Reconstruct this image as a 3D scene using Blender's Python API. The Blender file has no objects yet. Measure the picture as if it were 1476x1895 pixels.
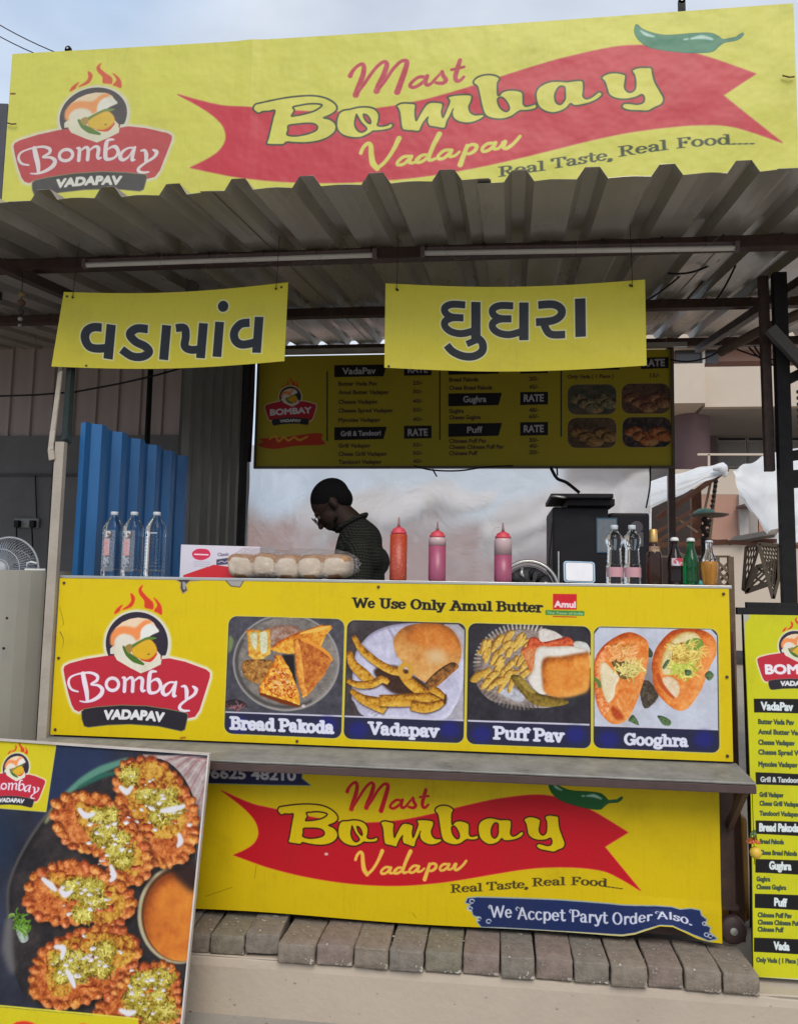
import bpy, bmesh, math, random
import numpy as np
from mathutils import Matrix, Vector

random.seed(7)
S = bpy.context.scene
COL = S.collection

# ------------------------------------------------------------------ camera
CAM_POS = np.array([1.73617, -3.07237, 1.27878])
CAM_R = np.array([0.99323704, 0.11477649, 0.01750816])      # right
CAM_D = np.array([0.00556219, 0.10358508, -0.99460504])     # down
CAM_F = np.array([-0.11597086, 0.98797596, 0.10224613])     # forward
PX_F, PX_CX, PX_CY = 1478.0, 738.0, 947.5
cam = bpy.data.cameras.new('camera')
camo = bpy.data.objects.new('camera', cam)
COL.objects.link(camo)
cam.sensor_fit = 'HORIZONTAL'
cam.sensor_width = 36.0
cam.lens = 36.0 * PX_F / 1476.0
cam.clip_start = 0.05
cam.clip_end = 900
camo.matrix_world = Matrix(((CAM_R[0], -CAM_D[0], -CAM_F[0], CAM_POS[0]),
                            (CAM_R[1], -CAM_D[1], -CAM_F[1], CAM_POS[1]),
                            (CAM_R[2], -CAM_D[2], -CAM_F[2], CAM_POS[2]),
                            (0, 0, 0, 1)))
S.camera = camo

# ------------------------------------------------------------------ sky, sun, exposure
SUN_EL, SUN_AZ = math.radians(48), math.radians(168)         # azimuth: from +Y towards +X
world = bpy.data.worlds.new('World')
S.world = world
world.use_nodes = True
wn, wl = world.node_tree.nodes, world.node_tree.links
wn.clear()
w_out = wn.new('ShaderNodeOutputWorld')
w_bg = wn.new('ShaderNodeBackground')
w_sky = wn.new('ShaderNodeTexSky')
w_sky.sky_type = 'NISHITA'
w_sky.sun_disc = False
w_sky.sun_elevation = SUN_EL
w_sky.sun_rotation = SUN_AZ
w_sky.dust_density = 1.6
w_sky.air_density = 1.1
w_tc = wn.new('ShaderNodeTexCoord')
w_map = wn.new('ShaderNodeMapping')
w_map.inputs['Scale'].default_value = (1.3, 1.3, 3.0)
w_noi = wn.new('ShaderNodeTexNoise')
w_noi.inputs['Scale'].default_value = 1.9
w_noi.inputs['Detail'].default_value = 7
w_noi.inputs['Roughness'].default_value = 0.5
w_ramp = wn.new('ShaderNodeValToRGB')
w_ramp.color_ramp.elements[0].position = 0.36
w_ramp.color_ramp.elements[0].color = (0.6, 0.6, 0.6, 1)
w_ramp.color_ramp.elements[1].position = 0.60
w_ramp.color_ramp.elements[1].color = (0.97, 0.97, 0.97, 1)
w_mix = wn.new('ShaderNodeMixRGB')
w_noi2 = wn.new('ShaderNodeTexNoise')
w_noi2.inputs['Scale'].default_value = 1.1
w_noi2.inputs['Detail'].default_value = 4
w_ramp2 = wn.new('ShaderNodeValToRGB')
w_ramp2.color_ramp.elements[0].position = 0.40
w_ramp2.color_ramp.elements[0].color = (0.37, 0.50, 0.68, 1)
w_ramp2.color_ramp.elements[1].position = 0.58
w_ramp2.color_ramp.elements[1].color = (0.53, 0.565, 0.62, 1)
w_mul = wn.new('ShaderNodeMixRGB')
w_mul.blend_type = 'MULTIPLY'
w_mul.inputs[0].default_value = 1
w_mul.inputs[2].default_value = (10, 10, 10, 1)
wl.new(w_tc.outputs['Generated'], w_noi2.inputs['Vector'])
wl.new(w_noi2.outputs['Fac'], w_ramp2.inputs[0])
wl.new(w_ramp2.outputs[0], w_mul.inputs[1])
wl.new(w_mul.outputs[0], w_mix.inputs[2])
wl.new(w_tc.outputs['Generated'], w_map.inputs[0])
wl.new(w_map.outputs[0], w_noi.inputs['Vector'])
wl.new(w_noi.outputs['Fac'], w_ramp.inputs[0])
wl.new(w_ramp.outputs[0], w_mix.inputs[0])
wl.new(w_sky.outputs[0], w_mix.inputs[1])
wl.new(w_mix.outputs[0], w_bg.inputs['Color'])
w_bg.inputs['Strength'].default_value = 0.11
wl.new(w_bg.outputs[0], w_out.inputs[0])
sun = bpy.data.lights.new('sun', 'SUN')
sun.energy = 1.5
sun.angle = math.radians(38)
sun.color = (1.0, 0.92, 0.80)
suno = bpy.data.objects.new('sun', sun)
COL.objects.link(suno)
sd = Vector((math.sin(SUN_AZ) * math.cos(SUN_EL), math.cos(SUN_AZ) * math.cos(SUN_EL), math.sin(SUN_EL)))
suno.rotation_euler = sd.to_track_quat('Z', 'Y').to_euler()
S.view_settings.view_transform = 'Standard'
S.view_settings.look = 'None'
S.view_settings.gamma = 1
S.view_settings.use_curve_mapping = False
S.view_settings.exposure = 0.5
S.cycles.max_bounces = 8
S.cycles.diffuse_bounces = 4
S.cycles.transparent_max_bounces = 12
S.cycles.sample_clamp_indirect = 6
S.cycles.caustics_reflective = False
S.cycles.caustics_refractive = False


# ------------------------------------------------------------------ measuring
def ray(x, y):
    return CAM_F + CAM_R * ((x - PX_CX) / PX_F) + CAM_D * ((y - PX_CY) / PX_F)


def atY(x, y, Y):
    d = ray(x, y)
    return CAM_POS + d * ((Y - CAM_POS[1]) / d[1])


def atX(x, y, X):
    d = ray(x, y)
    return CAM_POS + d * ((X - CAM_POS[0]) / d[0])


def proj(P):
    d = np.asarray(P, float) - CAM_POS
    z = d @ CAM_F
    return (PX_CX + PX_F * (d @ CAM_R) / z, PX_CY + PX_F * (d @ CAM_D) / z)


def homog(src, dst):
    A = []
    for (x, y), (u, v) in zip(src, dst):
        A.append([x, y, 1, 0, 0, 0, -u * x, -u * y, -u])
        A.append([0, 0, 0, x, y, 1, -v * x, -v * y, -v])
    _, _, V = np.linalg.svd(np.array(A, float))
    return V[-1].reshape(3, 3)


def happly(H, pts):
    p = np.atleast_2d(np.asarray(pts, float))
    q = np.c_[p, np.ones(len(p))] @ H.T
    return q[:, :2] / q[:, 2:3]


# ------------------------------------------------------------------ print shop: flat print drawn as arrays
def blur1(a, r, ax):
    r = max(1, int(round(r)))
    pad = [(0, 0)] * a.ndim
    pad[ax] = (r + 1, r)
    c = np.cumsum(np.pad(a, pad, mode='edge'), axis=ax, dtype=np.float64)
    n = a.shape[ax]
    hi = np.take(c, np.arange(2 * r + 1, 2 * r + 1 + n), axis=ax)
    lo = np.take(c, np.arange(0, n), axis=ax)
    return ((hi - lo) / (2 * r + 1)).astype(np.float32)


def blur(a, r):
    for _ in range(2):
        a = blur1(blur1(a, r, 0), r, 1)
    return a


def fbm(h, w, cell, seed, octs=4, gain=0.55):
    rng = np.random.RandomState(seed % (2 ** 31))
    out = np.zeros((h, w), np.float32)
    amp, tot = 1.0, 0.0
    for o in range(octs):
        gh, gw = int(h / cell) + 3, int(w / cell) + 3
        g = rng.rand(gh, gw).astype(np.float32)
        ys, xs = np.arange(h) / cell, np.arange(w) / cell
        y0, x0 = ys.astype(int), xs.astype(int)
        fy, fx = ys - y0, xs - x0
        fy, fx = (fy * fy * (3 - 2 * fy))[:, None], (fx * fx * (3 - 2 * fx))[None]
        a = g[y0][:, x0]
        b = g[y0][:, x0 + 1]
        c = g[y0 + 1][:, x0]
        d = g[y0 + 1][:, x0 + 1]
        out += amp * ((a * (1 - fx) + b * fx) * (1 - fy) + (c * (1 - fx) + d * fx) * fy)
        tot += amp
        amp *= gain
        cell = max(cell / 2, 1.01)
    return out / tot


def smooth_pts(pts, closed=False, n=5):
    p = np.asarray(pts, float)
    if len(p) < 3:
        return p
    out = []
    m = len(p)
    rng = range(m) if closed else range(m - 1)
    for i in rng:
        if closed:
            a, b, c, d = p[(i - 1) % m], p[i], p[(i + 1) % m], p[(i + 2) % m]
        else:
            a, b, c, d = p[max(i - 1, 0)], p[i], p[i + 1], p[min(i + 2, m - 1)]
        for k in range(n):
            t = k / n
            out.append(0.5 * (2 * b + (c - a) * t + (2 * a - 5 * b + 4 * c - d) * t * t + (3 * b - a - 3 * c + d) * t ** 3))
    if not closed:
        out.append(p[-1])
    return np.array(out)


def ell(cx, cy, rx, ry, a0=0, a1=360, n=44):
    t = np.radians(np.linspace(a0, a1, n))
    return np.c_[cx + rx * np.cos(t), cy - ry * np.sin(t)]


def col(c):
    return np.array(c, np.float32) / 255.0


class Canvas:
    """A board's print. T maps the frame the art is measured in to canvas pixels."""

    def __init__(s, w, h, bg):
        s.w, s.h = int(w), int(h)
        s.a = np.zeros((s.h, s.w, 3), np.float32)
        s.a[:] = col(bg)
        s.T = np.eye(3)
        s.base = np.eye(3)
        s.clip = None

    def frame(s, x0=0, y0=0, k=1.0, pre=None):
        F = np.array([[1.0 / k, 0, x0], [0, 1.0 / k, y0], [0, 0, 1]])
        s.T = s.base @ (pre if pre is not None else np.eye(3)) @ F
        return s

    def m(s, pts):
        return happly(s.T, pts)

    def sc(s, at=None):
        at = np.asarray(at if at is not None else (0, 0), float)
        q = s.m([at, at + (1, 0), at + (0, 1)])
        return float(np.sqrt(abs((q[1] - q[0])[0] * (q[2] - q[0])[1] - (q[1] - q[0])[1] * (q[2] - q[0])[0])))

    def box(s, P, pad=3):
        x0 = max(0, int(np.floor(P[:, 0].min() - pad)))
        x1 = min(s.w, int(np.ceil(P[:, 0].max() + pad)))
        y0 = max(0, int(np.floor(P[:, 1].min() - pad)))
        y1 = min(s.h, int(np.ceil(P[:, 1].max() + pad)))
        return (x0, y0, x1, y1) if x1 > x0 and y1 > y0 else None

    def fillmask(s, polys, bx, sub=4):
        x0, y0, x1, y1 = bx
        w, h = x1 - x0, y1 - y0
        acc = np.zeros((h * sub, w + 2), np.float64)
        E = []
        for p in polys:
            q = np.roll(p, -1, 0)
            E.append(np.c_[p, q])
        E = np.vstack(E)
        E = E[np.abs(E[:, 1] - E[:, 3]) > 1e-9]
        lo = np.minimum(E[:, 1], E[:, 3])
        hi = np.maximum(E[:, 1], E[:, 3])
        sl = (E[:, 2] - E[:, 0]) / (E[:, 3] - E[:, 1])
        for r in range(h * sub):
            y = y0 + (r + 0.5) / sub
            k = (lo <= y) & (hi > y)
            if not k.any():
                continue
            xs = np.sort(E[k, 0] + (y - E[k, 1]) * sl[k]) - x0
            xs = np.clip(xs, 0, w)
            for i in range(0, len(xs) - 1, 2):
                a, b = xs[i], xs[i + 1]
                ia, ib = int(a), int(b)
                if ia == ib:
                    acc[r, ia] += b - a
                else:
                    acc[r, ia] += ia + 1 - a
                    acc[r, ia + 1:ib] += 1
                    acc[r, ib] += b - ib
        return np.clip(acc[:, :w].reshape(h, sub, w).mean(1), 0, 1).astype(np.float32)

    def strokemask(s, lines, bx, nib=(1.0, 1.0)):
        """lines: list of (points in canvas px, radii in px); nib: ellipse factors."""
        x0, y0, x1, y1 = bx
        M = np.zeros((y1 - y0, x1 - x0), np.float32)
        for P, R in lines:
            for i in range(max(1, len(P) - 1)):
                a, b = P[i], P[min(i + 1, len(P) - 1)]
                ra, rb = R[i], R[min(i + 1, len(R) - 1)]
                rm = max(ra, rb) * max(nib) + 1.5
                u0, u1 = int(max(x0, min(a[0], b[0]) - rm)), int(min(x1, max(a[0], b[0]) + rm + 1))
                v0, v1 = int(max(y0, min(a[1], b[1]) - rm)), int(min(y1, max(a[1], b[1]) + rm + 1))
                if u1 <= u0 or v1 <= v0:
                    continue
                X = (np.arange(u0, u1)[None] + 0.5 - a[0]) / nib[0]
                Y = (np.arange(v0, v1)[:, None] + 0.5 - a[1]) / nib[1]
                dx, dy = (b[0] - a[0]) / nib[0], (b[1] - a[1]) / nib[1]
                L = dx * dx + dy * dy
                t = np.clip((X * dx + Y * dy) / L, 0, 1) if L > 1e-9 else np.zeros((v1 - v0, u1 - u0))
                d = np.sqrt((X - t * dx) ** 2 + (Y - t * dy) ** 2) - (ra + (rb - ra) * t)
                c = np.clip(0.5 - d * min(nib), 0, 1)
                sub = M[v0 - y0:v1 - y0, u0 - x0:u1 - x0]
                np.maximum(sub, c, out=sub)
        return M

    def put(s, bx, M, c, alpha=1.0):
        x0, y0, x1, y1 = bx
        if s.clip is not None:
            M = M * s.clip[y0:y1, x0:x1]
        A = (M * alpha)[..., None]
        c = c if isinstance(c, np.ndarray) and c.ndim == 3 else col(c)
        s.a[y0:y1, x0:x1] = s.a[y0:y1, x0:x1] * (1 - A) + c * A

    def set_clip(s, q):
        s.clip = None if q is None else s.fillmask([s.m(q)], (0, 0, s.w, s.h))

    def poly(s, pts, c, smooth=False, alpha=1.0, holes=(), edge=0, edgec=None, soft=0):
        P = [smooth_pts(q, True) if smooth else np.asarray(q, float) for q in [pts] + list(holes)]
        P = [s.m(q) for q in P]
        k = s.sc(pts[0])
        bx = s.box(P[0], 3 + (edge + soft * 2) * k)
        if not bx:
            return
        if edge:
            L = [(np.vstack([q, q[:1]]), np.full(len(q) + 1, edge * k)) for q in P]
            M = s.strokemask(L, bx)
            if soft:
                M = blur(np.maximum(M, s.fillmask([P[0]], bx)), soft * k)
            s.put(bx, M, edgec, alpha)
        if c is not None:
            M = s.fillmask(P, bx)
            if soft and not edge:
                M = blur(M, soft * k)
            s.put(bx, M, c, alpha)

    def line(s, pts, r, c, smooth=True, alpha=1.0, edge=0, edgec=None, soft=0, nib=(1, 1)):
        pts = np.asarray(pts, float)
        R = np.asarray(r if np.ndim(r) else [r] * len(pts), float)
        if smooth and len(pts) > 2:
            t = np.linspace(0, len(pts) - 1, (len(pts) - 1) * 5 + 1)
            R = np.interp(t, np.arange(len(R)), R)
            pts = smooth_pts(pts)
        k = s.sc(pts[0])
        P = s.m(pts)
        bx = s.box(P, 3 + (max(R) + edge + soft * 2) * k)
        if not bx:
            return
        if edge:
            s.put(bx, s.strokemask([(P, (R + edge) * k)], bx, nib), edgec, alpha)
        M = s.strokemask([(P, R * k)], bx, nib)
        if soft:
            M = blur(M, soft * k)
        s.put(bx, M, c, alpha)

    def butt(s, pts, w, c, edge=0, edgec=None):
        """flat-ended thick stroke: white edge first when given"""
        p = smooth_pts(pts) if len(pts) > 2 else np.asarray(pts, float)

        def outline(w, ext):
            d = np.gradient(p, axis=0)
            d /= np.linalg.norm(d, axis=1)[:, None] + 1e-9
            q = p.copy()
            q[0] -= d[0] * ext
            q[-1] += d[-1] * ext
            n = np.c_[-d[:, 1], d[:, 0]] * w / 2
            return np.vstack([q + n, (q - n)[::-1]])
        if edge:
            s.poly(outline(w + 2 * edge, edge), edgec)
        if c is not None:
            s.poly(outline(w, 0), c)

    def blob(s, pts, base, dark, light, tex=14, amp=0.6, seed=1, puff=8, ang=(-0.6, -0.8), smooth=True, rough=0.0, soft=0.5, pattern=None):
        """a rounded, lit-looking piece of food in a printed food photo"""
        q = smooth_pts(pts, True) if smooth else np.asarray(pts, float)
        P = s.m(q)
        k = s.sc(pts[0])
        bx = s.box(P, 4 + puff * k)
        if not bx:
            return
        x0, y0, x1, y1 = bx
        M = s.fillmask([P], bx, 2)
        if soft * k > 0.8:
            M = blur(M, soft * k)
        h, w = M.shape
        N = fbm(h, w, max(2, tex * k), seed, 4, 0.62)
        if rough:
            M = np.clip((blur(M, max(1, rough * k)) - 0.5) * 4 + 0.5 + (N - 0.5) * 5, 0, 1) * np.clip(blur(M, max(1, rough * k)) * 4, 0, 1)
        B = blur(M, max(1, puff * k))
        gy, gx = np.gradient(B)
        L = (gx * ang[0] + gy * ang[1]) * -1 * puff * k * 2.2
        N2 = fbm(h, w, max(2, tex * k * 0.35), seed + 5, 3, 0.7)
        v = -L * 0.9 + (B - 0.72) * 1.0 + (N - 0.5) * 2.4 * amp + (N2 - 0.5) * 1.6 * amp
        v = np.clip(v, -1, 1)[..., None]
        C = np.where(v < 0, col(base) * (1 + v) + col(dark) * -v, col(base) * (1 - v) + col(light) * v)
        s.put(bx, M, C.astype(np.float32))

    def speckle(s, pts, c, n, ln, r, seed=1, jit=20, curl=0.6, smooth=True):
        """many short strands (sev, grated cheese) inside an outline"""
        rng = np.random.RandomState(seed)
        q = np.asarray(pts, float)
        P = s.m(smooth_pts(q, True) if smooth else q)
        k = s.sc(q[0])
        bx = s.box(P, 3 + ln * k)
        if not bx:
            return
        x0, y0, x1, y1 = bx
        M = s.fillmask([P], bx, 1)
        ys, xs = np.nonzero(M > 0.5)
        if not len(xs):
            return
        for _ in range(n):
            i = rng.randint(len(xs))
            a = np.array([xs[i] + x0, ys[i] + y0], float)
            th = rng.rand() * 6.28
            cu = (rng.rand() - 0.5) * 2 * curl
            pl = [a]
            for j in range(3):
                a = a + np.array([math.cos(th), math.sin(th)]) * ln * k * (0.6 + rng.rand() * 0.6) / 3
                th += cu
                pl.append(a)
            pl = np.array(pl)
            b2 = s.box(pl, 2 + r * k)
            if b2:
                cc = np.array(c, float) + rng.randn() * jit
                s.put(b2, s.strokemask([(pl, np.full(4, r * k))], b2), np.clip(cc, 0, 255), 0.92)

    def rrect(s, q, r, c, edge=0, edgec=None):
        """rounded quadrilateral through four frame points"""
        q = np.asarray(q, float)
        out = []
        for i in range(4):
            a, b, d = q[i], q[(i - 1) % 4], q[(i + 1) % 4]
            u, v = (b - a) / np.linalg.norm(b - a), (d - a) / np.linalg.norm(d - a)
            for t in np.linspace(0, math.pi / 2, 7):
                out.append(a + u * r * (1 - math.sin(t)) + v * r * (1 - math.cos(t)))
        s.poly(out, c, edge=edge, edgec=edgec)
        return out

    def finish(s, gain=1.25, grime=0.05, seed=3, grain=0.012, dirt=(70, 60, 45)):
        h, w = s.h, s.w
        a = s.a
        n = fbm(h, w, 90, seed, 6)
        n2 = fbm(h, w, 12, seed + 9, 3)
        st = fbm(max(2, h // 14), w, 5, seed + 4, 3)
        st = np.repeat(st, 15, 0)[:h]
        st = st if len(st) == h else np.vstack([st, np.repeat(st[-1:], h - len(st), 0)])
        g = np.clip((n - 0.5) * 3, 0, 1) * n2 * grime * 2 + np.clip((st - 0.62) * 3, 0, 1) * grime
        g = g[..., None]
        a = a * (1 - g) + col(dirt) * g
        rng = np.random.RandomState(seed)
        a = a + rng.randn(h, w, 1).astype(np.float32) * grain
        lin = np.where(a <= 0.04045, a / 12.92, ((np.clip(a, 0, 1) + 0.055) / 1.055) ** 2.4) * gain
        lin = np.clip(lin, 0.004, 0.88)
        s.a = np.where(lin <= 0.0031308, lin * 12.92, 1.055 * lin ** (1 / 2.4) - 0.055).astype(np.float32)
        return s

    def image(s, name):
        im = bpy.data.images.new(name, s.w, s.h, alpha=False)
        px = np.ones((s.h, s.w, 4), np.float32)
        px[..., :3] = s.a[::-1]
        im.pixels.foreach_set(px.ravel())
        im.update()
        im.pack()
        return im


# ---- lettering: built-in font outlines
_fc = {}


def font_polys(text):
    if text not in _fc:
        cu = bpy.data.curves.new('t', 'FONT')
        cu.body = text
        cu.size = 1
        ob = bpy.data.objects.new('t', cu)
        COL.objects.link(ob)
        dg = bpy.context.evaluated_depsgraph_get()
        c2 = ob.evaluated_get(dg).to_curve(dg)
        out = []
        for sp in c2.splines:
            if sp.type == 'BEZIER':
                bp = sp.bezier_points
                pl = []
                for i in range(len(bp)):
                    a, b = bp[i], bp[(i + 1) % len(bp)]
                    p0, p1, p2, p3 = [np.array(v[:2]) for v in (a.co, a.handle_right, b.handle_left, b.co)]
                    for t in (0, .25, .5, .75):
                        pl.append(p0 * (1 - t) ** 3 + 3 * p1 * t * (1 - t) ** 2 + 3 * p2 * t * t * (1 - t) + p3 * t ** 3)
            else:
                pl = [np.array(p.co[:2]) for p in sp.points]
            out.append(np.array(pl))
        bpy.data.objects.remove(ob)
        bpy.data.curves.remove(cu)
        _fc[text] = out
    return _fc[text]


def text(cv, txt, p0, p1, h, c, bold=0.0, shear=0.0, bend=0.0, edge=0, edgec=None, alpha=1.0):
    """default font fitted between p0 and p1 (baseline), capitals h high"""
    polys = font_polys(txt)
    if not polys:
        return
    allp = np.vstack(polys)
    xa, xb = allp[:, 0].min(), allp[:, 0].max()
    p0, p1 = np.asarray(p0, float), np.asarray(p1, float)
    d = p1 - p0
    Q = []
    for p in polys:
        t = (p[:, 0] - xa) / (xb - xa)
        y = p[:, 1] / 0.73 * h
        q = p0 + d * t[:, None] + np.c_[y * shear, -y - bend * 4 * t * (1 - t)]
        Q.append(cv.m(q))
    k = cv.sc(p0)
    bx = cv.box(np.vstack(Q), 4 + (bold + edge) * k)
    if not bx:
        return
    if edge:
        cv.put(bx, cv.strokemask([(np.vstack([q, q[:1]]), np.full(len(q) + 1, (edge + bold) * k)) for q in Q], bx), edgec, alpha)
    M = cv.fillmask(Q, bx)
    if bold:
        M = np.maximum(M, cv.strokemask([(np.vstack([q, q[:1]]), np.full(len(q) + 1, bold * k)) for q in Q], bx))
    cv.put(bx, M, c, alpha)


# ---- lettering: a slab-serif alphabet drawn as pen strokes (cap height 1, baseline 0)
def _A(cx, cy, rx, ry, a0, a1, n=12):
    t = np.radians(np.linspace(a0, a1, n))
    return [(cx + rx * math.cos(v), cy + ry * math.sin(v)) for v in t]


def _s(x, y, l=.13, r=.13):
    return [(x - l, y), (x + r, y)]


X = .68
GL = {
    'W': (1.42, [[(.1, .97), (.4, 0), (.7, .9), (1.0, 0), (1.3, .97)]], [_s(.1, .97, .13, .17), _s(1.3, .97, .15, .1)]),
    'e': (.7, [_A(.34, .34, .25, .34, 5, 320), [(.12, .36), (.58, .36)]], []),
    'U': (.95, [[(.17, .97), (.17, .3)] + _A(.44, .3, .27, .3, 180, 360) + [(.71, .97)]], [_s(.17, .97, .15, .15), _s(.71, .97, .13, .13)]),
    's': (.58, [[(.48, .54), (.4, .66), (.25, .68), (.11, .57), (.16, .42), (.36, .32), (.48, .2), (.4, .04), (.25, 0), (.08, .1)], [(.48, .66), (.48, .5)], [(.08, .18), (.08, .02)]], []),
    'O': (.98, [_A(.46, .49, .36, .49, 0, 360, 20)], []),
    'n': (.84, [[(.18, X), (.18, 0)], [(.18, .42)] + _A(.4, .42, .21, .25, 160, 0) + [(.62, 0)]], [_s(.18, 0), _s(.62, 0), _s(.12, X, .1, .04)]),
    'l': (.38, [[(.18, .97), (.18, 0)]], [_s(.18, 0, .15, .15), _s(.12, .97, .1, .04)]),
    'y': (.7, [[(.1, X), (.36, .05)], [(.62, X), (.3, -.22), (.16, -.26), (.1, -.18)]], [_s(.1, X, .1, .13), _s(.62, X, .1, .08)]),
    'A': (.92, [[(.1, 0), (.43, .97), (.8, 0)], [(.22, .33), (.68, .33)]], [_s(.1, 0, .12, .14), _s(.8, 0, .14, .1), _s(.36, .97, .1, .06)]),
    'm': (1.26, [[(.18, X), (.18, 0)], [(.18, .42)] + _A(.39, .42, .2, .25, 160, 0) + [(.6, 0)], [(.6, .42)] + _A(.82, .42, .2, .25, 160, 0) + [(1.03, 0)]], [_s(.18, 0), _s(.6, 0, .1, .1), _s(1.03, 0), _s(.12, X, .1, .04)]),
    'u': (.82, [[(.18, X), (.18, .24)] + _A(.38, .24, .2, .23, 180, 350) + [(.6, .24)], [(.6, X), (.6, 0)]], [_s(.12, X, .1, .05), _s(.54, X, .08, .05), _s(.66, 0, .05, .09)]),
    'B': (.88, [[(.2, .97), (.2, 0)], [(.2, .97), (.45, .97)] + _A(.47, .76, .2, .21, 90, -90) + [(.2, .53)], [(.2, .53), (.48, .53)] + _A(.5, .265, .24, .265, 90, -90) + [(.2, 0)]], [_s(.12, .97, .08, .1), _s(.12, 0, .08, .1)]),
    't': (.5, [[(.22, .92), (.22, .18), (.28, .03), (.38, .0), (.48, .1)], [(.04, X), (.42, X)]], []),
    'r': (.56, [[(.18, X), (.18, 0)], [(.18, .4), (.26, .58), (.38, .68), (.5, .64), (.5, .56)]], [_s(.18, 0, .14, .16), _s(.12, X, .1, .04)]),
    'P': (.82, [[(.2, .97), (.2, 0)], [(.2, .97), (.48, .97)] + _A(.48, .71, .24, .26, 90, -90) + [(.2, .45)]], [_s(.12, .97, .08, .1), _s(.2, 0, .16, .18)]),
    'a': (.7, [[(.1, .52), (.14, .63), (.28, .69), (.42, .64), (.48, .5), (.48, .0), (.6, .02)], [(.48, .4), (.28, .38), (.12, .3), (.1, .12), (.2, 0), (.36, .04), (.48, .16)]], []),
    'k': (.74, [[(.18, .97), (.18, 0)], [(.56, X), (.2, .3)], [(.3, .4), (.6, 0)]], [_s(.18, 0, .14, .12), _s(.12, .97, .1, .04), _s(.56, X, .12, .1), _s(.6, 0, .12, .1)]),
    'o': (.72, [_A(.35, .34, .26, .34, 0, 360, 18)], []),
    'd': (.8, [_A(.34, .34, .24, .34, 0, 360, 18), [(.6, .97), (.6, 0)]], [_s(.54, .97, .1, .04), _s(.66, 0, .05, .1)]),
    'V': (.88, [[(.1, .97), (.43, 0), (.78, .97)]], [_s(.1, .97, .12, .15), _s(.78, .97, .14, .1)]),
    'p': (.8, [[(.18, X), (.18, -.27)], _A(.43, .34, .25, .34, 0, 360, 18)], [_s(.12, X, .1, .04), _s(.18, -.27, .13, .15)]),
    'v': (.68, [[(.1, X), (.35, 0), (.6, X)]], [_s(.1, X, .11, .12), _s(.6, X, .1, .1)]),
    'f': (.52, [[(.2, 0), (.2, .75), (.28, .93), (.42, .98), (.52, .88)], [(.04, X), (.42, X)]], [_s(.2, 0, .14, .16)]),
    'G': (.98, [_A(.46, .49, .36, .49, 45, 335, 18), [(.82, .42), (.82, .06)], [(.82, .97), (.82, .72)]], [_s(.8, .42, .2, .12)]),
    'g': (.76, [_A(.34, .42, .22, .26, 0, 360, 16), _A(.36, -.14, .27, .15, 0, 360, 16), [(.2, .22), (.16, .1), (.3, .02)], [(.52, .6), (.64, .7)]], []),
    'h': (.84, [[(.18, .97), (.18, 0)], [(.18, .42)] + _A(.4, .42, .21, .25, 160, 0) + [(.62, 0)]], [_s(.18, 0), _s(.62, 0), _s(.12, .97, .1, .04)]),
    'R': (.9, [[(.2, .97), (.2, 0)], [(.2, .97), (.46, .97)] + _A(.46, .73, .22, .24, 90, -90) + [(.2, .49)], [(.44, .48), (.7, .02), (.82, 0)]], [_s(.12, .97, .08, .1), _s(.2, 0, .16, .14)]),
    'T': (.88, [[(.43, .97), (.43, 0)], [(.08, .97), (.78, .97)], [(.06, .97), (.05, .74)], [(.8, .97), (.81, .74)]], [_s(.43, 0, .16, .16)]),
    'F': (.8, [[(.2, .97), (.2, 0)], [(.1, .97), (.7, .97)], [(.2, .5), (.5, .5)], [(.7, .97), (.7, .76)], [(.5, .6), (.5, .4)]], [_s(.2, 0, .16, .18)]),
    'c': (.64, [_A(.34, .34, .25, .34, 45, 320)], []),
    ',': (.3, [[(.12, .04), (.14, -.1), (.06, -.2)]], []),
    '.': (.3, [[(.13, .04), (.14, .04)]], []),
    ' ': (.36, [], []),
}


def slab(cv, txt, p0, p1, h, c, w=.2, t=.09, serif=True, bend=0.0, shear=0.0, edge=0, edgec=None, swash=False):
    """pen-stroke lettering between p0 and p1; w stem width, t thin-stroke width (of cap height)"""
    adv = sum(GL[ch][0] for ch in txt)
    p0, p1 = np.asarray(p0, float), np.asarray(p1, float)
    d = p1 - p0
    k = cv.sc(p0)
    lines, x = [], 0.0
    kx = np.linalg.norm(d) / adv

    def tr(q):
        q = np.asarray(q, float)
        tt = q[:, 0] / adv
        f = p0 + d * tt[:, None] + np.c_[q[:, 1] * h * shear, -q[:, 1] * h - bend * 4 * tt * (1 - tt)]
        return cv.m(f)
    for ch in txt:
        a, st, se = GL[ch]
        for q in st:
            q = np.asarray(q, float) + (x, 0)
            rr = 1.5 if ch in '.,' else 1.0
            lines.append((tr(q), np.full(len(q), rr)))
        if serif:
            for q in se:
                q = np.asarray(q, float) + (x, 0)
                q[:, 0] += (-.0, .0)
                lines.append((tr(q), np.full(len(q), 1.0)))
        elif swash and ch.isupper():
            q = np.array([(.2, .9), (.0, 1.02), (-.12, .86), (-.02, .72)]) + (x, 0)
            lines.append((tr(q), np.full(4, .55)))
        x += a
    nx, ny = w * kx * k / 2, t * h * k / 2
    P = np.vstack([l[0] for l in lines])
    bx = cv.box(P, 4 + nx * 2 + edge * k)
    if not bx:
        return
    if edge:
        cv.put(bx, cv.strokemask(lines, bx, (nx + edge * k, ny + edge * k)), edgec)
    cv.put(bx, cv.strokemask(lines, bx, (nx, ny)), c)


# ------------------------------------------------------------------ artwork shared by several boards
YEL, RED, NAVY = (203, 176, 8), (178, 22, 34), (32, 34, 74)


def affine(src, dst):
    A = np.c_[np.asarray(src, float), np.ones(len(src))]
    M, *_ = np.linalg.lstsq(A, np.asarray(dst, float), rcond=None)
    H = np.eye(3)
    H[:2, :] = M.T
    return H


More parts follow.
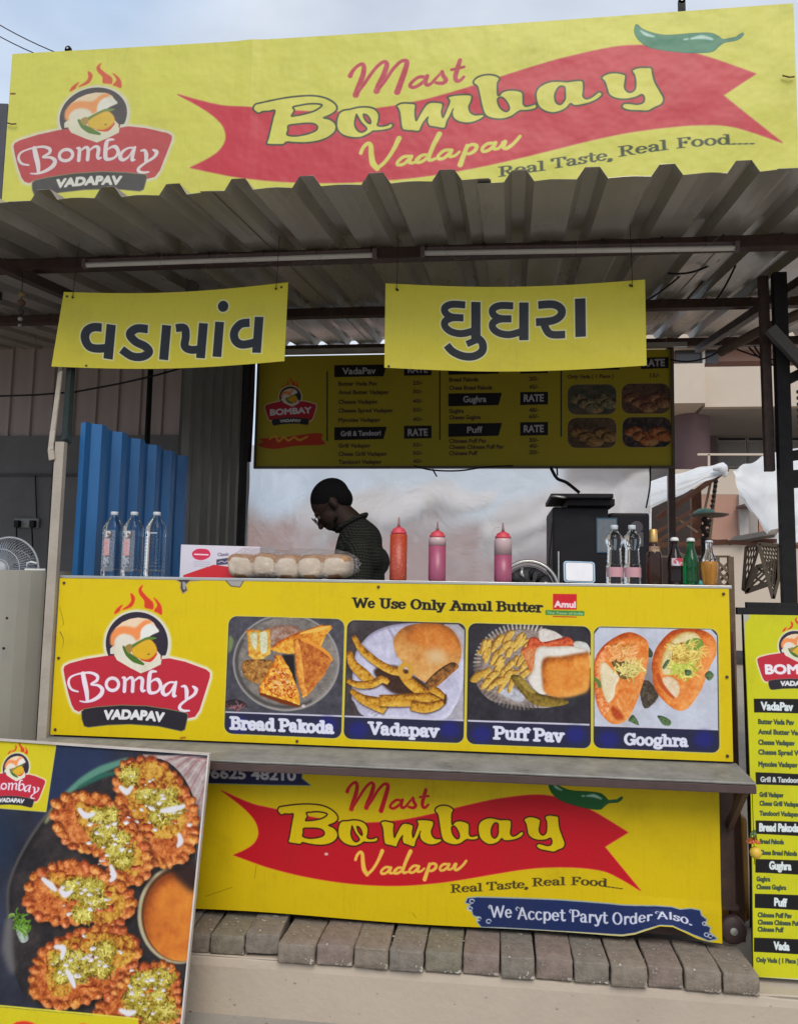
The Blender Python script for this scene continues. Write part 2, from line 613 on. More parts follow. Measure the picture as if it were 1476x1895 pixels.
LOGO_SRC = [(119.3, 1238.7), (389.6, 1244.8), (157.9, 1344.4), (341.9, 1352.5), (255.5, 1127.9)]


def logo(cv, pre=None, haze=0.0, block=False):
    cv.frame(100, 1070, 4.92, pre)
    F = (200, 195, 140)  # pale haze tint, blended into the roof sign's copy of the logo

    def c(v):
        return tuple(v[i] * (1 - haze) + F[i] * haze for i in range(3))
    org, org2 = (200, 60, 35), (222, 110, 50)
    for P in ([(560, 325), (572, 290), (600, 262), (632, 243), (612, 275), (603, 300)],
              [(632, 285), (680, 250), (712, 205), (706, 140), (740, 172), (738, 215), (715, 255), (675, 275)],
              [(835, 265), (830, 205), (790, 150), (780, 100), (815, 65), (803, 110), (850, 168), (900, 215), (912, 250), (905, 282), (870, 275)],
              [(920, 295), (950, 245), (915, 178), (962, 222), (985, 268), (986, 330), (950, 312)]):
        cv.poly(P, c(org), smooth=True, edge=5, edgec=c(org2))
    red = [(95, 830), (105, 800), (150, 775), (300, 735), (480, 707), (700, 692), (900, 700), (1040, 725), (1200, 760), (1390, 830), (1425, 860), (1425, 900), (1385, 1030), (1330, 1200), (1290, 1260), (1225, 1275), (1000, 1200),
           (620, 1155), (400, 1175), (270, 1195), (235, 1215), (195, 1195), (170, 1150), (140, 1050), (110, 920)]
    wh = (208, 204, 190)
    cv.poly(ell(765, 600, 300, 305), c(wh), edge=14, edgec=c((205, 200, 160)), soft=5)
    cv.poly(red, None, edge=24, edgec=c((212, 206, 180)), soft=5)
    cv.poly(ell(762, 592, 283, 285), c((48, 40, 52)))
    cv.poly(red, c((178, 40, 55)))
    cv.poly([(520, 690), (560, 690), (585, 745), (700, 815), (797, 866), (885, 832), (980, 785), (990, 705), (1050, 700), (1060, 728), (980, 738), (940, 640), (640, 600), (565, 600), (520, 640)], c(wh))
    cv.poly([(545, 560), (556, 700), (580, 745), (700, 815), (797, 864), (882, 830), (975, 782), (978, 700), (940, 655), (930, 600), (790, 590), (640, 600)], c((214, 208, 188)))
    cv.poly([(530, 590), (535, 520), (570, 450), (630, 400), (700, 370), (775, 358), (860, 370), (915, 405), (962, 486), (910, 510), (850, 545), (800, 590), (730, 590), (640, 620), (570, 640)], c((224, 196, 165)))
    cv.line([(545, 590), (555, 530), (600, 480), (680, 475), (740, 510), (790, 470), (830, 410), (880, 395)], [26, 34, 36, 34, 60, 40, 22, 14], c((226, 135, 78)), soft=6)
    cv.poly(ell(655, 590, 100, 82), c((214, 206, 190)), soft=5)
    cv.poly([(800, 560), (795, 490), (830, 435), (890, 420), (940, 450), (962, 486), (905, 512), (850, 545)], c((216, 214, 208)), smooth=True, soft=3)
    cv.poly([(640, 640), (700, 610), (790, 600), (860, 575), (930, 640), (930, 700), (860, 750), (740, 740)], c((214, 204, 178)), smooth=True)
    cv.line([(640, 625), (680, 690), (740, 740), (820, 782)], [10, 22, 26, 10], c((70, 105, 40)))
    cv.line([(720, 620), (790, 590), (860, 555), (935, 545)], [14, 22, 20, 6], c((85, 118, 45)))
    cv.poly([(655, 625), (705, 598), (720, 640), (690, 690)], c((150, 120, 60)), smooth=True)
    cv.line([(800, 740), (880, 742), (935, 690)], [6, 20, 12], c((205, 60, 35)))
    cv.poly([(722, 650), (780, 600), (870, 562), (920, 600), (940, 660), (905, 710), (850, 738), (780, 725), (735, 695)], c((210, 165, 38)), smooth=True, edge=6, edgec=c((190, 120, 40)))
    cv.poly(ell(868, 692, 10, 7), c((110, 80, 30)))
    if block:
        text(cv, 'BOMBAY', (230, 1070), (1290, 1060), 165, c((220, 214, 220)), bold=13)
    else:
        W, SH = c((222, 208, 216)), c((128, 40, 100))
        letters = [([(228, 1032), (170, 1012), (142, 960), (152, 910), (200, 880), (280, 862), (350, 862), (402, 890), (398, 930), (345, 965), (410, 975), (448, 1012), (432, 1062), (372, 1105), (300, 1125), (245, 1118)],
                    [7, 11, 13, 11, 8, 9, 12, 16, 14, 8, 12, 19, 20, 15, 9, 6]),
                   ([(272, 868), (288, 950), (305, 1030), (312, 1110)], [20, 24, 22, 15]),
                   (ell(540, 965, 56, 56), 15),
                   ([(630, 905), (652, 918), (648, 1028)], [8, 17, 17]), ([(650, 945), (698, 905), (725, 925), (722, 1028)], [7, 12, 17, 17]),
                   ([(728, 945), (780, 905), (812, 925), (806, 1000), (815, 1026), (838, 1020)], [7, 12, 18, 17, 14, 7]),
                   ([(938, 850), (895, 850), (876, 890), (872, 1020), (905, 1044), (955, 1025), (978, 975), (955, 925), (915, 925), (880, 955)], [8, 15, 20, 20, 14, 11, 17, 18, 10, 6]),
                   ([(1112, 950), (1060, 948), (1010, 985), (996, 1035), (1022, 1062), (1065, 1035), (1100, 970)], [10, 9, 15, 20, 15, 9, 8]),
                   ([(1118, 945), (1104, 1000), (1096, 1066), (1118, 1070)], [12, 17, 17, 8]),
                   ([(1168, 985), (1200, 985), (1214, 1030), (1212, 1092)], [8, 14, 20, 16]),
                   ([(1270, 985), (1300, 1012), (1280, 1060), (1215, 1105), (1160, 1150), (1150, 1182), (1180, 1205), (1238, 1205)], [9, 19, 14, 11, 13, 16, 13, 7])]
        for P, R in letters:
            cv.line(np.asarray(P) + (-6, 5), R, SH, alpha=.75)
        for P, R in letters:
            cv.line(P, R, W)
    band = [(262, 1215), (285, 1192), (400, 1174), (620, 1158), (850, 1165), (1050, 1195), (1205, 1228), (1222, 1245), (1212, 1300), (1195, 1375), (1165, 1388), (950, 1342), (700, 1325), (500, 1332), (320, 1353), (285, 1342), (265, 1280)]
    cv.poly(band, c((40, 36, 44)), edge=7, edgec=c((120, 116, 80)))
    text(cv, 'VADAPAV', (462, 1283), (1000, 1305), 82, c((216, 214, 214)), bold=8, shear=.12, bend=14)


def cat(*a):
    return [tuple(p) for q in a for p in q]


RIB = cat(smooth_pts([(410, 1464), (440, 1478), (470, 1490), (501, 1497), (560, 1510), (625, 1521), (679, 1523), (734, 1519), (775, 1512), (811, 1504), (839, 1497), (882, 1487), (923, 1479), (984, 1472), (1024, 1475), (1060, 1486), (1100, 1504), (1161, 1541)]),
          [(1118, 1568)], smooth_pts([(1118, 1568), (1150, 1607), (1184, 1648)]),
          smooth_pts([(1184, 1648), (1150, 1628), (1120, 1614), (1085, 1608), (1045, 1606), (1000, 1607), (960, 1611), (920, 1617), (850, 1628), (800, 1634), (740, 1638), (679, 1637), (620, 1632), (557, 1622), (500, 1608), (465, 1596), (433, 1584)]),
          smooth_pts([(433, 1584), (455, 1574), (470, 1563), (478, 1548), (477, 1532), (470, 1517), (455, 1500), (434, 1482), (410, 1464)]))
Bo = [(68, 350), (80, 320), (110, 312), (200, 299), (300, 291), (400, 293), (470, 303), (530, 325), (575, 355), (605, 388), (614, 420), (600, 445), (568, 465), (528, 482), (568, 500), (600, 530), (612, 565), (603, 602),
      (572, 632), (530, 652), (470, 662), (400, 660), (340, 650), (292, 640), (272, 656), (230, 652), (190, 646), (165, 635), (175, 590), (190, 500), (200, 440), (210, 380), (170, 380), (130, 378), (105, 388), (85, 376)]
Bh = [[(318, 440), (335, 400), (326, 368), (370, 360), (430, 356), (490, 364), (520, 380), (500, 405), (460, 425), (400, 438), (350, 443)],
      [(293, 585), (298, 550), (300, 512), (350, 507), (420, 508), (470, 520), (493, 547), (485, 575), (450, 592), (400, 602), (340, 603)]]
oo = [(622, 490), (635, 458), (660, 442), (700, 440), (760, 432), (820, 440), (862, 462), (886, 505), (885, 555), (878, 588), (900, 602), (940, 600), (966, 588), (978, 605), (962, 625), (920, 632), (870, 632), (850, 630),
      (820, 650), (770, 668), (710, 660), (660, 635), (625, 592), (616, 540)]
oh = [[(735, 520), (743, 482), (752, 500), (775, 550), (812, 605), (790, 630), (762, 625), (738, 590), (731, 550)], [(788, 488), (815, 502), (835, 540), (835, 572), (812, 556), (793, 522)]]
mo = [(1005, 455), (1035, 440), (1080, 446), (1122, 462), (1120, 520), (1128, 590), (1155, 540), (1190, 480), (1225, 460), (1290, 475), (1298, 500), (1290, 545), (1300, 590), (1325, 530), (1345, 470), (1335, 435), (1385, 428),
      (1459, 435), (1484, 450), (1479, 490), (1464, 530), (1474, 575), (1504, 600), (1545, 603), (1562, 615), (1530, 640), (1469, 655), (1409, 640), (1369, 605), (1359, 560), (1366, 530), (1345, 580), (1325, 620), (1312, 668),
      (1290, 670), (1250, 655), (1212, 640), (1200, 600), (1205, 570), (1180, 600), (1160, 640), (1145, 672), (1100, 662), (1065, 655), (1040, 640), (1030, 580), (1025, 520), (1015, 480)]
bo = [(222, 335), (245, 310), (290, 298), (340, 305), (375, 325), (385, 345), (372, 370), (369, 420), (372, 470), (386, 470), (400, 450), (440, 440), (490, 450), (525, 470), (530, 510), (530, 560), (545, 582), (580, 580),
      (606, 574), (612, 600), (580, 612), (540, 612), (510, 608), (480, 625), (450, 645), (400, 655), (345, 645), (300, 620), (280, 580), (268, 520), (258, 450), (245, 380), (225, 356)]
bh = [[(368, 500), (385, 484), (405, 492), (430, 530), (443, 570), (440, 595), (420, 604), (395, 585), (375, 550)]]
ao = [(613, 510), (625, 460), (660, 430), (710, 415), (760, 420), (810, 432), (860, 432), (905, 440), (912, 480), (908, 520), (905, 560), (925, 583), (960, 575), (1005, 542), (1024, 560), (1000, 590), (950, 612), (890, 622),
      (850, 620), (825, 602), (800, 630), (760, 650), (710, 655), (660, 630), (625, 585)]
ah = [[(735, 500), (755, 465), (775, 458), (795, 470), (797, 510), (795, 560), (775, 595), (755, 600), (735, 580), (728, 540)]]
yo = [(1030, 432), (1070, 408), (1120, 410), (1160, 425), (1177, 440), (1172, 480), (1165, 530), (1180, 565), (1205, 575), (1230, 555), (1238, 510), (1235, 450), (1222, 408), (1260, 392), (1310, 398), (1340, 408), (1345, 460),
      (1355, 520), (1380, 590), (1400, 650), (1385, 690), (1340, 710), (1300, 728), (1240, 718), (1180, 705), (1145, 680), (1155, 655), (1190, 658), (1240, 672), (1275, 663), (1285, 630), (1270, 600), (1230, 615), (1170, 620),
      (1110, 605), (1070, 570), (1058, 520), (1048, 470)]
D2 = 1279


def sh(P, d=-D2):
    return [(x + d, y) for x, y in P]


def title(cv, pre=None, pal=None):
    Y, R, K, O = (pal or (YEL, RED, (58, 30, 18), (205, 90, 50)))[:4]
    cv.frame(0, 0, 1, pre)
    cv.poly(RIB, R, smooth=False, edge=1.3, edgec=O)
    z1, z2 = (500, 1430, 4.92), (760, 1430, 4.92)
    for fr, P, H in ((z1, Bo, Bh), (z1, oo, oh), (z2, bo, bh), (z2, sh(mo), []), (z2, ao, ah), (z2, yo, [])):
        cv.frame(*fr, pre)
        cv.poly(P, None, smooth=True, holes=H, edge=9, edgec=K)
    for fr, P, H in ((z1, Bo, Bh), (z1, oo, oh), (z2, sh(mo), []), (z2, bo, bh), (z2, ao, ah), (z2, yo, [])):
        cv.frame(*fr, pre)
        cv.poly(P, Y, smooth=True, holes=H)
        cv.poly(P, None, smooth=True, holes=H, edge=4, edgec=K)
    cv.frame(*z1, pre)
    mast = [([(700, 172), (715, 138), (745, 103), (778, 90), (790, 125), (780, 190), (755, 270), (738, 330)], [13, 9, 8, 9, 12, 14, 15, 17]),
            ([(738, 330), (795, 245), (855, 150), (905, 98), (932, 98), (938, 130), (915, 210), (890, 270), (874, 318)], [8, 8, 8, 8, 10, 13, 15, 16, 17]),
            ([(874, 318), (925, 250), (980, 160), (1030, 108), (1062, 105), (1070, 130), (1050, 210), (1025, 290), (1008, 345)], [8, 8, 8, 8, 10, 13, 15, 16, 17]),
            ([(1195, 258), (1150, 248), (1105, 280), (1090, 312), (1120, 325), (1165, 300), (1195, 265)], 8), ([(1202, 248), (1190, 290), (1200, 318), (1228, 310), (1262, 270), (1296, 232)], [10, 11, 9, 7, 6, 6]),
            ([(1298, 230), (1305, 262), (1322, 298), (1300, 320), (1258, 310)], [9, 10, 11, 9, 7]), ([(1415, 155), (1400, 210), (1384, 275), (1390, 312), (1412, 316), (1438, 290)], [10, 12, 12, 10, 8, 6]), ([(1360, 222), (1440, 212)], 6)]
    for P, r in mast:
        cv.line(P, np.asarray(r) * 1.12 + 1.2, R if not pal else pal[4], edge=3.5, edgec=O)
    vad = [([(775, 792), (790, 750), (820, 722), (838, 745), (842, 810), (852, 880), (880, 925)], [9, 9, 9, 12, 14, 16, 14]), ([(880, 925), (930, 880), (980, 800), (1018, 712)], [9, 9, 10, 14]),
           ([(1092, 862), (1050, 858), (1012, 890), (1012, 915), (1050, 912), (1088, 875)], 8), ([(1098, 862), (1084, 905), (1118, 910), (1150, 880)], [9, 9, 7, 6]),
           ([(1210, 868), (1168, 862), (1130, 890), (1132, 912), (1165, 910), (1205, 880)], 8), ([(1276, 714), (1240, 790), (1208, 880), (1215, 908), (1250, 900)], [14, 12, 10, 9, 6]),
           ([(1348, 848), (1305, 846), (1268, 880), (1272, 905), (1308, 900), (1345, 862)], 8), ([(1352, 850), (1338, 893), (1370, 895), (1400, 870)], [9, 9, 7, 6]),
           ([(1450, 830), (1430, 890), (1404, 968)], [10, 12, 14]), ([(1440, 850), (1475, 825), (1508, 838), (1500, 870), (1465, 892), (1435, 885)], [7, 8, 10, 10, 8, 6]),
           ([(1622, 835), (1578, 832), (1545, 862), (1550, 887), (1585, 882), (1620, 850)], 8), ([(1628, 832), (1614, 872), (1645, 878), (1672, 845)], [9, 9, 7, 6]),
           ([(1672, 838), (1690, 832), (1676, 872), (1700, 884), (1745, 850), (1782, 805)], [7, 9, 10, 9, 8, 8])]
    lit = (222, 178, 70) if not pal else pal[0]
    vad = [(P, np.asarray(r) * 1.15 + 1) for P, r in vad]
    for P, r in vad:
        cv.line(P, r, lit, edge=4, edgec=O)
    for P, r in vad:
        cv.line(P, r, lit)
    cv.frame(820, 1610, 2.838, pre)
    K2 = (60, 50, 30) if not pal else pal[5]
    for t, a, b, bd in (('Real', (40, 118), (205, 112), 0), ('Taste,', (228, 109), (446, 97), 0), ('Real', (468, 90), (640, 83), 0), ('Food', (672, 83), (862, 92), 2), ('....', (860, 93), (942, 103), 0)):
        slab(cv, t, a, b, 42, K2, w=.2, t=.09, bend=bd)


CHILI = [(880, 85), (873, 108), (880, 132), (905, 158), (950, 177), (1040, 190), (1110, 193), (1160, 188), (1182, 170), (1205, 155), (1250, 146), (1272, 130), (1274, 120), (1262, 124), (1240, 138), (1200, 143), (1180, 130), (1150, 119), (1090, 120), (1000, 126), (950, 120), (905, 104)]


def chili(cv, pre, g, hi):
    cv.frame(736, 0, 1.995, pre)
    cv.poly(CHILI, g, smooth=True, edge=1.5, edgec=tuple(v * .7 for v in g))
    cv.line([(1180, 165), (1200, 148), (1260, 135)], [8, 5, 4], tuple(v * .8 + 20 for v in g))
    cv.line([(895, 108), (915, 122), (945, 131)], [2, 6, 3], hi, soft=1)
    cv.line([(1080, 140), (1120, 134), (1160, 142)], [3, 8, 4], hi, soft=1)
    cv.line([(1055, 143), (1068, 141)], [3, 4], hi, soft=1)


LOW2ROOF = homog([(410, 1464), (433, 1584), (1161, 1541), (1184, 1648), (513, 1499), (1044.6, 1562)],
                 [(328, 173), (352, 307), (1397, 135), (1446, 265), (471, 200), (1226, 180)])


class Board:
    def __init__(s, tl, tr, br, bl, ppm, bg):
        s.c3 = [np.asarray(p, float) for p in (tl, tr, br, bl)]
        w = np.linalg.norm(s.c3[1] - s.c3[0]) * ppm
        h = np.linalg.norm(s.c3[3] - s.c3[0]) * ppm
        s.cv = Canvas(w, h, bg)
        s.cv.base = homog([proj(p) for p in s.c3], [(0, 0), (s.cv.w, 0), (s.cv.w, s.cv.h), (0, s.cv.h)])
        s.cv.frame()


def rr(q, r):
    q = np.asarray(q, float)
    out = []
    for i in range(4):
        a, b, d = q[i], q[(i - 1) % 4], q[(i + 1) % 4]
        u, v = (b - a) / np.linalg.norm(b - a), (d - a) / np.linalg.norm(d - a)
        for t in np.linspace(0, math.pi / 2, 7):
            out.append(a + u * r * (1 - math.sin(t)) + v * r * (1 - math.cos(t)))
    return np.array(out)


# ------------------------------------------------------------------ food photographs printed on the boards
FRIED, FDK, FLT = (196, 112, 34), (120, 52, 14), (228, 170, 70)


def photo_pakoda(cv):
    cv.frame(410, 1130, 6.15)
    cv.set_clip(None)
    cv.rrect([(90, 62), (1402, 98), (1365, 1455), (35, 1395)], 95, (52, 50, 58), edge=9, edgec=(196, 186, 90))
    cv.set_clip(rr([(90, 62), (1402, 98), (1365, 1455), (35, 1395)], 95))
    cv.blob([(95, 62), (1398, 98), (1372, 1190), (50, 1145)], (62, 60, 68), (38, 36, 44), (88, 86, 92), tex=120, amp=.6, seed=21, smooth=False, puff=2)
    cv.blob(ell(150, 1100, 150, 90, 0, 180), (40, 34, 40), (28, 24, 30), (60, 50, 54), seed=3)
    cv.speckle([(90, 1090), (200, 1060), (240, 1110), (120, 1125)], (120, 80, 84), 20, 60, 7, seed=2)
    cv.poly([(92, 290), (140, 330), (125, 430), (85, 480)], (110, 124, 78), smooth=True, soft=6)
    cv.blob(ell(740, 590, 598, 545), (104, 98, 94), (72, 68, 68), (150, 140, 132), tex=70, amp=.5, seed=4, puff=20)
    cv.line(ell(740, 590, 596, 543, 0, 360, 60), 9, (150, 146, 142), soft=2)
    cv.line(ell(740, 590, 560, 505, 150, 300, 40), 16, (70, 66, 66), soft=8)
    cv.blob([(520, 200), (800, 170), (900, 260), (600, 380), (480, 300)], (140, 100, 80), (110, 70, 56), (170, 150, 140), tex=50, seed=5, soft=12, amp=1)
    cv.blob([(240, 620), (300, 560), (540, 560), (600, 640), (500, 780), (400, 830), (270, 750)], (140, 90, 40), (70, 44, 20), (190, 140, 70), tex=40, amp=1.1, seed=6, puff=18, rough=4)
    cv.blob([(285, 215), (350, 212), (450, 225), (560, 215), (565, 490), (480, 545), (380, 560), (310, 510), (300, 300)], (200, 140, 48), (170, 86, 22), (220, 190, 90), tex=40, amp=1, seed=7, puff=14, smooth=False, rough=3)
    cv.blob([(330, 270), (410, 250), (400, 430), (350, 400)], (190, 188, 150), (150, 140, 70), (215, 215, 200), tex=20, amp=.8, seed=8, puff=8, soft=4)
    cv.blob([(440, 260), (520, 250), (520, 460), (450, 470)], (194, 194, 160), (160, 150, 70), (215, 215, 200), tex=20, amp=.8, seed=9, puff=8, soft=4)
    cv.blob([(560, 430), (640, 350), (850, 255), (1130, 165), (1255, 160), (1262, 200), (1200, 270), (1120, 440), (900, 480), (760, 495), (600, 460)], (206, 130, 40), (160, 70, 14), (226, 180, 70), tex=46, amp=1, seed=10, puff=20, smooth=False, rough=3)
    cv.line([(900, 260), (1100, 215), (1240, 180)], [8, 26, 10], (222, 176, 80), soft=6)
    cv.blob([(840, 480), (850, 360), (880, 320), (1000, 360), (1150, 450), (1260, 560), (1180, 720), (970, 985), (920, 960), (850, 700)], (168, 86, 34), (118, 46, 14), (206, 132, 56), tex=50, amp=.9, seed=11, puff=16, smooth=False, rough=3)
    cv.blob([(820, 330), (870, 310), (915, 480), (945, 800), (985, 960), (930, 990), (880, 850), (845, 600)], (206, 130, 52), (150, 74, 20), (232, 176, 84), tex=40, amp=.8, seed=12, puff=12, smooth=False, rough=3)
    cv.line([(915, 330), (1060, 390), (1200, 480), (1262, 560)], [14, 20, 20, 10], (216, 140, 50), soft=5)
    cv.poly([(690, 500), (830, 500), (840, 700), (860, 850), (780, 700)], (34, 26, 26), soft=8)
    cv.poly([(430, 880), (440, 960), (700, 1060), (880, 1100), (890, 1040)], (110, 44, 12), soft=5)
    cv.blob([(650, 485), (700, 530), (800, 700), (890, 950), (898, 1075), (700, 1010), (440, 930), (432, 870), (540, 680)], (214, 142, 40), (176, 80, 16), (236, 196, 90), tex=44, amp=1.15, seed=13, puff=16, smooth=False, rough=3)
    cv.speckle([(560, 680), (720, 690), (800, 850), (760, 930), (560, 900)], (226, 178, 120), 60, 40, 6, seed=14)
    cv.speckle([(600, 560), (700, 600), (860, 980), (500, 900)], (170, 66, 20), 70, 30, 7, seed=15)
    cv.poly(ell(935, 1085, 22, 18), (196, 184, 176), soft=2)
    cap(cv, [(50, 1145), (1372, 1190), (1372, 1210), (50, 1160)], [(60, 1165), (1365, 1208), (1355, 1450), (45, 1385)])
    slab(cv, 'Bread Pakoda', (108, 1338), (1282, 1390), 128, (206, 206, 220), w=.3, t=.26)
    cv.set_clip(None)


def cap(cv, ln, box, dark=0):
    cv.poly(ln, (188, 184, 200))
    q = np.asarray(box, float)
    cv.poly(q, (38, 38, 62))
    for sx in (.12, .88):
        cx, cy = q[:, 0].mean() * 0 + q[:, 0].min() + (q[:, 0].max() - q[:, 0].min()) * sx, q[:, 1].mean()
        cv.poly(ell(cx, cy, 110, 95), (34, 36, 104), soft=26)


def photo_vadapav(cv):
    cv.frame(630, 1140, 6.15)
    cv.set_clip(None)
    cv.rrect([(80, 45), (1425, 82), (1400, 1445), (38, 1395)], 90, (50, 46, 50), edge=9, edgec=(196, 186, 90))
    cv.set_clip(rr([(80, 45), (1425, 82), (1400, 1445), (38, 1395)], 90))
    cv.blob([(85, 130), (130, 58), (1340, 85), (1412, 150), (1398, 1190), (55, 1135)], (58, 50, 52), (40, 36, 40), (84, 76, 78), tex=90, amp=.5, seed=31, smooth=False, puff=2)
    cv.blob([(1180, 90), (1340, 95), (1410, 160), (1395, 1190), (1180, 1180), (1150, 600)], (150, 142, 150), (120, 112, 120), (190, 186, 196), tex=120, amp=.4, seed=32, smooth=False, puff=3)
    cv.blob([(160, 470), (250, 300), (380, 180), (600, 100), (900, 80), (1200, 120), (1380, 350), (1390, 800), (1300, 1030), (1150, 1180), (700, 1160), (280, 1140), (160, 980), (130, 900)], (172, 168, 190), (134, 128, 148), (206, 204, 222), tex=90, amp=.45, seed=33, puff=22)
    cv.line([(540, 130), (620, 280), (640, 470)], [6, 10, 8], (130, 124, 142), soft=7)
    cv.line([(250, 330), (330, 400), (420, 500)], [6, 12, 8], (140, 134, 150), soft=7)
    for i in range(8):
        cv.line([(150 + i * 34, 950 + i * 26), (190 + i * 42, 930 + i * 22)], 5, (140, 134, 148), soft=3)
    cv.blob([(380, 620), (600, 560), (760, 640), (960, 760), (1000, 870), (700, 900), (520, 820)], (52, 34, 28), (34, 24, 22), (84, 54, 34), seed=34, soft=12)
    cv.blob([(600, 300), (640, 200), (740, 120), (900, 85), (1120, 90), (1260, 150), (1350, 280), (1375, 430), (1330, 560), (1200, 640), (1060, 740), (940, 740), (820, 650), (720, 540), (640, 440)], (192, 128, 62), (134, 78, 36), (214, 170, 106), tex=90, amp=.55, seed=35, puff=60, ang=(.1, -1))
    cv.blob([(880, 110), (1150, 110), (1320, 260), (1350, 400), (1150, 420), (900, 330), (740, 260)], (190, 108, 40), (160, 80, 24), (210, 140, 70), tex=60, amp=.6, seed=36, soft=24, puff=30)
    cv.poly(ell(1090, 460, 110, 90), (206, 180, 140), soft=40, alpha=.8)
    cv.blob([(960, 780), (1080, 640), (1230, 540), (1300, 530), (1345, 580), (1260, 660), (1150, 760), (1060, 820)], (110, 70, 34), (52, 34, 24), (170, 110, 54), tex=40, amp=1, seed=37, puff=18)
    ch, cd, cl = (186, 128, 34), (110, 64, 16), (214, 172, 70)
    for i, (P, wd) in enumerate([([(150, 225), (220, 350), (330, 460), (470, 560), (600, 620), (720, 640)], [26, 38, 44, 44, 50, 40]),
                                 ([(100, 400), (140, 540), (250, 650), (340, 740), (300, 800)], [30, 50, 64, 56, 30]),
                                 ([(80, 730), (200, 780), (360, 770), (470, 720), (550, 760)], [26, 40, 46, 44, 26]),
                                 ([(120, 840), (250, 940), (420, 1000), (520, 1060)], [24, 52, 80, 60]),
                                 ([(700, 620), (740, 700), (820, 780), (960, 880), (1120, 930), (1190, 960)], [44, 56, 62, 60, 64, 26]),
                                 ([(440, 960), (640, 960), (860, 950), (1040, 960), (1160, 960)], [64, 70, 76, 90, 40]),
                                 ([(800, 1010), (960, 1040), (1100, 1010), (1190, 950)], [60, 62, 50, 22]),
                                 ([(1010, 820), (1100, 860), (1200, 940)], [36, 44, 20])]):
        p = smooth_pts(P)
        r = np.interp(np.linspace(0, 1, len(p)), np.linspace(0, 1, len(wd)), wd)
        d = np.gradient(p, axis=0)
        d /= np.linalg.norm(d, axis=1)[:, None]
        n = np.c_[-d[:, 1], d[:, 0]] * r[:, None]
        o = np.vstack([p + n, (p - n)[::-1]])
        cv.poly(o + (6, 16), (50, 30, 20), soft=8, alpha=.7)
        cv.blob(o, ch, cd, cl, tex=34, amp=.85, seed=40 + i, puff=26, smooth=False, ang=(-.3, -1))
    cv.line(ell(742, 625, 62, 72, -60, 230), 30, (196, 146, 54), soft=3)
    cv.poly(ell(748, 632, 28, 24), (80, 44, 20), soft=5)
    cv.line([(1195, 900), (1185, 990)], 12, (66, 38, 22), soft=3)
    cap(cv, [(50, 1130), (1400, 1178), (1400, 1196), (50, 1148)], [(48, 1150), (1402, 1198), (1395, 1440), (42, 1385)])
    slab(cv, 'Vadapav', (330, 1335), (1110, 1372), 128, (206, 206, 220), w=.27, t=.24)
    cv.set_clip(None)


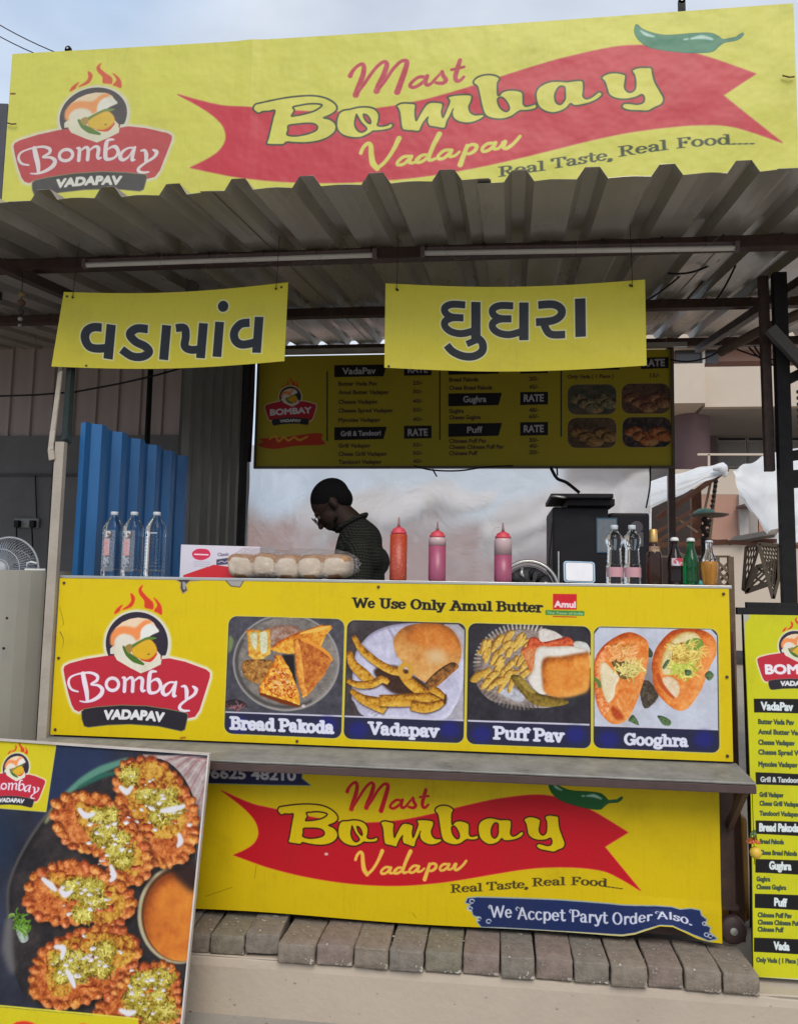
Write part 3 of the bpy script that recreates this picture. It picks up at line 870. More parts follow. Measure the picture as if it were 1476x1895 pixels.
def photo_puff(cv):
    cv.frame(855, 1145, 6.024)
    cv.set_clip(None)
    cv.rrect([(68, 48), (1428, 88), (1430, 1445), (48, 1392)], 90, (36, 34, 40), edge=9, edgec=(196, 186, 90))
    cv.set_clip(rr([(68, 48), (1428, 88), (1430, 1445), (48, 1392)], 90))
    cv.blob([(80, 120), (140, 60), (1330, 88), (1412, 160), (1412, 1175), (62, 1128)], (40, 37, 42), (28, 26, 30), (62, 60, 68), tex=140, amp=.4, seed=51, smooth=False, puff=2)
    plate = [(165, 740), (140, 520), (200, 330), (320, 190), (480, 120), (700, 85), (900, 110), (1060, 170), (1200, 260), (1100, 700), (1050, 960), (760, 990), (500, 950), (300, 900)]
    cv.blob(plate, (120, 104, 96), (60, 50, 50), (176, 166, 160), tex=60, amp=.6, seed=52, puff=24)
    for i in range(46):
        a = math.radians(60 + i * 5.2)
        cx, cy = 660 + math.cos(a) * 470, 530 - math.sin(a) * 425
        dx, dy = math.cos(a) * 62, -math.sin(a) * 55
        sh_ = 200 - 90 * (i > 22) + (i % 3) * 10
        cv.line([(cx, cy), (cx + dx, cy + dy)], [12, 9], (sh_, sh_ - 8, sh_ - 20 + 10 * (i > 22)), soft=2, alpha=.85)
        cv.line([(cx + 16, cy + 10), (cx + dx + 14, cy + dy + 10)], [7, 5], (70, 54, 46), soft=2, alpha=.8)
    cv.blob([(860, 120), (1000, 130), (1110, 200), (1060, 260), (870, 260)], (196, 186, 178), (150, 136, 126), (220, 214, 210), tex=30, amp=.5, seed=53)
    cv.blob([(400, 800), (560, 760), (700, 850), (640, 930), (460, 860)], (160, 160, 168), (110, 104, 108), (206, 206, 214), tex=30, amp=.6, seed=54, soft=8)
    rng = np.random.RandomState(5)
    for i in range(44):
        cx, cy = rng.uniform(230, 700), rng.uniform(210, 740)
        if (cx - 480) * .9 + (cy - 450) * .9 > 340:
            continue
        a = rng.uniform(-1.4, -.5)
        L, w_ = rng.uniform(60, 130), rng.uniform(22, 40)
        u = np.array([math.cos(a), math.sin(a)])
        v = np.array([-u[1], u[0]])
        P = [np.array([cx, cy]) + u * L * s1 + v * w_ * s2 for s1, s2 in ((-1, 0), (-.5, .9), (.6, 1), (1, .1), (.5, -.9), (-.5, -.8))]
        cv.blob(P, (188, 142, 58), (112, 72, 24), (218, 190, 100), tex=24, amp=.7, seed=60 + i, puff=14)
    cv.blob([(85, 690), (150, 600), (300, 560), (230, 640), (160, 710)], (176, 130, 44), (110, 70, 20), (206, 170, 80), seed=110, puff=12)
    cv.blob([(540, 660), (650, 640), (820, 820), (1100, 880), (1180, 940), (980, 980), (760, 930)], (104, 82, 30), (50, 40, 22), (150, 124, 50), tex=40, amp=.7, seed=111, puff=22)
    cv.blob([(600, 650), (660, 650), (760, 760), (820, 830), (720, 800)], (146, 122, 50), (80, 64, 26), (186, 160, 76), seed=112, puff=12)
    cv.blob([(660, 340), (860, 310), (860, 600), (780, 650), (700, 450)], (196, 110, 62), (150, 60, 34), (214, 150, 100), tex=30, amp=.8, seed=113, puff=14)
    cv.blob([(720, 300), (760, 210), (840, 215), (900, 260), (1120, 210), (1190, 205), (1240, 300), (980, 330), (760, 340)], (186, 72, 40), (130, 36, 20), (216, 120, 70), tex=26, amp=.9, seed=114, puff=14)
    cv.blob([(1240, 260), (1380, 270), (1420, 380), (1280, 400)], (186, 184, 178), (140, 140, 120), (212, 210, 206), tex=20, seed=115)
    cv.blob([(830, 330), (1000, 310), (1250, 310), (1412, 380), (1412, 560), (1100, 620), (960, 820), (840, 820), (730, 670), (790, 560)], (208, 200, 190), (176, 160, 140), (226, 222, 216), tex=30, amp=.45, seed=116, puff=16)
    cv.blob([(900, 450), (1100, 420), (1330, 380), (1415, 400), (1415, 760), (1290, 850), (1090, 880), (930, 830), (890, 700)], (204, 120, 42), (136, 66, 20), (224, 160, 80), tex=90, amp=.45, seed=117, puff=44, soft=14)
    cap(cv, [(62, 1125), (1415, 1170), (1415, 1190), (62, 1145)], [(55, 1148), (1420, 1192), (1425, 1438), (52, 1385)])
    slab(cv, 'Puff Pav', (352, 1330), (1120, 1368), 128, (206, 206, 220), w=.27, t=.24)
    cv.set_clip(None)


def photo_gugh(cv):
    cv.frame(1090, 1150, 6.024)
    cv.set_clip(None)
    cv.rrect([(45, 55), (1425, 85), (1445, 1465), (42, 1408)], 90, (60, 62, 66), edge=9, edgec=(196, 186, 90))
    cv.set_clip(rr([(45, 55), (1425, 85), (1445, 1465), (42, 1408)], 90))
    cv.blob([(50, 140), (110, 66), (1350, 90), (1415, 160), (1428, 1208), (52, 1160)], (176, 178, 190), (150, 150, 160), (196, 200, 214), tex=200, amp=.5, seed=71, smooth=False, puff=2)
    cv.poly([(560, 560), (700, 380), (760, 700), (740, 880), (600, 900)], (120, 112, 116), soft=40, smooth=True, alpha=.8)
    cv.blob([(560, 700), (650, 660), (740, 760), (760, 850), (640, 970), (580, 900)], (60, 52, 44), (30, 30, 26), (100, 86, 70), tex=24, amp=1, seed=72, rough=4)
    cv.blob([(640, 280), (700, 340), (690, 400), (640, 380)], (50, 60, 44), (30, 36, 28), (80, 90, 70), seed=73)
    O, Od, Ol = (208, 112, 44), (160, 60, 16), (232, 160, 92)
    cv.blob([(60, 560), (80, 380), (200, 230), (420, 120), (600, 180), (655, 280), (640, 500), (590, 700), (520, 900), (420, 1090), (280, 1145), (170, 1080), (90, 940), (55, 740)], O, Od, Ol, tex=60, amp=.6, seed=74, puff=44)
    cv.blob([(60, 420), (160, 310), (190, 420), (130, 500), (110, 800), (250, 900), (160, 1050), (90, 940), (55, 740)], (214, 116, 60), (178, 60, 24), (236, 176, 120), tex=30, amp=.9, seed=75, puff=16, soft=6)
    cv.blob([(110, 520), (160, 450), (260, 540), (330, 620), (290, 720), (270, 840), (200, 900), (140, 760)], (214, 196, 160), (190, 160, 110), (228, 220, 196), tex=30, amp=.5, seed=76, puff=18, soft=3)
    cv.blob([(240, 290), (300, 240), (380, 270), (440, 250), (500, 330), (520, 430), (420, 500), (300, 440)], (204, 140, 60), (160, 70, 30), (226, 206, 160), tex=24, amp=1.1, seed=77, puff=10, rough=5)
    cv.blob([(240, 440), (320, 420), (480, 480), (560, 540), (480, 620), (360, 640), (290, 540)], (88, 70, 34), (34, 44, 24), (150, 120, 60), tex=16, amp=1.2, seed=78, rough=4)
    cv.speckle([(300, 480), (540, 460), (560, 560), (420, 640), (320, 580)], (206, 190, 110), 60, 90, 7, seed=79, curl=.3)
    cv.speckle([(200, 260), (460, 240), (540, 420), (280, 420)], (224, 150, 90), 40, 70, 9, seed=80)
    cv.line([(310, 870), (320, 930), (350, 975)], 12, (226, 160, 100))
    cv.blob([(250, 950), (330, 1000), (380, 1080), (300, 1090), (250, 1020)], (164, 60, 26), (130, 36, 16), (200, 90, 40), seed=81, soft=8)
    cv.line([(60, 640), (100, 680), (110, 720)], 22, (90, 116, 60), soft=4)
    cv.blob([(700, 600), (690, 480), (740, 300), (880, 130), (1000, 85), (1200, 85), (1340, 140), (1405, 240), (1400, 380), (1330, 520), (1250, 740), (1150, 900), (1060, 985), (950, 980), (820, 880), (720, 740)], O, Od, Ol, tex=60, amp=.55, seed=82, puff=50)
    cv.blob([(830, 330), (940, 180), (1050, 120), (1180, 130), (1240, 220), (1180, 300), (1000, 300), (930, 420), (940, 560), (820, 590), (795, 470)], (206, 184, 130), (176, 140, 70), (224, 214, 180), tex=36, amp=.5, seed=83, puff=20, soft=5)
    cv.blob([(800, 640), (880, 610), (970, 660), (1000, 780), (940, 860), (860, 760)], (212, 186, 150), (190, 130, 90), (228, 216, 196), tex=24, amp=.5, seed=84, soft=6)
    cv.line([(760, 600), (800, 700), (880, 800), (940, 850)], [26, 22, 18, 10], (180, 74, 30), soft=6)
    cv.blob([(930, 300), (1050, 230), (1200, 290), (1250, 360), (1180, 520), (1080, 620), (960, 590), (920, 470)], (176, 130, 56), (110, 60, 30), (206, 176, 90), tex=16, amp=1.2, seed=85, rough=5)
    cv.blob([(1060, 240), (1140, 190), (1240, 200), (1260, 280), (1160, 330), (1080, 300)], (96, 130, 50), (60, 90, 30), (130, 160, 80), tex=20, amp=.8, seed=86)
    cv.speckle([(900, 300), (1200, 250), (1250, 400), (1120, 640), (920, 580)], (212, 188, 96), 150, 90, 6, seed=87, curl=.4)
    cv.speckle([(920, 480), (1180, 480), (1120, 640), (960, 620)], (180, 190, 80), 50, 70, 7, seed=88)
    for P in ([(810, 510), (850, 440), (890, 425), (870, 480), (830, 530)], [(1280, 600), (1330, 550), (1380, 600), (1330, 660)], [(755, 1050), (830, 1060), (905, 1110), (890, 1160), (820, 1150), (780, 1100)], [(430, 1100), (480, 1040), (530, 1100), (545, 1155), (480, 1130)], [(1060, 540), (1130, 550), (1120, 600), (1070, 600)]):
        cv.blob(P, (70, 92, 58), (36, 50, 34), (110, 134, 90), tex=16, amp=.8, seed=89)
    cap(cv, [(52, 1150), (1428, 1198), (1430, 1212), (52, 1166)], [(50, 1168), (1430, 1214), (1440, 1458), (46, 1402)])
    slab(cv, 'Googhra', (385, 1366), (1096, 1388), 118, (206, 206, 220), w=.27, t=.24)
    cv.set_clip(None)


def photo_banner(cv):
    """large food picture on the leaning banner, frame = zoom of the photograph"""
    cv.frame(0, 1340, 3.414)
    cv.blob([(-1400, -80), (1330, 190), (1150, 1910), (-1400, 1700)], (36, 36, 46), (20, 20, 26), (56, 62, 82), tex=260, amp=.5, seed=91, smooth=False, puff=2)
    cv.poly([(300, 120), (700, 160), (640, 360), (380, 560), (200, 500)], (34, 46, 78), soft=50, smooth=True, alpha=.8)
    cv.poly([(-50, 560), (120, 640), (60, 900), (-60, 900)], (30, 44, 66), soft=50, smooth=True, alpha=.8)
    cv.blob([(900, 190), (1320, 215), (1230, 900), (1160, 1500), (1100, 900)], (150, 130, 128), (110, 86, 84), (186, 174, 172), tex=40, amp=.6, seed=92, smooth=False, puff=3)
    for i in range(15):
        cv.line([(940 + i * 32, 215 + i * 38), (1120 + i * 26, 200 + i * 5), (1320, 160 + i * 20)], [3, 5, 4], (140, 80, 84) if i % 2 else (196, 184, 182), soft=3, alpha=.7, smooth=False)
    plate = [(60, 1300), (50, 1050), (120, 850), (260, 620), (420, 440), (620, 300), (820, 225), (1060, 240), (1220, 460), (1240, 800), (1180, 1200), (1160, 1700), (900, 1840), (500, 1830), (200, 1760), (90, 1560)]
    cv.blob(plate, (38, 34, 36), (24, 22, 24), (66, 56, 54), tex=120, amp=.6, seed=93, puff=24)
    cv.line([(60, 1300), (52, 1050), (120, 850), (260, 620), (420, 440)], [8, 8, 8, 10, 14], (84, 78, 74), soft=5)
    cv.line([(420, 440), (520, 360), (640, 290), (800, 230)], [14, 24, 26, 16], (84, 130, 112), soft=5)
    cv.line([(500, 400), (640, 330), (720, 310)], [10, 16, 10], (40, 90, 76), soft=5)
    cv.line([(60, 1250), (50, 1420), (80, 1560)], [30, 40, 20], (96, 92, 92), soft=14)
    cv.line([(350, 530), (290, 620)], [22, 10], (130, 130, 92), soft=5)
    cv.blob([(100, 1290), (150, 1270), (180, 1360), (130, 1380)], (140, 150, 140), (60, 90, 50), (190, 200, 200), seed=95)
    cv.speckle([(80, 1200), (180, 1230), (180, 1320), (110, 1300)], (90, 130, 40), 40, 40, 5, seed=94)
    # bowl of sauce
    cv.poly(ell(1130, 1205, 262, 312), (170, 160, 130), soft=2)
    cv.poly(ell(1140, 1205, 248, 298), (90, 50, 24), soft=2)
    cv.blob(ell(1145, 1215, 238, 285), (190, 104, 38), (130, 60, 20), (216, 140, 50), tex=170, amp=.5, seed=96, puff=40)
    cv.poly([(1080, 900), (1240, 890), (1230, 1060), (1130, 990)], (48, 30, 26), soft=18, smooth=True)
    C, Cd, Cl = (170, 82, 34), (92, 34, 14), (214, 136, 74)
    pieces = [
        ([(735, 300), (800, 235), (950, 215), (1060, 270), (1150, 380), (1235, 520), (1245, 700), (1180, 850), (1060, 900), (960, 880), (890, 740), (800, 620), (740, 470)], [(780, 260), (1000, 250), (1150, 420), (1170, 640), (1080, 720), (930, 700), (800, 480)], 101),
        ([(340, 490), (480, 440), (640, 450), (760, 540), (880, 680), (950, 830), (940, 960), (840, 1020), (740, 980), (640, 850), (520, 800), (420, 760), (350, 640)], [(480, 500), (640, 530), (800, 660), (900, 850), (860, 960), (760, 920), (640, 780), (500, 640)], 102),
        ([(155, 1100), (200, 960), (360, 880), (520, 870), (680, 950), (820, 1060), (850, 1140), (810, 1230), (700, 1270), (560, 1250), (400, 1270), (260, 1240), (180, 1180)], [(300, 940), (500, 960), (700, 1020), (790, 1100), (760, 1220), (620, 1260), (480, 1150), (330, 1080)], 103),
        ([(190, 1620), (240, 1460), (360, 1360), (560, 1290), (740, 1280), (860, 1370), (880, 1480), (800, 1600), (640, 1720), (460, 1790), (300, 1780), (210, 1720)], [(330, 1420), (560, 1320), (800, 1340), (860, 1450), (720, 1560), (500, 1600), (430, 1720), (320, 1700), (290, 1520)], 104),
        ([(600, 1840), (700, 1700), (800, 1600), (900, 1530), (1050, 1510), (1130, 1590), (1130, 1720), (1120, 1890), (760, 1880)], [(820, 1640), (950, 1540), (1060, 1600), (1100, 1860), (860, 1850), (760, 1760)], 105)]
    for P, Q, sd in pieces:
        pc = np.asarray(P, float)
        cv.poly(pc + (14, 26), (16, 12, 12), soft=16, smooth=True, alpha=.8)
        cv.blob(P, C, Cd, Cl, tex=40, amp=1.0, seed=sd, puff=34, rough=4)
        cen = pc.mean(0)
        rng = np.random.RandomState(sd)
        rim = smooth_pts(P, True, 8)
        dist, i = 0.0, 0
        while i < len(rim) - 1:
            stepn = rng.uniform(38, 74)
            dist = 0
            j = i
            while j < len(rim) - 1 and dist < stepn:
                dist += np.linalg.norm(rim[j + 1] - rim[j])
                j += 1
            e = rim[i]
            inw = (cen - e) / np.linalg.norm(cen - e)
            tg = np.array([-inw[1], inw[0]])
            L_, w_ = rng.uniform(26, 48), stepn * rng.uniform(.48, .66)
            c0 = e + inw * L_ * .55 + tg * rng.uniform(-10, 10)
            tw = rng.uniform(-.4, .4)
            ax, bx2 = inw * math.cos(tw) + tg * math.sin(tw), tg * math.cos(tw) - inw * math.sin(tw)
            Q_ = [c0 + ax * L_ * a_ + bx2 * w_ * b_ for a_, b_ in ((-.95, -.3), (-1, .35), (-.4, .9), (.4, .75), (1, .1), (.5, -.8), (-.4, -.95))]
            hue = rng.uniform(-14, 18)
            cv.blob(Q_, (182 + hue * .5, 92 + hue, 40), (104, 42, 16), (228, 158 + hue, 98), tex=22, amp=.8, seed=sd + i, puff=15, ang=(.2, -1), soft=3)
            if rng.rand() < .6:
                h0 = c0 - ax * L_ * .3 + (rng.rand(2) - .5) * 14
                cv.line([h0, h0 + bx2 * 8], [3.5, 2], (244, 208, 158), soft=1.5, alpha=.8)
            i = j
        cv.blob(Q, (170, 112, 34), (104, 38, 12), (206, 160, 66), tex=34, amp=1.4, seed=sd + 60, rough=6, soft=6)

        def inside(sp, pw_=2):
            k = rng.rand(len(Q), 1) ** pw_
            return (np.asarray(Q, float) * k).sum(0) / k.sum() + (rng.rand(2) - .5) * sp
        for i in range(26):
            e = inside(190)
            hue = rng.uniform(-20, 30)
            cv.blob(ell(e[0], e[1], rng.uniform(14, 44), rng.uniform(10, 26), 0, 360, 10) + rng.randn(10, 2) * 4, (176 + hue * .3, 76 + hue, 34), (96, 28, 12), (222, 142 + hue, 84), tex=16, seed=sd + i, puff=9, ang=(.2, -1))
        for i in range(9):                                   # heaps of sev, denser and paler at their tops
            e = inside(150)
            r_ = rng.uniform(44, 92)
            hp = ell(e[0], e[1], r_, r_ * .75, 0, 360, 12) + rng.randn(12, 2) * 10
            cv.speckle(hp, (100, 80, 26), 80, 30, 4.4, seed=sd + i, jit=16, curl=1.5)
            cv.speckle(hp, (158, 140, 48), 110, 32, 3.6, seed=sd + 30 + i, jit=22, curl=1.5)
            cv.speckle(ell(e[0] + 4, e[1] - 8, r_ * .7, r_ * .5, 0, 360, 12), (196, 184, 92), 44, 28, 3.2, seed=sd + 60 + i, jit=22, curl=1.5)
        for i in range(26):
            e = inside(230)
            a = rng.uniform(0, 3.1)
            n_ = rng.uniform(7, 22)
            Q_ = [e + np.array([math.cos(a + t_), math.sin(a + t_) * .7]) * n_ * rng.uniform(.55, 1.25) for t_ in np.linspace(0, 5.6, 7)]
            cv.blob(Q_, (204, 198, 196), (150, 136, 128), (236, 234, 236), tex=12, amp=.5, seed=sd + i, puff=6, ang=(.2, -1))
    for P in ([(760, 400), (800, 430), (830, 400)], [(1020, 550), (1090, 540), (1160, 520)], [(500, 540), (540, 580), (590, 570)], [(700, 900), (720, 960), (700, 990)], [(270, 980), (320, 1020), (350, 1050)],
              [(380, 1050), (410, 1080), (450, 1060)], [(350, 1410), (400, 1420), (390, 1480)], [(420, 1560), (450, 1610), (470, 1660)], [(760, 1810), (810, 1830), (850, 1820)], [(1130, 700), (1140, 740), (1125, 770)]):
        cv.line(P, [12, 20, 12], (210, 206, 212), soft=2)


def make_boards():
    B = {}
    # ---- counter front
    b = B['counter'] = Board((0, 0, 1.3186), (2.6, 0, 1.3186), (2.6, 0, .7), (0, 0, .7), 720, YEL)
    cv = b.cv
    logo(cv)
    cv.frame(630, 1085, 3.14)
    for t, a, b_ in (('We', (75, 122), (202, 125)), ('Use', (232, 126), (382, 130)), ('Only', (408, 131), (606, 137)), ('Amul', (640, 139), (880, 143)), ('Butter', (906, 143), (1172, 150))):
        slab(cv, t, a, b_, 55, (36, 28, 16), w=.25, t=.15, edge=2.5, edgec=(196, 184, 80))
    cv.poly([(1232, 44), (1370, 46), (1370, 136), (1232, 134)], (190, 34, 40))
    text(cv, 'Amul', (1242, 120), (1362, 124), 36, (222, 200, 206), bold=3)
    cv.poly([(1188, 138), (1414, 144), (1414, 172), (1188, 166)], (70, 128, 60))
    text(cv, 'The Taste of India', (1198, 160), (1406, 165), 13, (190, 206, 180), bold=.4)
    cv.poly([(1232, 172), (1370, 176), (1370, 182), (1232, 178)], (176, 60, 44))
    photo_pakoda(cv)
    photo_vadapav(cv)
    photo_puff(cv)
    photo_gugh(cv)
    # scuffs and torn vinyl
    cv.frame(100, 1070, 4.92)
    cv.poly([(1110, -20), (1330, -20), (1325, 20), (1240, 22), (1200, 60), (1215, 110), (1180, 135), (1160, 90), (1165, 40), (1120, 12)], (66, 56, 52), soft=2, edge=10, edgec=(160, 140, 110))
    cv.poly([(1175, 30), (1205, 40), (1200, 110), (1180, 100)], (150, 150, 156), soft=2)
    cv.line([(60, 260), (95, 400), (80, 440)], [2, 3, 1], (110, 84, 30), alpha=.7)
    cv.line([(65, 490), (95, 560), (85, 640)], [5, 3, 1], (90, 74, 40), alpha=.7)
    cv.line([(1160, 1455), (1200, 1450)], 8, (150, 90, 40), soft=3)
    cv.frame(80, 1050, 2.236)
    cv.poly([(760, 55), (830, 55), (815, 80), (780, 76)], (150, 146, 140), edge=4, edgec=(96, 80, 60))
    cv.finish(1.14, grime=.06, seed=11, dirt=(84, 66, 34))
    # ---- lower front
    b = B['lower'] = Board((0, -.045, .66), (2.539, -.045, .66), (2.537, -.045, .09), (0, -.045, .09), 720, (199, 171, 6))
    cv = b.cv
    cv.frame(340, 1400, 2.46)
    cv.poly([(-300, 40), (520, 40), (540, 70), (535, 100), (575, 132), (400, 130), (-300, 110)], (34, 36, 66), edge=4, edgec=(140, 146, 120))
    text(cv, '96625 48210', (85, 97), (508, 110), 46, (176, 172, 176), bold=3)
    title(cv)
    chili(cv, np.linalg.inv(LOW2ROOF), (30, 84, 40), (150, 180, 160))
    cv.frame(820, 1610, 2.838)
    band = [(128, 150), (180, 146), (600, 165), (1200, 205), (1240, 216), (1300, 206), (1345, 214), (1350, 240), (1378, 262), (1368, 290), (1398, 305), (1392, 330), (1432, 362), (1390, 374), (1330, 360), (1000, 345), (600, 325), (300, 304),
            (200, 300), (180, 275), (190, 250), (158, 238), (150, 210), (128, 200), (148, 180), (118, 172)]
    cv.poly(band, (30, 42, 84), edge=7, edgec=(150, 158, 150))
    for p in [(150, 165), (140, 205), (185, 258), (238, 272), (1380, 345), (1400, 350), (1370, 285)]:
        cv.line(ell(p[0], p[1], 12, 10, 0, 300, 10), 3, (170, 178, 190))
    slab(cv, 'We', (245, 250), (362, 254), 62, (196, 198, 212), w=.2, t=.1, serif=False, swash=True, shear=-.02)
    slab(cv, 'Accpet', (388, 262), (640, 274), 62, (196, 198, 212), w=.2, t=.1, serif=False, swash=True)
    slab(cv, 'Paryt', (668, 276), (862, 285), 62, (196, 198, 212), w=.2, t=.1, serif=False, swash=True)
    slab(cv, 'Order', (886, 286), (1094, 298), 62, (196, 198, 212), w=.2, t=.1, serif=False)
    slab(cv, 'Also.', (1118, 298), (1305, 308), 62, (196, 198, 212), w=.2, t=.1, serif=False, swash=True)
    cv.poly([(300, 312), (1100, 350), (1098, 372), (200, 328)], (196, 186, 130), alpha=.8)
    cv.frame(340, 1400, 2.46)
    cv.poly(ell(648, 446, 9, 7), (210, 160, 150))
    for P in ([(330, 500), (322, 560)], [(1040, 710), (1058, 732)], [(100, 640), (220, 600)], [(320, 715), (360, 722)]):
        cv.line(P, 1.5, (110, 92, 20), alpha=.6)
    cv.finish(1.1, grime=.08, seed=12, dirt=(84, 66, 34))
    # ---- roof board (haze painted into the print: paler colours, lifted darks)
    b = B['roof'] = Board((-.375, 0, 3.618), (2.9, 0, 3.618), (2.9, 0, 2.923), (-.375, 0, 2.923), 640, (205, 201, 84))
    cv = b.cv
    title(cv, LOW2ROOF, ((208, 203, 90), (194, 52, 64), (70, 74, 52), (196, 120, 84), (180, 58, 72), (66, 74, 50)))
    chili(cv, None, (66, 128, 98), (176, 204, 190))
    L2 = affine(LOGO_SRC, [(27.6, 265.7), (320.8, 248), (62.7, 366), (263, 353), (173, 160)])
    logo(cv, L2, haze=.24)
    cv.frame(0, 0, 1.995)
    for x in (440, 670, 205):
        cv.poly([(x - 20, 700), (x + 20, 735), (x + 5, 760)], (150, 200, 200), soft=3, alpha=.5)
    cv.line([(40, 345), (55, 345)], 3, (120, 70, 30))
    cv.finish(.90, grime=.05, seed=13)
    # ---- right menu standee
    STL, SBL = atY(1372, 1137, .02), atY(1393, 1808, -.125)
    b = B['standee'] = Board(STL, STL + (.5, 0, 0), SBL + (.5, 0, 0), SBL, 900, (188, 186, 26))
    cv = b.cv
    logo(cv, affine(LOGO_SRC, [(1395, 1221.4), (1545, 1226), (1423.4, 1276), (1525, 1281), (1472, 1165.4)]), block=True)
    cv.frame(1320, 1100, 4.737)
    cv.poly([(225, 150), (312, 155), (300, 210), (262, 250), (250, 600)], (166, 166, 150), soft=3)
    K, G = (24, 22, 22), (60, 74, 60)
    cv.poly([(330, 912), (1000, 922), (1000, 1052), (332, 1032)], K)
    text(cv, 'VadaPav', (398, 1010), (682, 1020), 72, (206, 214, 214), bold=5)
    for i, (t, y, x1) in enumerate((('Butter Vada Pav', 1133, 690), ('Amul Butter Vadapav', 1222, 850), ('Chesse Vadapav', 1314, 694), ('Chesse Spred Vadapav', 1400, 880), ('Mynoise Vadapav', 1505, 718))):
        text(cv, t, (370, y), (x1, y + (x1 - 370) * .035), 44, G, bold=3.5)
    cv.poly([(340, 1556), (1000, 1590), (1000, 1690), (345, 1662)], K)
    text(cv, 'Grill & Tandoori', (388, 1640), (740, 1652), 46, (196, 200, 200), bold=3)
    cv.frame(1320, 1480, 4.565)
    for t, y, x0, x1 in (('Grill Vadapav', -28, 365, 570), ('Chees Grill Vadapav', 46, 365, 720), ('Tandoori Vadapav', 130, 365, 705), ('Bread Pakoda', 368, 370, 575), ('Chees Bread Pakoda', 462, 370, 690), ('Gughra', 685, 345, 460), ('Cheese Gughra', 752, 345, 598),
                         ('Chinese Puff Pav', 990, 360, 648), ('Cheese Chinese Puff Pav', 1052, 362, 790), ('Chinese Puff', 1112, 362, 580), ('Only Vada ( 1 Piece )', 1372, 355, 712)):
        text(cv, t, (x0, y), (x1, y + (x1 - x0) * .04), 40, G, bold=3.2)
    for t, ya, yb, x0, x1, ty in (('Bread Pakoda', 172, 285, 365, 706, 262), ('Gughra', 498, 612, 455, 640, 585), ('Puff', 792, 912, 502, 606, 895), ('Vada', 1165, 1285, 502, 632, 1265)):
        cv.poly([(330, ya), (1000, ya + 28), (1000, yb + 40), (332, yb)], K)
        text(cv, t, (x0, ty), (x1, ty + 10), 68, (206, 214, 214), bold=5)
    cv.poly([(410, 1500), (1000, 1530), (1000, 1560), (410, 1520)], (190, 190, 180), soft=2)
    cv.finish(1.05, grime=.06, seed=14)
    # ---- hanging signs
    b = B['hang_a'] = Board(atY(118, 540, .38), atY(533, 522, .38), atY(526, 668, .38), atY(95, 678, .38), 760, (182, 168, 36))
    cv = b.cv
    cv.frame(100, 520, 3.355)
    K, Wh = (12, 11, 16), (190, 186, 140)
    G1 = [([(287, 268), (240, 268), (200, 290), (185, 335), (205, 385), (250, 400), (325, 392)], 52), ([(345, 246), (322, 462)], 56), ([(568, 266), (500, 264), (458, 300), (490, 345), (550, 375), (572, 410), (530, 440), (465, 438), (405, 398)], 52),
          ([(685, 240), (662, 458)], 56), ([(742, 258), (795, 258), (803, 310), (795, 370), (830, 395), (895, 393)], 50), ([(915, 230), (893, 450)], 56), ([(1017, 225), (997, 445)], 56),
          ([(1207, 240), (1150, 245), (1110, 290), (1115, 345), (1160, 375), (1245, 365)], 52), ([(1268, 207), (1250, 432)], 56)]
    for P, w in G1:
        cv.butt(P, w, None, 8, Wh)
    cv.poly(ell(1040, 130, 42, 42), Wh)
    cv.poly(ell(1040, 130, 33, 34), K)
    for P, w in G1:
        cv.butt(P, w, K)
    for p in ((80, 92), (1410, 34), (190, 512)):
        cv.poly(ell(p[0], p[1], 8, 7), (50, 40, 20))
    cv.finish(1.4, grime=.06, seed=15)
    b = B['hang_b'] = Board(atY(713, 524, .38), atY(1193, 517, .38), atY(1196, 676, .38), atY(711, 680, .38), 760, (182, 168, 36))
    cv = b.cv
    cv.frame(700, 510, 2.894)

    def gh(dx):
        return [([(470 + dx, 133), (400 + dx, 132), (362 + dx, 150), (362 + dx, 178), (395 + dx, 200), (460 + dx, 203)], 38), ([(460 + dx, 203), (400 + dx, 205), (362 + dx, 225), (362 + dx, 255), (395 + dx, 280), (450 + dx, 288), (512 + dx, 272)], 38), ([(527 + dx, 115), (527 + dx, 318)], 50)]
    G2 = gh(0) + gh(258) + [([(862, 130), (940, 128), (983, 152), (983, 188), (940, 215), (850, 222)], 42), ([(885, 205), (905, 262), (935, 290), (1006, 292)], 40), ([(1085, 102), (1088, 308)], 56),
                            ([(527, 300), (562, 335), (560, 380), (515, 408), (455, 408), (400, 385), (370, 353)], 42), ([(478, 343), (530, 320)], 34)]
    for P, w in G2:
        cv.butt(P, w, None, 7, Wh)
    for P, w in G2:
        cv.butt(P, w, K)
    for p in ((103, 72), (1348, 46), (55, 484)):
        cv.poly(ell(p[0], p[1], 7, 7), (50, 40, 20))
    cv.finish(1.4, grime=.06, seed=16)
    # ---- menu board on the back wall
    b = B['menu'] = Board((-.15, 3.1, 3.186), (3.085, 3.1, 3.186), (3.085, 3.1, 2.28), (-.15, 3.1, 2.28), 420, (176, 158, 40))
    cv = b.cv
    logo(cv, affine(LOGO_SRC, [(489.8, 751), (585, 748.3), (505.7, 788), (569, 786.6), (536, 715)]), block=True)
    fr = (470, 640, 3.785)
    cv.frame(*fr)
    cv.poly([(40, 650), (200, 640), (420, 612), (482, 622), (470, 650), (490, 690), (300, 700), (150, 722), (60, 710), (30, 690), (62, 672)], (190, 60, 36), smooth=True)
    cv.line([(110, 650), (150, 632), (170, 668), (210, 640), (240, 664), (280, 640), (320, 660), (370, 636)], 7, (214, 160, 50))
    K, G, Lt = (26, 22, 26), (84, 66, 50), (190, 186, 190)
    for a, b_ in (((512, 180), (512, 665)), ((1300, 160), (1300, 655))):
        cv.line([a, b_], 4, K)
    cv.poly([(562, 135), (930, 130), (905, 212), (562, 218)], K)
    text(cv, 'VadaPav', (620, 198), (850, 194), 46, Lt, bold=2.5)
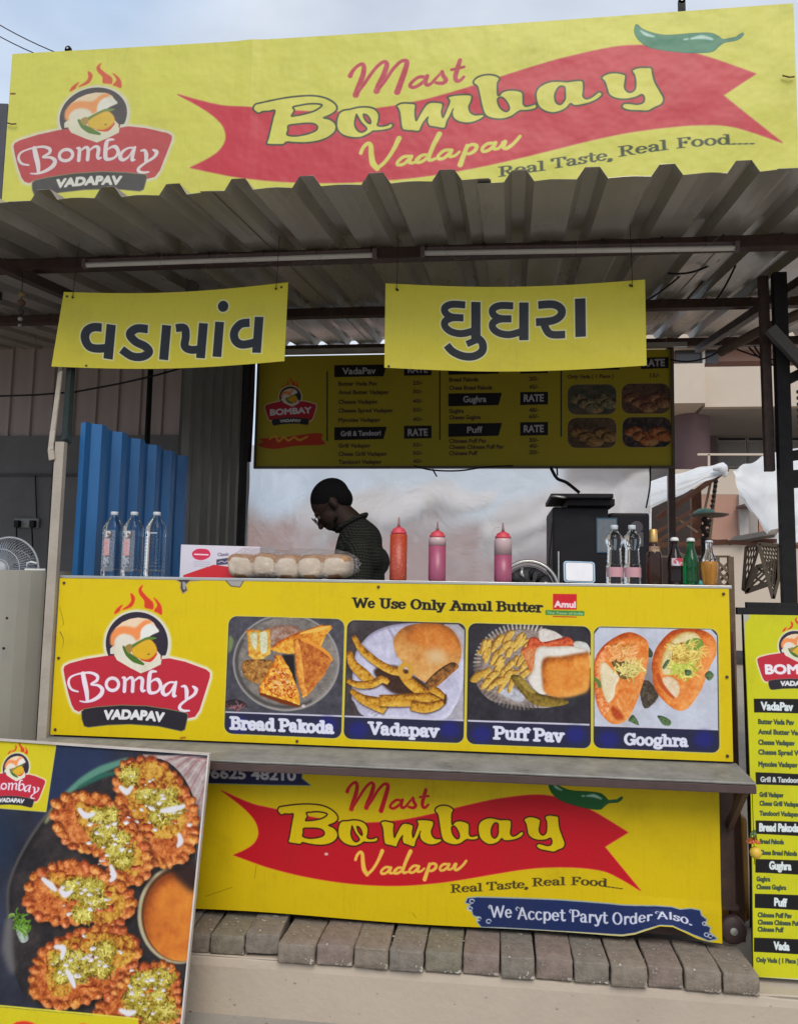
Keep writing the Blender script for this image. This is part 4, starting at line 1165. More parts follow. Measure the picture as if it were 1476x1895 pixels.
    cv.poly([(562, 570), (928, 566), (905, 652), (562, 660)], K)
    text(cv, 'Grill & Tandoori', (608, 632), (885, 626), 36, Lt, bold=2)
    for y in (118, 560):
        cv.poly([(1050, y), (1242, y - 2), (1242, y + 86), (1050, y + 90)], K)
        text(cv, 'RATE', (1078, y + 70), (1214, y + 68), 50, Lt, bold=2.5)
    for t, y, x1, pr in (('Butter Vada Pav', 278, 860, '25/-'), ('Amul Butter Vadapav', 338, 942, '30/-'), ('Cheese Vadapav', 405, 862, '40/-'), ('Cheese Spred Vadapav', 466, 970, '50/-'), ('Mynoise Vadapav', 532, 880, '40/-'),
                         ('Grill Vadapav', 712, 812, '35/-'), ('Chees Grill Vadapav', 770, 928, '50/-'), ('Tandoori Vadapav', 826, 890, '40/-')):
        text(cv, t, (592, y), (x1, y - 2), 28, G, bold=1.8)
        text(cv, pr, (1112, y - 6), (1180, y - 8), 26, G, bold=1.4)
    cv.frame(820, 650, 3.433)
    cv.line([(748, 100), (748, 540)], 4, K)
    for t, ya, yb in (('Bread Pakoda', 60, 145), ('Gughra', 265, 345), ('Puff', 457, 540)):
        cv.poly([(32, ya + 3), (372, ya - 2), (350, yb - 4), (32, yb + 4)], K)
        text(cv, t, (200 - len(t) * 12, yb - 22), (200 + len(t) * 12, yb - 24), 40, Lt, bold=2)
        cv.poly([(488, ya - 6), (664, ya - 8), (664, yb - 8), (488, yb - 4)], K)
        text(cv, 'RATE', (512, yb - 26), (636, yb - 28), 46, Lt, bold=2.5)
    for t, y, x1, pr in (('Bread Pakoda', 192, 222, '20/-'), ('Chees Bread Pakoda', 244, 310, '45/-'), ('Gughra', 392, 128, '40/-'), ('Cheese Gughra', 432, 236, '60/-'), ('Chinese Puff Pav', 582, 272, '30/-'), ('Cheese Chinese Puff Pav', 620, 382, '40/-'), ('Chinese Puff', 660, 216, '20/-')):
        text(cv, t, (38, y), (x1, y - 2), 26, G, bold=1.6)
        text(cv, pr, (545, y - 6), (605, y - 8), 26, G, bold=1.4)
    cv.poly([(785, 40), (1120, 34), (1118, 115), (785, 120)], K)
    cv.poly([(1255, 40), (1430, 36), (1430, 106), (1255, 112)], K)
    text(cv, 'RATE', (1270, 96), (1405, 92), 46, Lt, bold=2.5)
    text(cv, 'Only Vada ( 1 Piece )', (790, 172), (1080, 168), 24, G, bold=1.3)
    text(cv, '15/-', (1312, 166), (1376, 164), 26, G, bold=1.4)
    for i, (x, y) in enumerate(((790, 212), (1132, 206), (790, 424), (1138, 420))):
        q = [(x, y), (x + 308, y - 2), (x + 308, y + 188), (x, y + 190)]
        cv.rrect(q, 55, (84, 66, 54), edge=4, edgec=(180, 160, 90))
        cv.set_clip(rr(q, 55))
        cv.blob(q, [(70, 76, 66), (92, 66, 56), (84, 66, 46), (44, 38, 44)][i], (40, 34, 34), (110, 90, 76), tex=30, amp=.9, seed=120 + i, smooth=False, puff=2)
        for j in range(5):
            cv.blob(ell(x + 70 + j * 50, y + 90 + (j % 3) * 30, 60, 34), [(110, 112, 90), (130, 84, 70), (140, 106, 60), (190, 104, 60)][i], (70, 44, 30), (190, 150, 100), tex=16, amp=1, seed=130 + i * 7 + j, puff=14)
        cv.set_clip(None)
    cv.finish(.9, grime=.05, seed=17)
    # ---- banner leaning on the shelf
    tr_, br_ = atY(385, 1398, -.262), atY(335, 1895, -.47)
    dn_ = (br_ - tr_) / np.linalg.norm(br_ - tr_)
    tl0 = atY(0, 1371, -.262)
    rt_ = (tl0 - tr_) / np.linalg.norm(tl0 - tr_)
    L_ = (tr_[2] + .184) / -dn_[2]
    B['banner'] = b = Board(tr_ + rt_ * 1.15, tr_, tr_ + dn_ * L_, tr_ + rt_ * 1.15 + dn_ * L_, 620, (28, 28, 36))
    cv = b.cv
    photo_banner(cv)
    cv.frame(0, 1340, 3.414)
    YB = (194, 180, 26)
    cv.poly([(-1400, -60), (352, 128), (288, 552), (-1400, 420)], YB, edge=5, edgec=(186, 180, 90))
    cv.poly([(-1400, 1670), (0, 1790), (600, 1845), (872, 1872), (872, 2300), (-1400, 2300)], YB)
    cv.line([(-1400, 1660), (0, 1782), (600, 1838), (872, 1866)], 5, (200, 192, 60), smooth=False)
    logo(cv, affine([(389.6, 1244.8), (341.9, 1352.5), (255.5, 1127.9), (197.6, 1192), (311.4, 1192)], [(83.9, 1447), (58.3, 1495), (31, 1393.6), (5.8, 1421.9), (53.8, 1419)]))
    cv.frame(0, 1340, 3.414)
    text(cv, 'Mast Gughra', (-560, 2040), (860, 2100), 190, (200, 50, 30), bold=8, edge=6, edgec=(222, 120, 50))
    cv.finish(1.0, grime=.05, seed=18)
    # ---- carton on the counter
    b = B['carton'] = Board((.452, .12, 1.468), (.79, .12, 1.462), (.79, .12, 1.331), (.452, .12, 1.331), 900, (196, 190, 200))
    cv = b.cv
    cv.frame(325, 1000, 4.158)
    cv.poly([(60, 268), (300, 188), (420, 205), (520, 240), (640, 290), (60, 300)], (190, 34, 40), smooth=False)
    cv.poly([(130, 100), (160, 72), (200, 66), (250, 72), (272, 100), (262, 130), (205, 152), (148, 138)], (190, 40, 70), smooth=True, edge=4, edgec=(214, 160, 180))
    cv.line([(150, 108), (255, 112)], 5, (230, 200, 210))
    text(cv, 'Classic', (330, 122), (415, 118), 26, (90, 84, 100), bold=1)
    cv.poly([(320, 148), (485, 124), (485, 178), (320, 192)], (70, 62, 84))
    cv.line([(335, 172), (360, 160), (385, 170), (410, 156), (440, 164), (470, 150)], 3, (180, 176, 190))
    for y in (165, 182, 198):
        cv.line([(140, y), (270, y + 4)], 2, (160, 150, 165))
    cv.finish(1.2, grime=.03, seed=19)
    return B


BOARDS = make_boards()


# ------------------------------------------------------------------ materials
def nt(name):
    m = bpy.data.materials.new(name)
    m.use_nodes = True
    n, l = m.node_tree.nodes, m.node_tree.links
    return m, n, l, n['Principled BSDF']


MATS = {}


def lin(c):
    c = np.array(c, float) / 255
    v = np.where(c <= .04045, c / 12.92, ((c + .055) / 1.055) ** 2.4)
    return (float(v[0]), float(v[1]), float(v[2]), 1)


def mat(name, c1, c2=None, scale=6.0, rough=.6, metal=0.0, bump=.0, bscale=60., detail=6, stretch=(1, 1, 1), rvar=.15, contrast=.22, spec=None, third=None):
    """noise-mixed surface; c1, c2 linear base colours"""
    if name in MATS:
        return MATS[name]
    m, n, l, p = nt(name)
    c2 = c2 or tuple(v * .75 for v in c1)
    tc = n.new('ShaderNodeTexCoord')
    mp = n.new('ShaderNodeMapping')
    mp.inputs['Scale'].default_value = stretch
    l.new(tc.outputs['Object'], mp.inputs[0])
    no = n.new('ShaderNodeTexNoise')
    no.inputs['Scale'].default_value = scale
    no.inputs['Detail'].default_value = detail
    no.inputs['Roughness'].default_value = .65
    l.new(mp.outputs[0], no.inputs['Vector'])
    r = n.new('ShaderNodeValToRGB')
    r.color_ramp.elements[0].position = .5 - contrast
    r.color_ramp.elements[1].position = .5 + contrast
    r.color_ramp.elements[0].color = (*c1[:3], 1)
    r.color_ramp.elements[1].color = (*c2[:3], 1)
    if third:
        e = r.color_ramp.elements.new(.5 + contrast * .9)
        e.color = (*c2[:3], 1)
        r.color_ramp.elements[2].color = (*third[:3], 1)
    l.new(no.outputs['Fac'], r.inputs[0])
    l.new(r.outputs[0], p.inputs['Base Color'])
    mr = n.new('ShaderNodeMapRange')
    mr.inputs['To Min'].default_value = max(.03, rough - rvar)
    mr.inputs['To Max'].default_value = min(1, rough + rvar)
    n2 = n.new('ShaderNodeTexNoise')
    n2.inputs['Scale'].default_value = scale * 2.7
    l.new(mp.outputs[0], n2.inputs['Vector'])
    l.new(n2.outputs['Fac'], mr.inputs[0])
    l.new(mr.outputs[0], p.inputs['Roughness'])
    p.inputs['Metallic'].default_value = metal
    if spec is not None:
        p.inputs['Specular IOR Level'].default_value = spec
    if bump:
        n3 = n.new('ShaderNodeTexNoise')
        n3.inputs['Scale'].default_value = bscale
        n3.inputs['Detail'].default_value = 8
        l.new(mp.outputs[0], n3.inputs['Vector'])
        b = n.new('ShaderNodeBump')
        b.inputs['Strength'].default_value = bump
        b.inputs['Distance'].default_value = .004
        l.new(n3.outputs['Fac'], b.inputs['Height'])
        l.new(b.outputs[0], p.inputs['Normal'])
    MATS[name] = m
    return m


def print_mat(name, img, rough=.42, bump=.25, bscale=5.0, spec=.4):
    m, n, l, p = nt(name)
    t = n.new('ShaderNodeTexImage')
    t.image = img
    t.interpolation = 'Cubic'
    t.extension = 'EXTEND'
    l.new(t.outputs[0], p.inputs['Base Color'])
    p.inputs['Roughness'].default_value = rough
    p.inputs['Specular IOR Level'].default_value = spec
    tc = n.new('ShaderNodeTexCoord')
    no = n.new('ShaderNodeTexNoise')
    no.inputs['Scale'].default_value = bscale
    no.inputs['Detail'].default_value = 3
    l.new(tc.outputs['Object'], no.inputs['Vector'])
    b = n.new('ShaderNodeBump')
    b.inputs['Strength'].default_value = bump
    b.inputs['Distance'].default_value = .02
    l.new(no.outputs['Fac'], b.inputs['Height'])
    l.new(b.outputs[0], p.inputs['Normal'])
    return m


def glassy(name, color, rough=.06, ior=1.33, trans=1.0):
    if name in MATS:
        return MATS[name]
    m, n, l, p = nt(name)
    p.inputs['Base Color'].default_value = (*color, 1)
    p.inputs['Roughness'].default_value = rough
    p.inputs['IOR'].default_value = ior
    p.inputs['Transmission Weight'].default_value = trans
    tc = n.new('ShaderNodeTexCoord')
    no = n.new('ShaderNodeTexNoise')
    no.inputs['Scale'].default_value = 40
    l.new(tc.outputs['Object'], no.inputs['Vector'])
    b = n.new('ShaderNodeBump')
    b.inputs['Strength'].default_value = .15
    b.inputs['Distance'].default_value = .002
    l.new(no.outputs['Fac'], b.inputs['Height'])
    l.new(b.outputs[0], p.inputs['Normal'])
    MATS[name] = m
    return m


def film_mat(name, color=(.85, .86, .9), clear=.35, rough=.3, bump=.5, bscale=3.0, gloss=.12, dshare=.3, blurry=0):
    """thin translucent plastic"""
    m, n, l, p = nt(name)
    n.remove(p)
    out = n['Material Output']
    tc = n.new('ShaderNodeTexCoord')
    no = n.new('ShaderNodeTexNoise')
    no.inputs['Scale'].default_value = bscale
    no.inputs['Detail'].default_value = 5
    no.inputs['Distortion'].default_value = 1.2
    l.new(tc.outputs['Object'], no.inputs['Vector'])
    bp = n.new('ShaderNodeBump')
    bp.inputs['Strength'].default_value = bump
    bp.inputs['Distance'].default_value = .05
    l.new(no.outputs['Fac'], bp.inputs['Height'])
    tl = n.new('ShaderNodeBsdfTranslucent')
    tl.inputs[0].default_value = (*color, 1)
    df = n.new('ShaderNodeBsdfDiffuse')
    df.inputs[0].default_value = (*color, 1)
    if blurry:
        tp = n.new('ShaderNodeBsdfRefraction')
        tp.inputs['IOR'].default_value = 1.12
        tp.inputs['Roughness'].default_value = blurry
        tp.inputs['Color'].default_value = (1, .93, .87, 1)
    else:
        tp = n.new('ShaderNodeBsdfTransparent')
    gl = n.new('ShaderNodeBsdfGlossy')
    gl.inputs['Roughness'].default_value = rough
    for s_ in (tl, gl, df):
        l.new(bp.outputs[0], s_.inputs['Normal'])
    m0 = n.new('ShaderNodeMixShader')
    m0.inputs[0].default_value = dshare
    l.new(tl.outputs[0], m0.inputs[1])
    l.new(df.outputs[0], m0.inputs[2])
    m1 = n.new('ShaderNodeMixShader')
    mr = n.new('ShaderNodeMapRange')
    mr.inputs['To Min'].default_value = max(0, clear - .12)
    mr.inputs['To Max'].default_value = min(1, clear + .12)
    l.new(no.outputs['Fac'], mr.inputs[0])
    l.new(mr.outputs[0], m1.inputs[0])
    l.new(m0.outputs[0], m1.inputs[1])
    l.new(tp.outputs[0], m1.inputs[2])
    m2 = n.new('ShaderNodeMixShader')
    m2.inputs[0].default_value = gloss
    l.new(m1.outputs[0], m2.inputs[1])
    l.new(gl.outputs[0], m2.inputs[2])
    l.new(m2.outputs[0], out.inputs['Surface'])
    return m


# ------------------------------------------------------------------ mesh building
class MB:
    def __init__(s):
        s.v, s.f, s.uv = [], [], None

    def add(s, vs, fs):
        k = len(s.v)
        s.v += [tuple(map(float, p)) for p in vs]
        s.f += [tuple(i + k for i in f) for f in fs]
        return s

    def box(s, lo, hi):
        x0, y0, z0 = lo
        x1, y1, z1 = hi
        return s.add([(x0, y0, z0), (x1, y0, z0), (x1, y1, z0), (x0, y1, z0), (x0, y0, z1), (x1, y0, z1), (x1, y1, z1), (x0, y1, z1)],
                     [(0, 3, 2, 1), (4, 5, 6, 7), (0, 1, 5, 4), (1, 2, 6, 5), (2, 3, 7, 6), (3, 0, 4, 7)])

    def bar(s, a, b, w, h=None, up=(0, 0, 1)):
        """rectangular bar from a to b, w across, h along up"""
        a, b = Vector([float(q) for q in a]), Vector([float(q) for q in b])
        h = h or w
        d = (b - a).normalized()
        u = Vector(up)
        if abs(d.dot(u)) > .95:
            u = Vector((0, 1, 0))
        r = d.cross(u).normalized() * w / 2
        u = r.cross(d).normalized() * h / 2
        V = [p + r * i + u * j for p in (a, b) for i, j in ((-1, -1), (1, -1), (1, 1), (-1, 1))]
        return s.add(V, [(0, 1, 2, 3), (7, 6, 5, 4), (0, 4, 5, 1), (1, 5, 6, 2), (2, 6, 7, 3), (3, 7, 4, 0)])

    def tube(s, pts, r, n=10, cap=True):
        pts = [Vector([float(q) for q in p]) for p in pts]
        R = list(r) if np.ndim(r) else [r] * len(pts)
        k = len(s.v)
        prev = None
        for i, p in enumerate(pts):
            d = (pts[min(i + 1, len(pts) - 1)] - pts[max(i - 1, 0)])
            d = d.normalized() if d.length > 1e-9 else Vector((0, 0, 1))
            if prev is None:
                u = d.orthogonal().normalized()
            else:
                u = (prev - d * prev.dot(d))
                u = u.normalized() if u.length > 1e-6 else d.orthogonal().normalized()
            prev = u
            w = d.cross(u)
            for j in range(n):
                t = 2 * math.pi * j / n
                s.v.append(tuple(p + (u * math.cos(t) + w * math.sin(t)) * R[i]))
        for i in range(len(pts) - 1):
            for j in range(n):
                a, b = k + i * n + j, k + i * n + (j + 1) % n
                s.f.append((a, b, b + n, a + n))
        if cap:
            s.f.append(tuple(k + j for j in range(n))[::-1])
            s.f.append(tuple(k + (len(pts) - 1) * n + j for j in range(n)))
        return s

    def lathe(s, prof, c=(0, 0, 0), n=28):
        """prof: (radius, z) list, closed at ends"""
        k = len(s.v)
        for r, z in prof:
            for j in range(n):
                t = 2 * math.pi * j / n
                s.v.append((c[0] + r * math.cos(t), c[1] + r * math.sin(t), c[2] + z))
        for i in range(len(prof) - 1):
            for j in range(n):
                a, b = k + i * n + j, k + i * n + (j + 1) % n
                s.f.append((a, b, b + n, a + n))
        s.f.append(tuple(k + j for j in range(n))[::-1])
        s.f.append(tuple(k + (len(prof) - 1) * n + j for j in range(n)))
        return s

    def ball(s, c, r, n=14, m=9):
        rx, ry, rz = r if np.ndim(r) else (r, r, r)
        k = len(s.v)
        for i in range(m + 1):
            ph = math.pi * i / m
            for j in range(n):
                t = 2 * math.pi * j / n
                s.v.append((c[0] + rx * math.sin(ph) * math.cos(t), c[1] + ry * math.sin(ph) * math.sin(t), c[2] - rz * math.cos(ph)))
        for i in range(m):
            for j in range(n):
                a, b = k + i * n + j, k + i * n + (j + 1) % n
                s.f.append((a, b, b + n, a + n))
        return s

    def torus(s, c, R, r, axis='y', n=40, m=8, a0=0, a1=360):
        pts = []
        for i in range(n + 1):
            t = math.radians(a0 + (a1 - a0) * i / n)
            if axis == 'y':
                pts.append((c[0] + R * math.cos(t), c[1], c[2] + R * math.sin(t)))
            elif axis == 'z':
                pts.append((c[0] + R * math.cos(t), c[1] + R * math.sin(t), c[2]))
            else:
                pts.append((c[0], c[1] + R * math.cos(t), c[2] + R * math.sin(t)))
        return s.tube(pts, r, m, cap=False)

    def build(s, name, m, parent=None, smooth=False, bevel=0, uv=None):
        me = bpy.data.meshes.new(name)
        off = Vector(parent_loc(parent)) if parent is not None else Vector((0, 0, 0))
        me.from_pydata([tuple(Vector(v) - off) for v in s.v], [], s.f)
        me.validate(clean_customdata=False)
        if bevel or smooth:
            bm = bmesh.new()
            bm.from_mesh(me)
            bmesh.ops.remove_doubles(bm, verts=bm.verts, dist=1e-6)
            if bevel:
                bmesh.ops.bevel(bm, geom=list(bm.edges), offset=bevel, segments=2, affect='EDGES', profile=.6)
            bm.to_mesh(me)
            bm.free()
        if smooth:
            for p in me.polygons:
                p.use_smooth = True
        me.update()
        if uv:
            lay = me.uv_layers.new(name='UVMap')
            for lp in me.loops:
                lay.data[lp.index].uv = uv[lp.vertex_index]
        o = bpy.data.objects.new(name, me)
        COL.objects.link(o)
        me.materials.append(m)
        if parent is not None:
            o.parent = parent
        return o


def parent_loc(p):
    v = Vector(p.location)
    while p.parent is not None:
        p = p.parent
        v = v + Vector(p.location)
    return v


def tag(o, label, cat_=None, group=None, kind=None):
    if label:
        o['label'] = label
    if cat_:
        o['category'] = cat_
    if group:
        o['group'] = group
    if kind:
        o['kind'] = kind
    return o


def thing(name, label, cat_, loc=(0, 0, 0), group=None):
    o = bpy.data.objects.new(name, None)
    o.empty_display_size = .1
    o.location = tuple(float(v) for v in loc)
    COL.objects.link(o)
    return tag(o, label, cat_, group)


def dup(o, loc, label=None, parent=None):
    c = o.copy()
    COL.objects.link(c)
    if parent is None:
        c.location = tuple(float(v) for v in loc)
    else:
        c.parent = parent
    if label:
        c['label'] = label
    for ch in list(o.children):
        dup(ch, None, None, c)
    return c


def sheet(name, P, m, parent, nx=24, ny=8, th=.004, fn=None, smooth=True):
    """printed board/vinyl through corners TL TR BR BL with uv; fn(u,v)-> offset vector"""
    tl, tr_, br_, bl_ = [np.asarray(p, float) for p in P]
    mb = MB()
    uv = []
    nrm = np.cross(tr_ - tl, bl_ - tl)
    nrm /= np.linalg.norm(nrm)
    for back in (0, 1):
        for j in range(ny + 1):
            for i in range(nx + 1):
                u, v = i / nx, j / ny
                p = (tl * (1 - u) + tr_ * u) * (1 - v) + (bl_ * (1 - u) + br_ * u) * v
                if fn:
                    p = p + np.asarray(fn(u, v))
                mb.v.append(tuple(p + nrm * th * back))
                uv.append((u, 1 - v))
    N = (nx + 1) * (ny + 1)
    for j in range(ny):
        for i in range(nx):
            a = j * (nx + 1) + i
            mb.f.append((a, a + nx + 1, a + nx + 2, a + 1))
            mb.f.append((a + N, a + 1 + N, a + nx + 2 + N, a + nx + 1 + N))
    ring = [i for i in range(nx)] + [nx + j * (nx + 1) for j in range(ny)] + [ny * (nx + 1) + i for i in range(nx, 0, -1)] + [j * (nx + 1) for j in range(ny, 0, -1)]
    for k in range(len(ring)):
        a, b = ring[k], ring[(k + 1) % len(ring)]
        mb.f.append((a, b, b + N, a + N))
    me_v = list(uv)
    me = bpy.data.meshes.new(name)
    off = parent_loc(parent) if parent is not None else Vector((0, 0, 0))
    me.from_pydata([tuple(Vector(v) - off) for v in mb.v], [], mb.f)
    lay = me.uv_layers.new(name='UVMap')
    for lp in me.loops:
        lay.data[lp.index].uv = me_v[lp.vertex_index]
    me.update()
    o = bpy.data.objects.new(name, me)
    COL.objects.link(o)
    me.materials.append(m)
    if parent is not None:
        o.parent = parent
    return o


def corrugated(mb, o, du, dv, up, width, length, pitch=.27, top=.075, base=.14, h=.052, th=.0015, nv=1, start=0.0, wob=0.0, seed=0):
    """trapezoid profile across du, extruded along dv; ridge centres at start + k*pitch"""
    rng = random.Random(seed)
    o, du, dv, up = [np.asarray(q, float) for q in (o, du, dv, up)]
    xs = [(0.0, 0.0)]
    k = 0
    c = start
    while c < 0:
        c += pitch
    while c < width:
        for dx, z in ((-base / 2, 0), (-top / 2, h), (top / 2, h), (base / 2, 0)):
            x = c + dx
            if 0 < x < width:
                xs.append((x, z))
        if c + base / 2 + .03 < width and c + pitch - base / 2 - .02 < width + pitch:
            for fx in (.38, .62):                     # small stiffening groove in the pan
                x = c + base / 2 + (pitch - base) * fx
                if 0 < x < width:
                    xs.append((x, .004))
        c += pitch
    xs.append((width, 0.0))
    prof = sorted(xs)
    n = len(prof)
    for s_ in (0, 1):
        for j in range(nv + 1):
            q = o + dv * length * j / nv
            for x, z in prof:
                dz = (rng.random() - .5) * wob if j == 0 else 0
                mb.v.append(tuple(q + du * x + up * (z + th * s_) + dv * dz))
    K = len(mb.v) - 2 * (nv + 1) * n
    M = (nv + 1) * n
    for j in range(nv):
        for i in range(n - 1):
            a = K + j * n + i
            mb.f.append((a, a + n, a + n + 1, a + 1))
            mb.f.append((a + M, a + 1 + M, a + n + 1 + M, a + n + M))
    for j in (0, nv):
        for i in range(n - 1):
            a = K + j * n + i
            mb.f.append((a, a + 1, a + 1 + M, a + M))
    return mb


def catenary(a, b, sag, n=14):
    a, b = np.asarray(a, float), np.asarray(b, float)
    return [a + (b - a) * t - np.array([0, 0, sag * 4 * t * (1 - t)]) for t in np.linspace(0, 1, n)]


IM = {k: b.cv.image('print_' + k) for k, b in BOARDS.items()}

# ------------------------------------------------------------------ setting
M_conc = mat('concrete', (.36, .32, .27), (.26, .23, .19), 3.5, .85, bump=.6, bscale=35, third=(.16, .14, .12), contrast=.26)
M_plaster = mat('plinth_plaster', (.50, .42, .335), (.42, .35, .28), 2.2, .85, bump=.5, bscale=45, contrast=.3, third=(.17, .15, .12))
M_asph = mat('dusty_paving', (.36, .33, .285), (.27, .245, .21), 4, .9, bump=.7, bscale=60)
M_soil = mat('trodden_soil', (.34, .29, .23), (.24, .20, .155), 2.5, .95, bump=.8, bscale=30)
M_iron = mat('brown_iron', (.045, .028, .026), (.10, .055, .04), 14, .55, .3, bump=.3, bscale=80)
M_dkiron = mat('dark_iron', (.012, .011, .012), (.022, .019, .019), 10, .6, .1, bump=.2, spec=.25)
M_beige = mat('beige_painted_steel', (.46, .40, .33), (.31, .265, .215), 9, .6, .1, bump=.3, bscale=70, third=(.14, .085, .05), contrast=.3)
M_galv = mat('galvanised_sheet', (.47, .44, .385), (.31, .29, .255), 2.5, .30, .4, bump=.10, bscale=8, stretch=(1.6, .35, 1), rvar=.12, contrast=.3, third=(.25, .18, .12))
M_blue = mat('blue_sheet', (.016, .13, .34), (.014, .10, .27), 9, .42, .1, bump=.25, bscale=12, stretch=(1, 1, .22), contrast=.2, third=(.07, .13, .20))
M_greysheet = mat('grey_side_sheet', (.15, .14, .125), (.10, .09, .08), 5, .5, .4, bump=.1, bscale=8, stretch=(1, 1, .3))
M_beigesheet = mat('dusty_beige_sheet', (.46, .37, .35), (.38, .31, .29), 3, .6, .1, bump=.1, bscale=8, stretch=(1, 1, .4))
M_steel = mat('counter_steel', (.55, .54, .52), (.42, .41, .39), 9, .34, .8, bump=.1, stretch=(.3, 2, 2))
M_stone = mat('shelf_stone', (.27, .26, .235), (.16, .155, .14), 13, .55, bump=.2, bscale=50, contrast=.18, third=(.10, .09, .08))
M_shelfedge = mat('shelf_edge_paint', (.085, .05, .046), (.055, .034, .03), 9, .6, .1, bump=.2)
M_vback = mat('vinyl_back', (.55, .55, .52), (.5, .5, .47), 5, .6)
M_white = mat('white_plastic', (.72, .71, .69), (.64, .63, .6), 10, .4)
M_black = mat('black_plastic', (.009, .007, .009), (.014, .011, .013), 8, .55, spec=.25)

g = MB().box((-40, -40, -.6), (45, -.212, -.188)).build('street', M_asph)
tag(g, None, kind='structure')
g = MB().box((-40, -.205, -.6), (45, 60, -.002)).build('ground', M_soil)
tag(g, None, kind='structure')
# plinth wall with its loose pavers
pw = thing('plinth_wall', 'low cream plastered plinth wall carrying the row of pavers', 'wall', (1.5, -.2, -.19))
mb = MB()
rng = random.Random(3)
N = 90
xs_ = [-1.6 + 6.2 * i / N for i in range(N + 1)]
for i, x in enumerate(xs_):
    e = rng.uniform(0, .006)
    mb.v += [(x, -.213 - rng.uniform(0, .002), -.188), (x, -.213 - rng.uniform(0, .003), -.03), (x, -.211 + e * .3, -.004 - e), (x, -.2 + e, .001), (x, .35, .001)]
for i in range(N):
    for j in range(4):
        a = i * 5 + j
        mb.f.append((a, a + 5, a + 6, a + 1))
mb.build('plaster_face', M_plaster, pw)
mb = MB()
for i in range(20):                                       # chips and pits in the plaster
    x, z = rng.uniform(.8, 3.0), rng.uniform(-.17, -.02)
    r = rng.choice([.0015, .0015, .002, .0035])
    mb.ball((x, -.2145, z), (r * 1.6, .0025, r), 7, 5)
mb.build('plaster_chips', M_asph, pw)['kind'] = 'stuff'
bx_ = [.673, .752, .879, 1.005, 1.14, 1.272, 1.394, 1.515, 1.644, 1.771, 1.888, 2.013, 2.132, 2.253, 2.37, 2.489, 2.608]
bx_ = [.30, .425, .55] + bx_
bmats = [mat('paver_%s' % k, c1, c2, 26, .9, bump=1.0, bscale=110, third=c3, contrast=.13) for k, c1, c2, c3 in (
    ('warm', (.26, .21, .165), (.17, .14, .11), (.42, .37, .31)), ('rosy', (.25, .19, .16), (.165, .13, .108), (.40, .35, .30)),
    ('grey', (.235, .20, .165), (.15, .13, .108), (.50, .46, .41)), ('mossy', (.23, .20, .15), (.145, .13, .095), (.48, .45, .39)))]
order = [0, 1, 2, 0, 3, 2, 0, 1, 0, 2, 3, 1, 2, 1, 2, 0, 1, 0, 0]
for i in range(len(bx_) - 1):
    x0, x1 = bx_[i] + .003, bx_[i + 1] - .003
    zt = .069 + rng.uniform(-.003, .003)
    z0 = .003
    y0 = -.222 + rng.uniform(-.008, .010)
    if i == 5:
        z0, zt, y0 = .012, .078, -.195
    if i in (6, 3, 4):
        y0 = -.20 if i < 5 else -.232
    bm = bmesh.new()
    bmesh.ops.create_cube(bm, size=1)
    for v in bm.verts:
        v.co = ((x0 + x1) / 2 + v.co.x * (x1 - x0), y0 + .115 + v.co.y * .23, (z0 + zt) / 2 + v.co.z * (zt - z0))
    bmesh.ops.bevel(bm, geom=list(bm.edges), offset=.0045, segments=2, affect='EDGES', profile=.5)
    bmesh.ops.subdivide_edges(bm, edges=[e for e in bm.edges if e.calc_length() > .04], cuts=3, use_grid_fill=True)
    for v in bm.verts:
        k_ = .0028 if rng.random() < .12 else .0014
        v.co += Vector([rng.uniform(-k_, k_) for _ in range(3)])
    me = bpy.data.meshes.new('brick')
    bm.to_mesh(me)
    bm.free()
    for p in me.polygons:
        p.use_smooth = True
    o = bpy.data.objects.new('brick', me)
    COL.objects.link(o)
    me.materials.append(bmats[order[i]])
    c = Vector(((x0 + x1) / 2, -.2, 0))
    me.transform(Matrix.Translation(-c))
    o.location = c - Vector(pw.location)
    o.rotation_euler = (rng.uniform(-.008, .008), rng.uniform(-.01, .01), rng.uniform(-.02, .02) + (.05 if i < 6 else 0))
    o.parent = pw

# ------------------------------------------------------------------ the stall's shelter: frame, purlins, corrugated roof
SL = .149


def rz(y):
    return 2.845 + SL * (y + .15)


sh_ = thing('stall_shelter', 'steel framed shelter with a corrugated metal roof over the food stall', 'shelter', (1.3, 1.5, 0))
xr0 = atY(85, 366, -.15)[0]
xr1 = atY(1375, 300, -.15)[0]
pit = (xr1 - xr0) / 10
dv = np.array([.024, 1, SL])
dv /= np.linalg.norm(dv)
upv = np.array([0, -SL, 1]) / math.sqrt(1 + SL * SL)
Lr = 3.72
kk = -14
seed = 0
for cnt in (3, 4, 3, 4, 3, 4, 4, 4, 3, 4):
    w = cnt * pit + .05
    x0 = xr0 + (kk - .5) * pit - .02
    mb = MB()
    lift = .002 * (seed % 2) + .001
    corrugated(mb, (x0, -.15 - .012 * (seed % 3), rz(-.15) + lift), (1, 0, 0), dv, upv, w, Lr, pit, .055, .115, .043, start=.5 * pit + .02, seed=seed, wob=.004)
    mb.build('roof_sheet', M_galv, sh_)
    kk += cnt
    seed += 1
for y, h, bot in ((.67, .06, None), (2.0, .06, None), (3.45, .07, None)):
    z = rz(y)
    MB().box((-4.0, y - .03, z - h), (5.2, y + .03, z - .002)).build('purlin', M_iron, sh_, bevel=.003)
for x in (-.62, 3.32):
    MB().bar((x, -.05, rz(-.05) - .10), (x, 3.2, rz(3.2) - .13), .05, .05).build('rafter', M_iron, sh_)
MB().bar((-.32, 3.2, -.05), (-.32, 3.2, 3.3), .05).build('post', M_iron, sh_)
p_ = atY(1240, 1000, 3.25)
